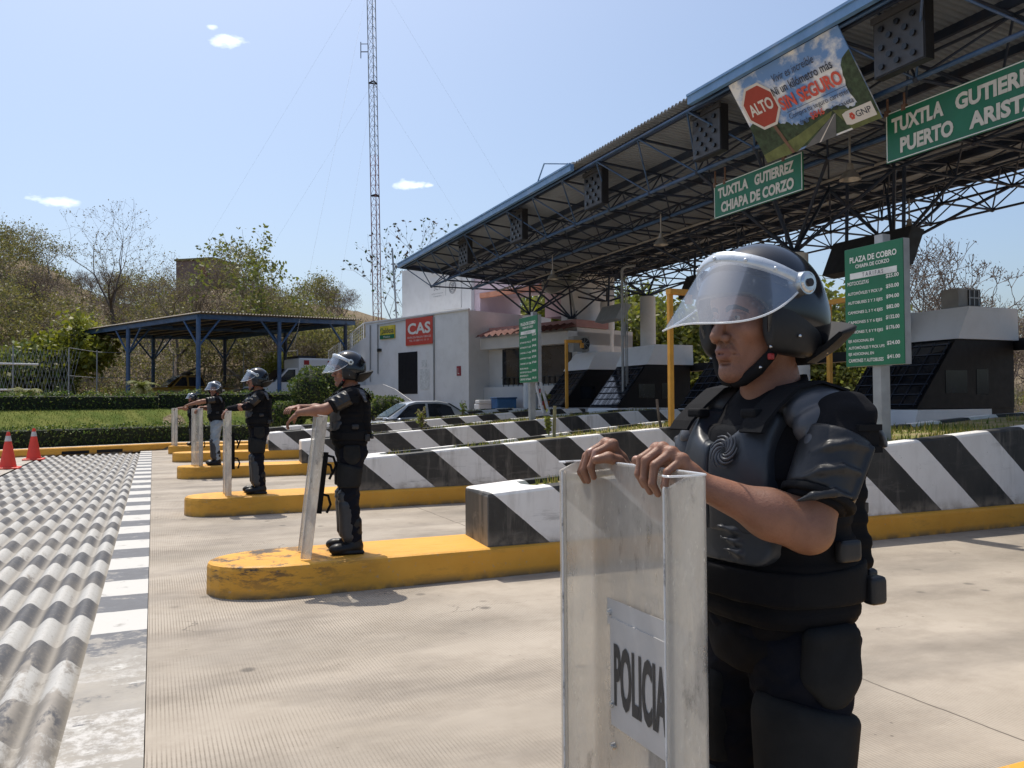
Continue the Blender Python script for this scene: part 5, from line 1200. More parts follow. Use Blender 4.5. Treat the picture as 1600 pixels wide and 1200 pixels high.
x, y = at(292, 45); g = ground_z(x, y); R = root('pickup', 'mustard yellow pickup truck in the shade of the carport', 'pickup truck', (x, y, g-.02), None, pi+.25)
PY = paint('mustard_paint', (.33, .17, .02), .4, 0)
mb = MB(); mb.loft([ring_car(x_, w, zb, zt) for x_, w, zb, zt in ((-2.6, .88, .5, 1.05), (-2.55, .92, .42, 1.1), (-.9, .93, .4, 1.1), (.8, .93, .4, 1.12), (1.2, .92, .4, 1.12), (2.3, .9, .42, 1.05), (2.5, .8, .5, .95))], cap=True); mb.build('body', PY, R, rel=True)
mb = MB(); mb.loft([[(x_, -w, z), (x_, -w*.8, z+.03), (x_, w*.8, z+.03), (x_, w, z)] for x_, w, z in ((1.25, .82, 1.1), (.5, .68, 1.72), (-.55, .68, 1.75), (-.9, .74, 1.1))], closed=False); mb.build('roof', PY, R, rel=True)
for s in (-1, 1):
    mb = MB(); p = [(1.05, s*.88, 1.12), (-.82, s*.88, 1.12), (-.58, s*.70, 1.70), (.5, s*.70, 1.68)]; glass_poly(mb, p if s > 0 else p[::-1]); mb.build('side_panel', PY, R, rel=True)
    mb = MB()
    for (a, b, c_) in ((.92, .24, .46), (.14, -.70, .14)):
        q = [(a, s*.882, 1.16), (b, s*.882, 1.16), (b+(.14 if b < 0 else 0), s*.722, 1.64), (c_, s*.722, 1.64)]; glass_poly(mb, q if s > 0 else q[::-1])
    mb.build('side_window', M_TINT, R, rel=True)
    for xx in (1.55, -1.6): wheel(R, xx, s*.84, .38, s)
mb = MB(); mb.add([(1.2, -.74, 1.16), (1.2, .74, 1.16), (.56, .63, 1.68), (.56, -.63, 1.68)], [(0, 1, 2, 3)]); mb.V = [(v[0]+.03, v[1], v[2]+.02) for v in mb.V]; mb.build('windscreen', M_WS, R, rel=True)
mb = MB(); mb.rbox((0, 0, 1.86), (.3, 1.2, .12), .04); mb.rbox((0, 0, 1.80), (.1, 1.0, .06), .02); mb.build('light_bar', M_BLACK, R, rel=True)
# ------------------------------------------------------------------ smooth solid modelling: distance fields meshed with surface nets
class Sdf:
    def __init__(s, res, lo, hi):
        s.res = res; s.lo = np.array(lo, float)-3*res; s.n = np.ceil((np.array(hi)+3*res-s.lo)/res).astype(int)+1
        s.D = np.full(s.n, 1.0, dtype=np.float32); s.ax = [s.lo[i]+res*np.arange(s.n[i]) for i in range(3)]
    def _sub(s, lo, hi, full=False):
        if full: a, b = np.zeros(3, int), s.n.copy()
        else:
            a = np.clip(np.floor((np.array(lo)-s.lo)/s.res).astype(int), 0, s.n); b = np.clip(np.ceil((np.array(hi)-s.lo)/s.res).astype(int)+1, 0, s.n)
        sl = tuple(slice(a[i], b[i]) for i in range(3))
        X = s.ax[0][sl[0]][:, None, None]; Y = s.ax[1][sl[1]][None, :, None]; Z = s.ax[2][sl[2]][None, None, :]
        return sl, X, Y, Z
    def _op(s, sl, d, op, k):
        A = s.D[sl]; d = d.astype(np.float32)
        if op == '+':
            if k > 0: h = np.clip(.5+.5*(A-d)/k, 0, 1); A = A*(1-h)+d*h-k*h*(1-h)
            else: A = np.minimum(A, d)
        elif op == '-':
            if k > 0: h = np.clip(.5-.5*(A+d)/k, 0, 1); A = A*(1-h)-d*h+k*h*(1-h)
            else: A = np.maximum(A, -d)
        else:
            if k > 0: h = np.clip(.5-.5*(A-d)/k, 0, 1); A = A*(1-h)+d*h+k*h*(1-h)
            else: A = np.maximum(A, d)
        s.D[sl] = A
    def cap(s, a, b, ra, rb=None, k=.01, op='+', sq=None):
        rb = ra if rb is None else rb; a = np.array(a, float); b = np.array(b, float); m = max(ra, rb)*(1.6 if sq else 1)+k*1.5+3*s.res
        sl, X, Y, Z = s._sub(np.minimum(a, b)-m, np.maximum(a, b)+m, op == '&'); ba = b-a; L2 = float(ba@ba)+1e-12
        px, py, pz = X-a[0], Y-a[1], Z-a[2]
        h = np.clip((px*ba[0]+py*ba[1]+pz*ba[2])/L2, 0, 1); dx, dy, dz = px-h*ba[0], py-h*ba[1], pz-h*ba[2]
        q = dx*dx+dy*dy+dz*dz
        if sq is not None:      # squash across a unit direction by a factor
            v, f = sq; v = np.array(v, float)/np.linalg.norm(v); t = dx*v[0]+dy*v[1]+dz*v[2]; q = q+t*t*(f*f-1)
        s._op(sl, np.sqrt(q)-(ra+(rb-ra)*h), op, k); return s
    def path(s, pts, rs, k=.01, op='+', sq=None):
        for i in range(len(pts)-1):
            r0, r1 = (rs, rs) if isinstance(rs, (int, float)) else (rs[i], rs[i+1]); s.cap(pts[i], pts[i+1], r0, r1, k, op, sq)
        return s
    def ell(s, c, r, k=.01, op='+', R=None):
        c = np.array(c, float); r = np.array(r, float); m = max(r)+k*1.5+3*s.res
        sl, X, Y, Z = s._sub(c-m, c+m, op == '&'); x, y, z = X-c[0], Y-c[1], Z-c[2]
        if R is not None:
            R = np.array(R); x, y, z = x*R[0, 0]+y*R[1, 0]+z*R[2, 0], x*R[0, 1]+y*R[1, 1]+z*R[2, 1], x*R[0, 2]+y*R[1, 2]+z*R[2, 2]
        k0 = np.sqrt((x/r[0])**2+(y/r[1])**2+(z/r[2])**2); k1 = np.sqrt((x/r[0]**2)**2+(y/r[1]**2)**2+(z/r[2]**2)**2)+1e-9
        s._op(sl, k0*(k0-1)/k1, op, k); return s
    def box(s, c, h, rr=.01, k=.01, op='+', R=None):
        c = np.array(c, float); h = np.array(h, float); m = np.linalg.norm(h)+k*1.5+3*s.res
        sl, X, Y, Z = s._sub(c-m, c+m, op == '&'); x, y, z = X-c[0], Y-c[1], Z-c[2]
        if R is not None:
            R = np.array(R); x, y, z = x*R[0, 0]+y*R[1, 0]+z*R[2, 0], x*R[0, 1]+y*R[1, 1]+z*R[2, 1], x*R[0, 2]+y*R[1, 2]+z*R[2, 2]
        qx, qy, qz = np.abs(x)-h[0]+rr, np.abs(y)-h[1]+rr, np.abs(z)-h[2]+rr
        d = np.sqrt(np.maximum(qx, 0)**2+np.maximum(qy, 0)**2+np.maximum(qz, 0)**2)+np.minimum(np.maximum(np.maximum(qx, qy), qz), 0)-rr
        s._op(sl, d, op, k); return s
    def plane(s, p, n, k=.0):   # keeps the side the normal points away from
        n = np.array(n, float)/np.linalg.norm(n); sl, X, Y, Z = s._sub(0, 0, True)
        s._op(sl, (X-p[0])*n[0]+(Y-p[1])*n[1]+(Z-p[2])*n[2]+0*s.D[sl], '&', k); return s
    def disp(s, fn):
        sl, X, Y, Z = s._sub(0, 0, True); s.D = s.D+(fn(X, Y, Z)).astype(np.float32); return s
    def inflate(s, e): s.D = s.D-np.float32(e); return s
    def copy(s):
        q = Sdf.__new__(Sdf); q.res, q.lo, q.n, q.ax = s.res, s.lo, s.n, s.ax; q.D = s.D.copy(); return q
    def mesh(s, smooth=1):
        D = s.D; n = s.n; ins = D < 0
        c = np.zeros(n-1, np.uint8)
        for i in (0, 1):
            for j in (0, 1):
                for k in (0, 1): c += ins[i:n[0]-1+i, j:n[1]-1+j, k:n[2]-1+k]
        act = (c > 0) & (c < 8); idx = -np.ones(n-1, np.int64); I = np.argwhere(act); idx[act] = np.arange(len(I))
        acc = np.zeros((len(I), 3)); cnt = np.zeros(len(I))
        cor = [(i, j, k) for i in (0, 1) for j in (0, 1) for k in (0, 1)]
        for a in cor:
            for ax in range(3):
                if a[ax]: continue
                b = list(a); b[ax] = 1
                va = D[I[:, 0]+a[0], I[:, 1]+a[1], I[:, 2]+a[2]]; vb = D[I[:, 0]+b[0], I[:, 1]+b[1], I[:, 2]+b[2]]
                m = (va < 0) != (vb < 0); t = np.where(m, va/np.where(m, va-vb, 1), 0)
                p = np.array(a, float)[None, :]+np.zeros((len(I), 3)); p[:, ax] += t
                acc += p*m[:, None]; cnt += m
        V = s.lo+s.res*(I+acc/np.maximum(cnt, 1)[:, None]); F = []
        for ax in range(3):
            u, v = [(1, 2), (2, 0), (0, 1)][ax]
            sh = [slice(None)]*3; sh2 = [slice(None)]*3; sh[ax] = slice(0, n[ax]-1); sh2[ax] = slice(1, n[ax])
            e = ins[tuple(sh)] != ins[tuple(sh2)]; E = np.argwhere(e); E = E[(E[:, u] > 0) & (E[:, v] > 0) & (E[:, u] < n[u]-1) & (E[:, v] < n[v]-1)]
            if len(E) == 0: continue
            q = []
            for du, dv in ((-1, -1), (0, -1), (0, 0), (-1, 0)):
                w = E.copy(); w[:, u] += du; w[:, v] += dv; q.append(idx[w[:, 0], w[:, 1], w[:, 2]])
            q = np.stack(q, 1); fl = ins[E[:, 0], E[:, 1], E[:, 2]]
            q[~fl] = q[~fl][:, ::-1]; F.append(q)
        F = np.concatenate(F); F = F[(F >= 0).all(1)]
        for _ in range(smooth):
            S = np.zeros_like(V); C = np.zeros(len(V))
            for i in range(4):
                a, b = F[:, i], F[:, (i+1) % 4]; np.add.at(S, a, V[b]); np.add.at(C, a, 1); np.add.at(S, b, V[a]); np.add.at(C, b, 1)
            V = V*.5+.5*S/np.maximum(C, 1)[:, None]
        return V, F
def part(name, VF, m, parent, mi=None):
    V, F = VF; return link(name, mesh_from(name, V, F, m, mi, True), parent)
def merge(*vfs):
    Vs, Fs, o = [], [], 0
    for V, F in vfs: Vs.append(V); Fs.append(F+o); o += len(V)
    return np.concatenate(Vs), np.concatenate(Fs)
# ------------------------------------------------------------------ the officers (local: x forward, y left, z up, feet at 0)
def cloth(name, col, rough=.75, weave=900, amt=.25, spec=.3, var=.25, dusty=None):
    t = NT(name); c = Vector(col); p = t.pos(obj=True)
    n1 = t.noise(7, 5, .6, p); n2 = t.noise(weave*.25, 2, .5, p)
    cc = t.mix(t.ramp(n1, .3, .7), tuple(c*(1-var)), tuple(c*(1+var)))
    if dusty: cc = t.mix(t.ramp(t.noise(16, 6, .7, p), .5, .75, 0, .35), cc, dusty)
    h = t.math('ADD', t.math('MULTIPLY', n2, .4), t.math('MULTIPLY', t.noise(45, 5, .6, p), .8))
    return t.done(t.pbr(cc, rough, 0, t.bump(h, amt, .004), spec))
M_SHIRT = cloth('black_shirt_cloth', (.009, .009, .011), .9, amt=.4, spec=.12)
M_TROU = cloth('navy_trouser_cloth', (.009, .010, .015), .9, amt=.5, spec=.12)
M_VEST = cloth('black_vest_nylon', (.008, .008, .0095), .85, 1600, .35, .14)
M_PLATE = cloth('blue_black_hard_plate', (.026, .030, .038), .42, 300, .06, .5, dusty=(.06, .06, .06))
M_PAD = cloth('dark_shoulder_plastic', (.060, .062, .070), .42, 300, .08, .5, dusty=(.085, .08, .075))
M_LEATH = cloth('black_leather', (.020, .020, .022), .42, 500, .25, .4, dusty=(.05, .048, .045))
M_NECK = cloth('black_neck_guard', (.011, .011, .012), .65, 500, .25, .2)
M_FOAM = cloth('dark_grey_foam_pad', (.022, .022, .022), .9, 500, .2, .12)
M_BOOT = cloth('boot_leather', (.012, .012, .013), .4, 400, .2)
M_STRAP = cloth('black_webbing', (.009, .009, .010), .8, 1200, .3, .15)
M_HELM = cloth('glossy_black_helmet', (.007, .008, .011), .14, 100, .01, .6)
M_HSIDE = cloth('worn_black_ear_cover', (.013, .013, .014), .5, 260, .15, .4, dusty=(.035, .03, .028))
t = NT('brown_skin'); p = t.pos(obj=True)
n1 = t.noise(22, 6, .65, p); n2 = t.noise(260, 3, .6, p); n3 = t.noise(6, 3, .5, p)
cc = t.mix(t.ramp(n1, .3, .7), (.205, .094, .054), (.295, .148, .092)); cc = t.mix(t.ramp(n3, .4, .7, 0, .45), cc, (.33, .135, .085)); cc = t.mix(t.ramp(n2, .55, .75, 0, .35), cc, (.17, .075, .045))
st_ = t.xyz(p)
def near(cx, cy, cz, r0, r1):
    q = t.n('ShaderNodeVectorMath', operation='DISTANCE'); t.l(p, q.inputs[0]); q.inputs[1].default_value = (cx, cy, cz); return t.ramp(q.outputs['Value'], r0, r1, 1, 0)
beard = t.math('MAXIMUM', near(.128, .012, 1.481, .012, .030), t.math('MULTIPLY', near(.105, .006, 1.425, .022, .055), .55))
cc = t.mix(t.math('MULTIPLY', beard, t.ramp(n2, .35, .6, .25, .75)), cc, (.085, .048, .034))
sock = t.math('MAXIMUM', near(.112, .037, 1.533, .010, .026), near(.118, -.028, 1.533, .010, .026)); cc = t.mix(t.math('MULTIPLY', sock, .45), cc, (.12, .055, .036))
M_SKIN = t.done(t.pbr(cc, t.ramp(n1, .3, .7, .42, .6), 0, t.bump(t.math('ADD', n2, t.math('MULTIPLY', n1, .8)), .38, .003), .45, Subsurface_Weight=.12, Subsurface_Radius=(.010, .004, .002)))
M_LIP = cloth('lip_skin', (.21, .085, .06), .5, 300, .1, .4); M_BROW = cloth('eyebrow_hair', (.02, .013, .01), .8); M_EYEW = mat('eye_white', (.33, .29, .26), .25); M_IRIS = mat('brown_iris', (.03, .015, .008), .1); M_NAIL = cloth('finger_nail', (.36, .20, .15), .35, 200, .02, .5)
M_STUB = cloth('stubble_skin', (.115, .062, .043), .6, 700, .25, .35)
M_CHROME = mat('scratched_chrome', (.62, .64, .66), .22, .9, var=.18, vs=40, dirt=(.3, .28, .25), dirt_amt=.3, ds=30)
M_BAND = mat('pale_visor_band', (.58, .62, .66), .3, .35, var=.1, vs=25)
def clear(name, tint, haze, rough=.12, sc=(1, 1, 1), scr=60, fog=.25, gl=.08, dir_=(1, 1, 1)):
    t = NT(name); p = t.pos(dir_, obj=True)
    tr = t.n('ShaderNodeBsdfTransparent'); t.set(tr.inputs[0], tint)
    df = t.n('ShaderNodeBsdfDiffuse'); t.set(df.inputs[0], haze); tl = t.n('ShaderNodeBsdfTranslucent'); t.set(tl.inputs[0], haze)
    m1 = t.n('ShaderNodeMixShader'); m1.inputs[0].default_value = .5; t.l(df.outputs[0], m1.inputs[1]); t.l(tl.outputs[0], m1.inputs[2])
    n1 = t.noise(5, 7, .7, p); n2 = t.noise(scr, 5, .75, p); n3 = t.noise(scr*3.5, 2, .5, p)
    haze = t.mix(t.math('MULTIPLY', t.ramp(t.noise(9, 8, .75, p), .56, .64), .65 if fog > .2 else .0), haze, (.12, .12, .13)); t.l(haze, df.inputs[0]); t.l(haze, tl.inputs[0])
    f = t.math('ADD', fog, t.math('ADD', t.ramp(n1, .38, .70, 0, fog*1.3), t.math('ADD', t.ramp(n2, .58, .74, 0, .32), t.ramp(n3, .70, .76, 0, .4))), clamp=True)
    m2 = t.n('ShaderNodeMixShader'); t.set(m2.inputs[0], f); t.l(tr.outputs[0], m2.inputs[1]); t.l(m1.outputs[0], m2.inputs[2])
    gs = t.n('ShaderNodeBsdfGlossy'); t.set(gs.inputs[0], (1, 1, 1)); gs.inputs[1].default_value = rough
    lw = t.n('ShaderNodeLayerWeight'); lw.inputs[0].default_value = .35
    m3 = t.n('ShaderNodeMixShader'); t.set(m3.inputs[0], t.math('ADD', gl*.5, t.math('MULTIPLY', lw.outputs['Fresnel'], gl*3), clamp=True)); t.l(m2.outputs[0], m3.inputs[1]); t.l(gs.outputs[0], m3.inputs[2])
    return t.done(m3.outputs[0])
M_VISOR = clear('scratched_clear_visor', (.80, .84, .88), (.42, .48, .55), .1, scr=55, fog=.062, gl=.07)  # bluish haze colour holds scratches and a painted sky sheen
M_SHIELD = clear('scuffed_clear_shield', (.86, .85, .82), (.66, .64, .61), .25, scr=34, fog=.30, gl=.06, dir_=(1, 1, .35))
M_RIM = clear('bright_plastic_edge', (.9, .9, .9), (.85, .87, .9), .1, fog=.75, gl=.1)
M_STICK = mat('pale_sticker', (.44, .43, .42), .5, var=.08, vs=10, dirt=(.35, .33, .31), dirt_amt=.3, ds=12)
M_INK2 = mat('dark_grey_ink', (.030, .030, .032), .5)

def head_sdf(res):
    """head and neck; origin midway between the ears at eye height"""
    S = Sdf(res, (-.12, -.095, -.22), (.14, .095, .14))
    S.ell((-.012, 0, .032), (.098, .076, .098), 0); S.ell((.028, 0, -.030), (.066, .062, .088), .03)
    for s in (-1, 1):
        S.cap((-.005, s*.058, -.055), (.066, s*.016, -.118), .020, .019, .03); S.ell((.058, s*.046, -.030), (.026, .020, .019), .022)
        S.ell((-.008, s*.077, -.012), (.020, .008, .031), .008)
    S.ell((.083, 0, -.117), (.017, .021, .016), .022); S.ell((.078, 0, -.072), (.027, .032, .030), .022)
    S.cap((.083, -.014, .021), (.062, -.052, .014), .0115, .010, .016); S.cap((.083, .014, .021), (.062, .052, .014), .0115, .010, .016); S.ell((.080, 0, .045), (.018, .05, .03), .03)
    for s in (-1, 1): S.ell((.094, s*.033, .000), (.018, .0185, .0105), .012, '-')
    S.cap((.089, 0, .014), (.114, 0, -.034), .0085, .0115, .011); S.ell((.1185, 0, -.041), (.0135, .0130, .0115), .008)
    for s in (-1, 1): S.ell((.1035, s*.0165, -.0455), (.0125, .0095, .0095), .006); S.ell((.1125, s*.0085, -.0550), (.006, .0042, .004), .003, '-')
    for s in (-1, 1): S.ell((.0775, s*.032, .0000), (.0135, .0150, .0125), .003); S.cap((.0905, s*.021, .0058), (.082, s*.046, .0036), .0050, .0042, .004); S.cap((.0885, s*.022, -.0065), (.080, s*.045, -.0058), .0036, .003, .004)
    for s in (-1, 1): S.ell((.0925, s*.033, -.0004), (.006, .0118, .0022), .0015, '-')
    S.ell((.0965, .0, -.0705), (.0115, .024, .0062), .006); S.ell((.0955, 0, -.0825), (.0105, .021, .0072), .006); S.cap((.107, 0, -.0765), (.088, .030, -.0785), .0020, .0016, .0025, '-'); S.cap((.107, 0, -.0765), (.088, -.030, -.0785), .0020, .0016, .0025, '-')
    for s in (-1, 1): S.cap((.096, s*.022, -.050), (.083, s*.036, -.078), .0035, .002, .008, '-')
    S.ell((.0945, 0, -.0965), (.008, .016, .005), .008, '-')
    S.cap((-.028, 0, -.05), (-.040, 0, -.20), .058, .064, .03); S.cap((.0, 0, -.13), (-.012, 0, -.20), .030, .036, .02)
    return S
def head_mi(V, F, detail=True):
    C = V[F].mean(1); x, y, z = C[:, 0], C[:, 1], C[:, 2]; mi = np.zeros(len(F), np.int32)
    if detail:
        mi[(x > .070) & (np.abs(y) < .025-.6*np.abs(z+.0765)) & (z < -.066) & (z > -.089)] = 1
        yb = np.abs(y); arc = .0225-.010*((yb-.030)/.022)**2
        mi[(x > .055) & (yb > .012) & (yb < .054) & (np.abs(z-arc) < .0052-.05*np.maximum(0, yb-.035))] = 2
    return mi
def hand_path(S, W, K, fing, thumb, rk=.0105, side=1):
    """palm from the wrist to four knuckles, then each finger a bent chain"""
    W = np.array(W, float); K = [np.array(k, float) for k in K]
    for i, k in enumerate(K): S.cap(W+(K[i]-W)*.12+(k-W)*.0, k, .0165, .0128, .012)
    S.cap((K[0]+W)/2, (K[3]+W)/2, .017, .015, .012)
    for k, pts, r in fing: S.path([k]+pts, [r*1.08]+[r*(1-.09*(i+1)) for i in range(len(pts))], .0035)
    S.path(thumb, [.0165, .0132, .0118, .0098][:len(thumb)], .006)

def make_fg_body():
    H0 = np.array((.030, 0, 1.540)); yawh = 5
    V, F = head_sdf(.0021).mesh(1); mi = head_mi(V, F)
    a = radians(yawh); R = np.array(((cos(a), -sin(a), 0), (sin(a), cos(a), 0), (0, 0, 1)))
    V = V@R.T+H0
    vf = [(V, F)]; mis = [mi]
    # torso, legs: hidden under the clothes but one figure
    S = Sdf(.012, (-.2, -.28, 0), (.2, .28, 1.42))
    S.ell((-.012, 0, 1.19), (.105, .16, .19), 0); S.ell((0, 0, .98), (.105, .15, .17), .05); S.ell((0, 0, .88), (.11, .15, .11), .05)
    for s in (-1, 1):
        S.cap((-.02, 0, 1.33), (-.02, s*.16, 1.32), .055, .05, .03); S.cap((0, s*.085, .86), (.01, s*.105, .47), .082, .056, .03); S.cap((.01, s*.105, .47), (-.02, s*.115, .09), .054, .04, .02); S.cap((-.03, s*.115, .05), (.13, s*.13, .04), .035, .028, .02)
    S.cap((-.035, 0, 1.30), (-.012, 0, 1.42), .062, .058, .03); v2 = S.mesh(1); vf.append(v2); mis.append(np.zeros(len(v2[1]), np.int32))
    # arms and hands
    for s, E, Wr, K, fing, th in ((1, (.098, .216, 1.112), (.274, .128, 1.196),
            [(.336, .060, 1.266), (.338, .083, 1.268), (.331, .104, 1.260), (.318, .120, 1.247)],
            [[(.368, .056, 1.248), (.376, .058, 1.218), (.366, .062, 1.196)], [(.374, .082, 1.246), (.380, .084, 1.210), (.368, .087, 1.186)], [(.369, .105, 1.238), (.376, .107, 1.203), (.364, .108, 1.183)], [(.353, .124, 1.226), (.362, .127, 1.200), (.352, .127, 1.186)]],
            [(.292, .098, 1.206), (.318, .062, 1.228), (.340, .036, 1.240), (.352, .012, 1.242)]),
          (-1, (.080, -.225, 1.095), (.272, -.150, 1.196),
            [(.328, -.128, 1.266), (.330, -.151, 1.268), (.324, -.173, 1.260), (.312, -.190, 1.247)],
            [[(.362, -.136, 1.250), (.374, -.140, 1.218), (.366, -.141, 1.196)], [(.366, -.160, 1.248), (.378, -.164, 1.210), (.368, -.164, 1.186)], [(.361, -.183, 1.240), (.374, -.187, 1.204), (.364, -.186, 1.184)], [(.346, -.203, 1.228), (.360, -.207, 1.202), (.352, -.206, 1.188)]],
            [(.290, -.132, 1.208), (.322, -.112, 1.232), (.350, -.104, 1.241), (.376, -.112, 1.236)])):
        lo = np.min([E, Wr]+K+[p for f in fing for p in f]+th, 0)-.07; hi = np.max([E, Wr]+K+[p for f in fing for p in f]+th, 0)+.07
        hi[2] = max(hi[2], 1.30)
        S = Sdf(.0027, lo, hi)
        E = np.array(E); Wr = np.array(Wr); m = E+(Wr-E)*.34
        S.cap(np.array((-.012, s*.208, 1.295)), E+np.array((-.004, 0, .004)), .046, .043, .0); S.cap(E, m, .043, .0455, .03); S.cap(m, Wr+(Wr-E)*.02, .0445, .0265, .03, sq=((.25, s*.5, 1), 1.05)); S.ell(E+np.array((-.014, s*.004, -.010)), (.03, .03, .028), .02)
        hand_path(S, Wr, K, list(zip([np.array(k) for k in K], fing, (.0098, .0102, .0098, .0086))), th)
        for k in K: S.ell(np.array(k)+np.array((-.004, 0, .004)), (.0125, .0105, .010), .006)
        v3 = S.mesh(1); C = v3[0][v3[1]].mean(1); m3 = np.zeros(len(v3[1]), np.int32)
        tip = np.array(th[-1]); tip2 = np.array(th[-2]); ax = (tip-tip2)/np.linalg.norm(tip-tip2)
        q = C-tip; m3[(q@ax > -.006) & (q@ax < .0075) & (q[:, 2] > .0060)] = 3
        vf.append(v3); mis.append(m3)
    V, F = merge(*vf); mi = np.concatenate(mis)
    # eyes set in the sockets
    mb = MB()
    for s in (-1, 1):
        mb.mi = 4; c = R@np.array((.0795, s*.0322, 0))+H0; mb.sphere(tuple(c), .0125, 16, 12)
        mb.mi = 5; c = R@np.array((.0866, s*.0335-.0008, -.0002))+H0; mb.sphere(tuple(c), (.0062, .0062, .0062), 12, 8)
    n0 = len(V); Vall = np.concatenate([V, np.array(mb.V)]); Fl = [tuple(f) for f in F.tolist()]+[tuple(i+n0 for i in f) for f in mb.F]
    me = bpy.data.meshes.new('body'); me.from_pydata(Vall.tolist(), [], Fl)
    for m in (M_SKIN, M_LIP, M_BROW, M_NAIL, M_EYEW, M_IRIS): me.materials.append(m)
    me.polygons.foreach_set('material_index', np.concatenate([mi, np.array(mb.MI)]).astype(np.int32)); me.polygons.foreach_set('use_smooth', np.ones(len(me.polygons), bool)); me.update()
    return me, H0, R

# --- helmet parts in head coordinates
def helmet_meshes(res):
    S = Sdf(res, (-.19, -.15, -.12), (.16, .15, .19)); S.ell((-.014, 0, .022), (.151, .131, .148), 0)
    for s in (-1, 1): S.ell((-.035, s*.075, -.020), (.090, .050, .085), .03)
    S.ell((-.010, 0, .005), (.118, .102, .122), .004, '-'); S.box((.150, 0, -.085), (.098, .112, .128), .05, .008, '-'); S.plane((0, 0, -.052), (.10, 0, -1), .008)
    return S.mesh(1)
def ear_mesh(res):
    S = Sdf(res, (-.15, -.14, -.12), (.08, .14, .08))
    for s in (-1, 1): S.ell((-.012, s*.097, -.018), (.088, .036, .082), 0)
    S.ell((-.01, 0, .0), (.11, .096, .13), .004, '-'); S.box((.152, 0, -.06), (.088, .13, .15), .03, .006, '-'); S.plane((0, 0, -.084), (.1, 0, -1), .01)
    return S.mesh(1)
VIS_A = np.linspace(-84, 84, 57)
PIV = Vector((.010, .136, .066))
def vis_top(f, e=0.0):
    a = radians(f); w = (abs(f)/84)**1.7; r = 1+e
    return Vector((.118*r*cos(a)**.8*1.0-.004 if abs(f) < 89 else -.002, (.118+.018*w)*r*sin(a)*1.0, .124-.058*w))
def vis_len(f): return .160*max(0.0, 1-(abs(f)/87)**3.4)**.85+.004
VIS_D = Vector((.55, 0, -.835)).normalized()
def vis_pt(f, s):
    a = radians(f); p = vis_top(f, .03); d = (VIS_D + Vector((-.05*(1-abs(sin(a))), .27*sin(a), -.02*abs(sin(a))))).normalized(); return p + d*(vis_len(f)*s)
def helmet_geo():
    out = {}
    mb = MB(); rows = [[vis_pt(f, s) for f in VIS_A] for s in np.linspace(0, 1, 12)]; mb.loft(rows, closed=False); out['visor'] = (mb, M_VISOR)
    mb = MB(); mb.tube([vis_pt(f, 1.0) for f in VIS_A], .0022, 6); out['visor_rim'] = (mb, M_RIM)
    mb = MB(); A = np.linspace(-88, 88, 50); rows = []
    for dz, e in ((-.013, .020), (-.014, .048), (.000, .050), (.013, .034), (.015, .0)): rows.append([vis_top(f, e)+Vector((-.006*(dz > 0)*cos(radians(f)), 0, .004+dz)) for f in A])
    mb.loft(rows, closed=False)
    for f in (-70, -35, 0, 35, 62): p = vis_top(f, .050)+Vector((0, 0, .004)); mb.sphere(tuple(p), .0045, 8, 6)
    out['visor_band'] = (mb, M_BAND)
    mb = MB()
    for s in (-1, 1): mb.cyl((.004, s*.118, .064), (.004, s*.150, .064), .026, .024, n=24); mb.cyl((.004, s*.1505, .064), (.004, s*.154, .064), .021, .017, n=20); mb.cut()
    out['visor_pivot'] = (mb, M_CHROME)
    mb = MB()
    for s in (-1, 1): mb.cyl((.004, s*.1545, .064), (.004, s*.158, .064), .0085, n=12); mb.cut()
    out['pivot_knob'] = (mb, M_BLACK)
    mb = MB(); A = np.linspace(100, 260, 34); rows = []
    def ring(r, z, rise): return [Vector((r*1.06*cos(radians(a))-.03, r*.98*sin(radians(a)), z+rise*(1-abs(a-180)/80)**.8)) for a in A]
    rows = [ring(.100, -.098, .0), ring(.150, -.070, .012), ring(.182, -.045, .035), ring(.185, -.038, .042), ring(.176, -.036, .044), ring(.142, -.060, .02), ring(.092, -.085, .0)]
    rows.append(rows[0]); mb.loft(rows, closed=False); 
    for i in (0, -1): mb.add([r[i] for r in rows[:-1]], [tuple(range(7))])
    out['neck_guard'] = (mb, M_NECK)
    mb = MB()
    for s in (-1, 1): mb.tube([(.034, s*.092, -.060), (.042, s*.080, -.084), (.054, s*.056, -.112), (.066, s*.026, -.134), (.068, 0, -.139)], [.010, .012, .014, .013, .012], 8)
    out['chin_strap'] = (mb, M_STRAP)
    mb = MB(); mb.rbox((.050, .090, -.086), (.013, .010, .013), .003); out['strap_button'] = (mb, mat('red_button', (.35, .02, .02), .4))
    mb = MB(); 
    for p in ((.058, .098, -.066), (.060, .070, -.108), (.012, .1335, -.045), (-.085, .118, -.075)): mb.sphere(p, .0038, 8, 6); mb.cut()
    out['strap_rivet'] = (mb, M_CHROME)
    return out
HG = helmet_geo()
HELM_ME = {}
def comps(VF):
    """split a mesh into its connected pieces"""
    V, F = VF; lab = np.arange(len(V))
    while True:
        m = lab[F].min(1); new = lab.copy()
        for i in range(4): np.minimum.at(new, F[:, i], m)
        new = new[new]
        if (new == lab).all(): break
        lab = new
    out = []
    for l in np.unique(lab[F[:, 0]]):
        f = F[lab[F[:, 0]] == l]
        if len(f) < 40: continue
        u, inv = np.unique(f, return_inverse=True); out.append((V[u], inv.reshape(f.shape)))
    return out
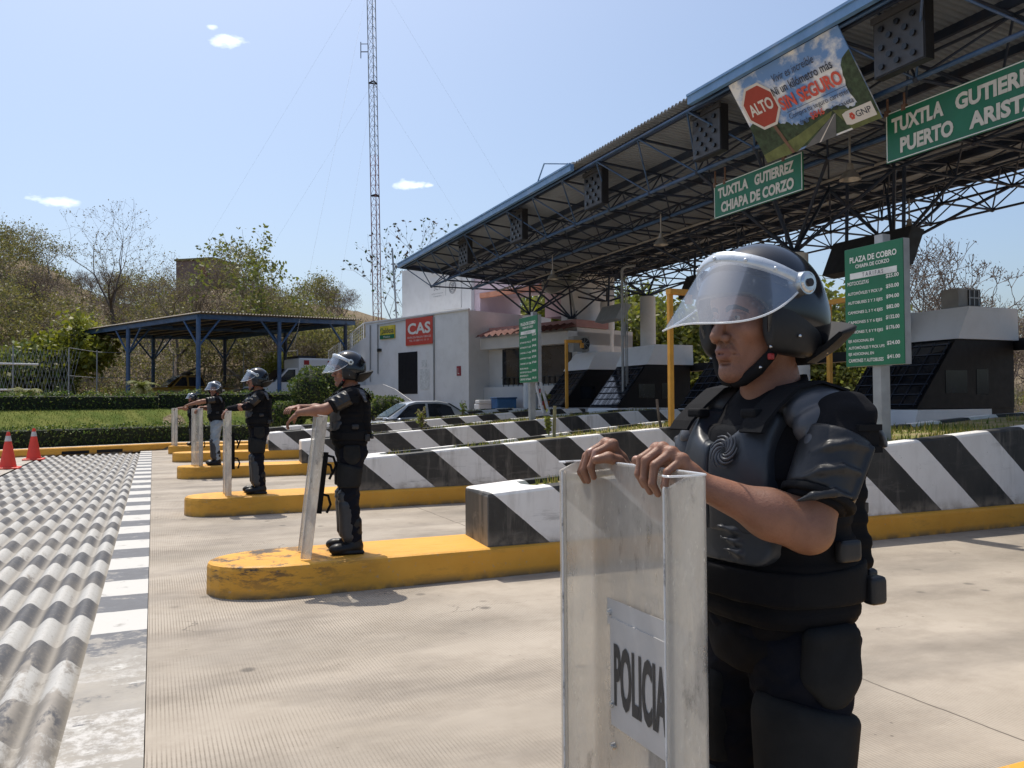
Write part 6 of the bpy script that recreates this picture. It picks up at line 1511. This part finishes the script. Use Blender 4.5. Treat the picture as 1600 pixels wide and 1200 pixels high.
def add_helmet(person, H0, rot, res, tilt=0.0):
    """helmet with its pieces as children, placed on the head"""
    key = res
    if key not in HELM_ME:
        d = {'shell': mesh_from('helmet', *helmet_meshes(res), M_HELM, None, True), 'ear_cover': [mesh_from('ear_cover', v, f, M_HSIDE, None, True) for v, f in comps(ear_mesh(res))]}
        for k, (mb, m) in HG.items():
            d[k] = []; v0 = f0 = 0
            for v1, f1 in mb.cuts+[(len(mb.V), len(mb.F))]:
                if f1 > f0: d[k].append(mesh_from(k, np.array(mb.V[v0:v1]), [tuple(i-v0 for i in f) for f in mb.F[f0:f1]], m, None, mb.S[f0:f1]))
                v0, f0 = v1, f1
        HELM_ME[key] = d
    d = HELM_ME[key]
    M4 = Matrix.Translation(Vector(H0)) @ Matrix.Rotation(rot, 4, 'Z') @ Matrix.Rotation(tilt, 4, 'Y')
    h = link('helmet', d['shell'], person); h.matrix_local = M4
    for k in d:
        if k == 'shell': continue
        for me in d[k]: link(k, me, h)
    return h

def wrinkle(amp, f, seed=0):
    def fn(X, Y, Z):
        return amp*(np.sin(X*f*1.1+Z*f*1.7+np.sin(Y*f*.9+seed)*1.6)*.6+np.sin(Y*f*1.9-Z*f*2.3+np.sin(X*f*1.3+seed*2)*1.4)*.4)
    return fn
def torso_core(res):
    S = Sdf(res, (-.24, -.27, .78), (.26, .27, 1.44))
    S.ell((-.008, 0, 1.195), (.125, .178, .20), 0); S.ell((.004, 0, 1.0), (.128, .172, .19), .06); S.box((0, 0, .96), (.115, .158, .12), .07, .05)
    for s in (-1, 1): S.cap((-.02, s*.03, 1.335), (-.02, s*.165, 1.318), .060, .056, .04)
    S.ell((.07, 0, 1.2), (.06, .12, .11), .05)
    return S
GEAR = {}
def gear(res, fine):
    """meshes shared by every officer"""
    if res in GEAR: return GEAR[res]
    g = {}; T = torso_core(res)
    S = T.copy(); S.cap((-.035, 0, 1.32), (-.022, 0, 1.405), .070, .066, .025); S.cap((-.03, 0, 1.38), (-.02, 0, 1.47), .0605, .056, .0, '-'); S.plane((0, 0, 1.398), (.25, 0, 1), .004); S.disp(wrinkle(.004, 34)); g['shirt'] = (S.mesh(1), M_SHIRT)
    S = T.copy(); S.inflate(.015); S.plane((0, 0, 1.325), (.15, 0, 1), .012); S.plane((0, 0, .895), (0, 0, -1), .01)
    for s in (-1, 1): S.ell((-.012, s*.245, 1.285), (.092, .090, .14), .02, '-')
    S.cap((-.02, 0, 1.26), (-.0, 0, 1.48), .085, .11, .02, '-'); S.disp(lambda X, Y, Z: -.0022*np.clip(np.sin(Z*2*np.pi/.048)*3, -1, 1)*(Z < 1.21)+.0012*np.sin(Y*95)*np.sin(Z*31)+0*X); g['vest'] = (S.mesh(1), M_VEST)
    # hard plates, cut out of a thicker torso
    S = T.copy(); S.inflate(.034); S.box((.14, 0, 1.215), (.12, .142, .128), .045, .006, '&'); S.plane((.02, 0, 0), (-1, 0, 0), .01); S.cap((.10, 0, 1.36), (.30, 0, 1.36), .085, .10, .012, '-')
    for s in (-1, 1): S.ell((.05, s*.20, 1.26), (.10, .075, .11), .02, '-')
    S.box((.3, 0, 1.2), (.28, .0018, .2), 0, .003, '-'); g['chest_plate'] = (S.mesh(1), M_PLATE)
    S = T.copy(); S.inflate(.031); S.box((.14, 0, 1.072), (.12, .150, .046), .03, .006, '&'); S.plane((.03, 0, 0), (-1, 0, 0), .01)
    for s in (-1, 1):
        for k in range(3): S.path([(.170, s*(.035+.012*k), 1.100-.022*k), (.158, s*(.075+.008*k), 1.094-.022*k), (.135, s*(.105+.004*k), 1.078-.022*k)], [.004, .007, .003], .006)
    g['belly_plate'] = (S.mesh(1), M_PLATE)
    S = T.copy(); S.inflate(.045); S.box((-.15, 0, 1.15), (.115, .150, .165), .05, .008, '&'); S.disp(lambda X, Y, Z: -.0022*np.clip(np.sin(Z*2*np.pi/.05)*3, -1, 1)+0*X+0*Y); g['back_plate'] = (S.mesh(1), M_VEST)
    S = T.copy(); S.inflate(.025); S.plane((0, 0, 1.022), (.05, 0, 1), .004); S.plane((0, 0, .945), (.02, 0, -1), .004); S.disp(lambda X, Y, Z: .0015*np.sin(Y*70)+0*X+0*Z); g['belt'] = (S.mesh(1), M_STRAP)
    S = T.copy(); S.inflate(.031); S.box((.155, .085, .985), (.1, .10, .034), .008, .003, '&'); S.plane((.03, 0, 0), (-1, 0, 0), .004); g['belt_flap'] = (S.mesh(1), M_VEST)
    # pouches and buckles on the belt
    S = Sdf(res, (-.22, -.26, .82), (.22, .26, 1.12))
    for s in (-1, 1): S.box((-.125, s*.172, .965), (.022, .016, .030), .008, .0); S.box((-.02, s*.205, 1.06), (.028, .012, .022), .006, .0)
    S.box((-.172, .10, .975), (.014, .028, .022), .006, 0); S.box((-.188, .07, 1.13), (.014, .022, .022), .006, 0); g['belt_pouch'] = (S.mesh(1), M_LEATH)
    # trousers
    S = Sdf(res*1.15, (-.19, -.24, .10), (.21, .24, .96)); S.ell((-.006, 0, .885), (.130, .172, .12), 0)
    for s in (-1, 1): S.cap((-.004, s*.090, .84), (.018, s*.108, .47), .108, .076, .035); S.cap((.016, s*.108, .47), (-.02, s*.118, .14), .074, .064, .03); S.ell((-.05, s*.075, .84), (.085, .085, .09), .04)
    S.disp(wrinkle(.0060, 34, 1)); S.disp(wrinkle(.0028, 83, 4)); S.plane((0, 0, .93), (0, 0, 1), .004); g['trousers'] = (S.mesh(1), M_TROU)
    S = Sdf(res, (-.13, -.2, .0), (.24, .2, .30))
    for s in (-1, 1): S.cap((-.045, s*.118, .052), (.115, s*.142, .045), .049, .046, .0); S.ell((.13, s*.145, .045), (.062, .049, .042), .02); S.cap((-.028, s*.118, .07), (-.022, s*.118, .26), .056, .062, .03); S.box((.035, s*.13, .012), (.135, .050, .015), .012, .006)
    S.plane((0, 0, .001), (0, 0, -1), .0); g['boots'] = (S.mesh(1), M_BOOT)
    # leg armour
    S = Sdf(res, (-.16, -.24, .1), (.19, .24, .56))
    for s in (-1, 1): S.cap((.022, s*.118, .15), (.040, s*.110, .40), .066, .074, .0); S.ell((.066, s*.110, .475), (.050, .066, .070), .015); S.ell((.075, s*.11, .50), (.045, .062, .018), .006); S.ell((.078, s*.11, .455), (.044, .060, .018), .006); S.box((.08, s*.114, .27), (.020, .018, .12), .01, .015)
    S.plane((-.012, 0, 0), (-1, 0, 0), .008); g['shin_guard'] = (S.mesh(1), M_PLATE)
    S = Sdf(res, (-.17, -.26, .48), (.21, .26, .80))
    for s in (-1, 1): S.cap((.022, s*.116, .565), (.010, s*.106, .705), .098, .112, .0); S.ell((-.07, s*.06, .64), (.09, .075, .2), .03, '-')
    S.plane((0, 0, .735), (-.28, 0, 1), .02); S.plane((0, 0, .555), (0, 0, -1), .012)
    for s in (-1, 1): S.box((.0, s*.02, .65), (.3, .036, .3), .01, .012, '-')
    g['thigh_guard'] = (S.mesh(1), M_FOAM)
    S = Sdf(res, (-.2, -.26, .68), (.2, .26, .96))
    for s in (-1, 1):
        S.box((.006, s*.180, .848), (.068, .022, .060), .020, .0, R=Matrix.Rotation(s*-.10, 3, 'X')); S.ell((.0, s*.186, .80), (.056, .026, .060), .03)
    g['hip_pad'] = (S.mesh(1), M_FOAM)
    S = Sdf(res, (-.19, -.24, .70), (.20, .24, .92)); S.ell((-.004, 0, .85), (.133, .174, .115), 0); S.plane((0, 0, .775), (.12, 0, -1), .01); S.disp(wrinkle(.004, 30, 5)); g['vest_skirt'] = (S.mesh(1), M_VEST)
    # shoulder plates: overlapping lames round the shoulder
    S = Sdf(res*.8, (-.16, -.36, 1.18), (.16, .36, 1.45))
    for s in (-1, 1):
        R = Matrix.Rotation(s*.38, 3, 'X')
        for k in range(5):
            c = Vector((-.016, s*(.118+.0295*k), 1.352-.0135*k-.0045*k*k)); S.ell(tuple(c), (.094+.003*k, .047, .048+.0035*k), .0045)
    for s in (-1, 1): S.ell((-.016, s*.20, 1.235), (.081, .145, .112), .006, '-'); S.plane((0, 0, 1.262), (0, 0, -1), .006)
    S.cap((-.03, 0, 1.30), (-.01, 0, 1.5), .085, .11, .006, '-'); g['shoulder_pad'] = (S.mesh(1), M_PAD)
    # straps over the shoulders
    mb = MB()
    for s in (-1, 1):
        P_ = [(.150, s*.124, 1.296), (.138, s*.122, 1.315), (.100, s*.120, 1.350), (.05, s*.120, 1.386), (-.01, s*.120, 1.397), (-.08, s*.118, 1.380), (-.14, s*.10, 1.33), (-.165, s*.095, 1.28)]
        rows = []
        for e, w in ((0, -.036), (.006, -.034), (.006, .034), (0, .036)): rows.append([Vector(p)+Vector((0, w, 0))+(Vector(p)-Vector((-.01, p[1], 1.22))).normalized()*e for p in P_])
        mb.loft(rows + [rows[0]], closed=False, smooth=False)
    g['shoulder_strap'] = ((np.array(mb.V), np.array(mb.F)), M_VEST)
    mb = MB()
    for s in (-1, 1): mb.box((-.014, s*.262, 1.288), (.052, .012, .050)); mb.box((-.014, s*.269, 1.265), (.060, .008, .012)); mb.box((-.014, s*.269, 1.308), (.060, .008, .012)); mb.rbox((.120, s*.093, 1.335), (.03, .05, .02), .006)
    g['buckle'] = ((np.array(mb.V), mb.F), M_STRAP)
    GEAR[res] = g; return g
def arm_guard(res, S0, E, s, full=False):
    """sleeve and embossed upper arm guard from shoulder S0 to elbow E"""
    S0, E = np.array(S0), np.array(E); ax = (E-S0)/np.linalg.norm(E-S0); L_ = np.linalg.norm(E-S0)
    side = np.array((0., s, 0.)); side -= ax*(side@ax); side /= np.linalg.norm(side); fw = -np.cross(side, ax)*s
    lo = np.minimum(S0, E)-.13; hi = np.maximum(S0, E)+.13
    A = Sdf(res, lo, hi); A.cap(S0, S0+ax*L_*.80, .064, .058, 0); A.disp(wrinkle(.0035, 44, 3)); A.plane(S0+ax*L_*.80, ax, .008); sl = A.mesh(1)
    G = Sdf(res, lo, hi); G.cap(S0+ax*.01, S0+ax*L_*.76, .071, .066, 0); G.plane(S0+ax*(L_*.70), ax, .012); G.plane(S0+ax*.035, -ax, .012)
    for k in range(3):
        c = S0+ax*(.080+.052*k); G.path([c+side*.070+fw*-.010-ax*.026, c+side*.064+fw*.026-ax*.018, c+side*.044+fw*.053+ax*.002, c+side*.017+fw*.066+ax*.022], [.004, .0085, .0085, .002], .005)
    G.cap(S0+ax*.05+side*.070-fw*.022, S0+ax*L_*.66+side*.065-fw*.022, .0065, .0065, .006)
    B = Sdf(res, lo, hi); B.cap(S0+ax*L_*.70, S0+ax*L_*.765, .0730, .0715, 0); B.plane(S0+ax*(L_*.76), ax, .003); B.plane(S0+ax*L_*.695, -ax, .003)
    return sl, G.mesh(1), B.mesh(1)
PAIRS = ('boots', 'shin_guard', 'thigh_guard', 'hip_pad', 'shoulder_pad', 'belt_pouch')
SING = {'boots': 'boot'}
def dress(P_, res, swap={}, skip=()):
    G = gear(res, True)
    for k in list(G):
        if k in skip: continue
        vf, m = G[k]
        if not isinstance(vf, list):
            if k in PAIRS: vf = [mesh_from(SING.get(k, k), a, b, m, None, True) for a, b in comps(vf)]
            elif k == 'buckle':
                V_, F_ = vf; n = len(V_)//2; cutsb = [(0, 24), (24, n), (n, n+24), (n+24, 2*n)]
                vf = [mesh_from(k, V_[a:b], [tuple(i-a for i in f) for f in F_ if min(f) >= a and max(f) < b], m) for a, b in cutsb]
            elif k == 'shoulder_strap':
                V_, F_ = vf; n = len(V_)//2; F_ = [tuple(f) for f in (F_.tolist() if isinstance(F_, np.ndarray) else F_)]
                vf = [mesh_from(k, V_[:n], [f for f in F_ if max(f) < n], m), mesh_from(k, V_[n:], [tuple(i-n for i in f) for f in F_ if min(f) >= n], m)]
            else: vf = [mesh_from(k, vf[0], vf[1], m, None, True)]
            G[k] = (vf, m)
        for me in vf:
            o = link(SING.get(k, k), me, P_)
            if k in swap: o.material_slots[0].link = 'OBJECT'; o.material_slots[0].material = swap[k]

# --- riot shields (local: panel in the y-z plane, wings forward, bottom at 0)
def shield(lab, loc, rz, w, wing, H, tilt=0.0, text=True, group='riot shields resting on the islands'):
    R = root('riot_shield', lab, 'riot shield', loc, group); R.rotation_euler = (0, tilt, rz)
    c = .010
    prof = [(wing, w/2-.001, 1), (wing*.5, w/2+.002, 0), (.012, w/2, 0), (.003, w/2-.006, 0), (0, w/2-.02, 0)] + [(-.006*(1-(2*q-1)**2), w/2-.02-(w-.04)*q, 0) for q in np.linspace(.06, .94, 10)] + [(0, -w/2+.02, 0), (.003, -w/2+.006, 0), (.012, -w/2, 0), (wing*.5, -w/2-.002, 0), (wing, -w/2+.001, 1)]
    prof = [(wing-.004, w/2-.022, 1), (wing, w/2-.014, 1)] + prof + [(wing, -w/2+.014, 1), (wing-.004, -w/2+.022, 1)]
    mb = MB(); zs = [0, .01, H*.25, H*.5, H*.75, H-.022, H-.006, H]
    mb.loft([[(x, y, min(z, H-(.018 if e and z > H-.01 else 0))) for x, y, e in prof] for z in zs], closed=False)
    o = mb.build('panel', M_SHIELD, R, rel=True); md = o.modifiers.new('t', 'SOLIDIFY'); md.thickness = .004
    mb = MB(); mb.tube([(x, y, H+.0005) for x, y, e in prof], .0022, 5); mb.tube([(prof[1][0], prof[1][1], z) for z in (0, H*.5, H-.02)], .0022, 5); mb.tube([(prof[-2][0], prof[-2][1], z) for z in (0, H*.5, H-.02)], .0022, 5); mb.build('edge', M_RIM, R, rel=True)
    mb = MB(); mb.bb((-.060, -.016, H*.30), (-.012, .016, H*.74)); mb.build('back_pad', M_STRAP, R, rel=True)
    mb = MB()
    for z0, z1, d in ((H*.72, H*.58, .11), (H*.66, H*.54, .085), (H*.44, H*.30, .10)):
        mb.tube([(-.03, 0, z0), (-.03-d*.7, 0, z0-.012), (-.03-d, 0, (z0+z1)/2), (-.03-d*.75, 0, z1+.01)], .012, 7); mb.cut()
    mb.build_parts('handle', M_STRAP, R, rel=True)
    if text:
        x = .0065
        mb = MB(); mb.bb((x-.002, -.135, H-.565), (x, .135, H-.335)); mb.bb((x-.003, -.150, H-.352), (x-.0021, .150, H-.295)); mb.build('sticker', M_STICK, R, rel=True)
        mb = MB(); add_text(mb, 'POLICIA', (x+.0015, -.118, H-.520), (0, 1, 0), (0, 0, 1), 1, width=.200, height=.135, bold=.035); mb.build('lettering', M_INK2, R, rel=True)
        mb = MB()
        for (y, z) in ((.138, H-.324), (-.138, H-.324), (.128, H-.52), (-.128, H-.52), (.128, H-.61), (.128, H-.70), (.128, H-.80), (-.128, H-.61), (-.128, H-.70)): mb.cyl((x-.004, y, z), (x+.004, y, z), .0085, .007, n=12); mb.cyl((x+.0042, y, z), (x+.0052, y, z), .003, n=8); mb.cut()
        mb.build_parts('rivet', M_CHROME, R, rel=True)
    else:
        mb = MB()
        for y in (-.13, .13):
            for z in np.linspace(H*.3, H*.82, 6): mb.cyl((-.002, y, z), (.008, y, z), .008, n=8); mb.cut()
        mb.build_parts('rivet', M_GREY, R, rel=True)
    return R

# --- the officer in the foreground
FG = root('person', 'riot officer in the foreground with raised visor, both hands on a clear POLICIA shield', 'person', (1.257, 1.46, .24), 'riot officers on the islands', pi)
me, H0, RH = make_fg_body(); link('body', me, FG)
add_helmet(FG, H0, radians(5), .003, .0)
dress(FG, .0052)
for s, S0, E in ((1, (-.014, .204, 1.318), (.096, .218, 1.114)), (-1, (-.014, -.204, 1.318), (.080, -.226, 1.097))):
    sl, G, B = arm_guard(.0036, S0, E, s); part('sleeve', sl, M_SHIRT, FG); part('arm_guard', G, M_LEATH, FG); part('arm_strap', B, M_STRAP, FG)
# embossed whirl on the chest plate
mb = MB()
for k in range(9):
    a0 = k*2*pi/9; pts = []
    for q in range(9):
        f = q/8; rr = .006+.026*f; a = a0+2.3*f; y, z = .058+rr*cos(a)*.92, 1.258+rr*1.15*sin(a)
        pts.append((.1875-.42*max(0, abs(y)-.03)**1.0*.9-.32*(max(0, z-1.235))**1.0, y, z))
    mb.tube(pts, [.0014+.0026*sin(pi*min(1, q/7.5)) for q in range(9)], 6)
mb.build('chest_emblem', M_PAD, FG, rel=True)
shield('scuffed clear riot shield reading POLICIA held by the foreground officer', (.92, 1.440, .24), pi, .425, .088, 1.228)

# --- the officers on the islands behind
def bg_body(arms, yawh, H0):
    V, F = head_sdf(.0042).mesh(1); mi = head_mi(V, F)
    a = radians(yawh); R = np.array(((cos(a), -sin(a), 0), (sin(a), cos(a), 0), (0, 0, 1))); V = V@R.T+np.array(H0)
    vf = [(V, F)]; mis = [mi]
    S = Sdf(.014, (-.2, -.28, 0), (.2, .28, 1.42)); S.ell((-.012, 0, 1.19), (.105, .16, .19), 0); S.ell((0, 0, .98), (.105, .15, .17), .05); S.ell((0, 0, .88), (.11, .15, .11), .05)
    for s in (-1, 1): S.cap((-.02, 0, 1.33), (-.02, s*.16, 1.32), .055, .05, .03); S.cap((0, s*.085, .86), (.01, s*.105, .47), .082, .056, .03); S.cap((.01, s*.105, .47), (-.02, s*.115, .09), .054, .04, .02); S.cap((-.03, s*.115, .05), (.13, s*.13, .04), .035, .028, .02)
    S.cap((-.035, 0, 1.30), (-.012, 0, 1.42), .062, .058, .03); vf.append(S.mesh(1)); mis.append(np.zeros(len(vf[-1][1]), np.int32))
    for s, S0, E, Wr, tip in arms:
        S0, E, Wr, tip = (np.array(q, float) for q in (S0, E, Wr, tip))
        hd = tip-Wr; hl = np.linalg.norm(hd); hd /= hl; lat = np.cross(hd, (0, 0, 1)) if abs(hd[2]) < .85 else np.cross(hd, (1, 0, 0)); lat /= np.linalg.norm(lat); dn = np.cross(lat, hd); dn = dn if dn[2] < 0 else -dn
        lo = np.minimum.reduce([S0, E, Wr, tip])-.11; hi = np.maximum.reduce([S0, E, Wr, tip])+.11
        Q = Sdf(.0048, lo, hi); Q.cap(S0, E, .050, .042, 0); m = E+(Wr-E)*.33; Q.cap(E, m, .042, .044, .03); Q.cap(m, Wr, .043, .027, .03)
        K = [Wr+hd*.085+lat*o for o in (-.030, -.010, .011, .030)]
        fing = [(k, [k+hd*.036+dn*.006, k+hd*.058+dn*.026, k+hd*(.066)+dn*.046], .0088) for k in K]
        th = [Wr+hd*.03+lat*(.026*s), Wr+hd*.062+lat*(.050*s)+dn*.014, Wr+hd*.085+lat*(.058*s)+dn*.03]
        hand_path(Q, Wr, K, fing, th); vf.append(Q.mesh(1)); mis.append(np.zeros(len(vf[-1][1]), np.int32))
    V, F = merge(*vf); return mesh_from('body', V, F, [M_SKIN, M_LIP, M_BROW], np.concatenate(mis), True)
M_JEAN = cloth('pale_blue_trouser_cloth', (.26, .31, .36), .85, 600, .4)
def officer(lab, x, y, sc, rz, arms, yawh, trousers=None, long_sleeve=False, res=.0075, lean=0.0):
    P_ = root('person', lab, 'person', (x, y, .272), 'riot officers on the islands', rz); P_.scale = (sc, sc, sc)
    h0 = (.026, 0, 1.536); link('body', bg_body(arms, yawh, h0), P_)
    add_helmet(P_, h0, radians(yawh), .005); dress(P_, res, {'trousers': trousers} if trousers else {}, ('thigh_guard', 'vest_skirt', 'hip_pad') if trousers else ())
    for s, S0, E, Wr, tip in arms:
        sl, G, B = arm_guard(.006, S0, E, s); part('sleeve', sl, M_SHIRT, P_); part('arm_guard', G, M_LEATH, P_); part('arm_strap', B, M_STRAP, P_)
        if long_sleeve:
            E_, W_ = np.array(E), np.array(Wr); Q = Sdf(.006, np.minimum(E_, W_)-.1, np.maximum(E_, W_)+.1); Q.cap(E_-(W_-E_)*.1, W_, .054, .036, 0); Q.disp(wrinkle(.003, 50)); part('long_sleeve', Q.mesh(1), M_SHIRT, P_)
    return P_
officer('officer resting bare forearms over a tilted shield on the second nearest island', 1.64, 7.47, 1.065, pi-.10,
        [(1, (.0, .205, 1.325), (.225, .205, 1.205), (.430, .100, 1.180), (.535, .080, 1.085)), (-1, (.0, -.205, 1.325), (.20, -.215, 1.200), (.42, -.070, 1.222), (.525, .045, 1.218))], 8)
shield('clear shield leaning toward the second officer, seen edge on', (1.27, 7.42, .272), pi-.10, .43, .09, 1.235, -.115, False)
officer('officer in long dark sleeves standing straight with hands on his shield', 1.46, 13.0, 1.11, pi,
        [(1, (.0, .205, 1.325), (.170, .200, 1.175), (.375, .110, 1.150), (.455, .085, 1.075)), (-1, (.0, -.205, 1.325), (.165, -.21, 1.170), (.372, -.100, 1.150), (.452, -.085, 1.072))], 0, None, True)
shield('upright clear shield held by the long sleeved officer', (1.06, 12.97, .272), pi, .43, .09, 1.24, 0, False)
officer('officer in pale blue trousers looking toward the camera with one arm stretched out', 1.29, 19.6, 1.10, pi,
        [(1, (.0, .205, 1.325), (.26, .235, 1.285), (.50, .19, 1.230), (.61, .16, 1.190)), (-1, (.0, -.205, 1.325), (.12, -.23, 1.14), (.30, -.12, 1.165), (.38, -.08, 1.10))], 52, M_JEAN)
shield('clear shield seen edge on before the officer in pale blue trousers', (.94, 19.55, .272), pi+.35, .43, .09, 1.26, 0, False)
officer('farthest officer, small behind the others, one hand on his shield', 1.22, 29.6, 1.03, pi,
        [(1, (.0, .205, 1.325), (.20, .21, 1.20), (.44, .15, 1.205), (.54, .12, 1.18)), (-1, (.0, -.205, 1.325), (.15, -.22, 1.16), (.38, -.10, 1.19), (.47, -.06, 1.16))], 20)
shield('cloudy shield of the farthest officer', (.70, 29.55, .272), pi+.2, .50, .09, 1.24, 0, False)
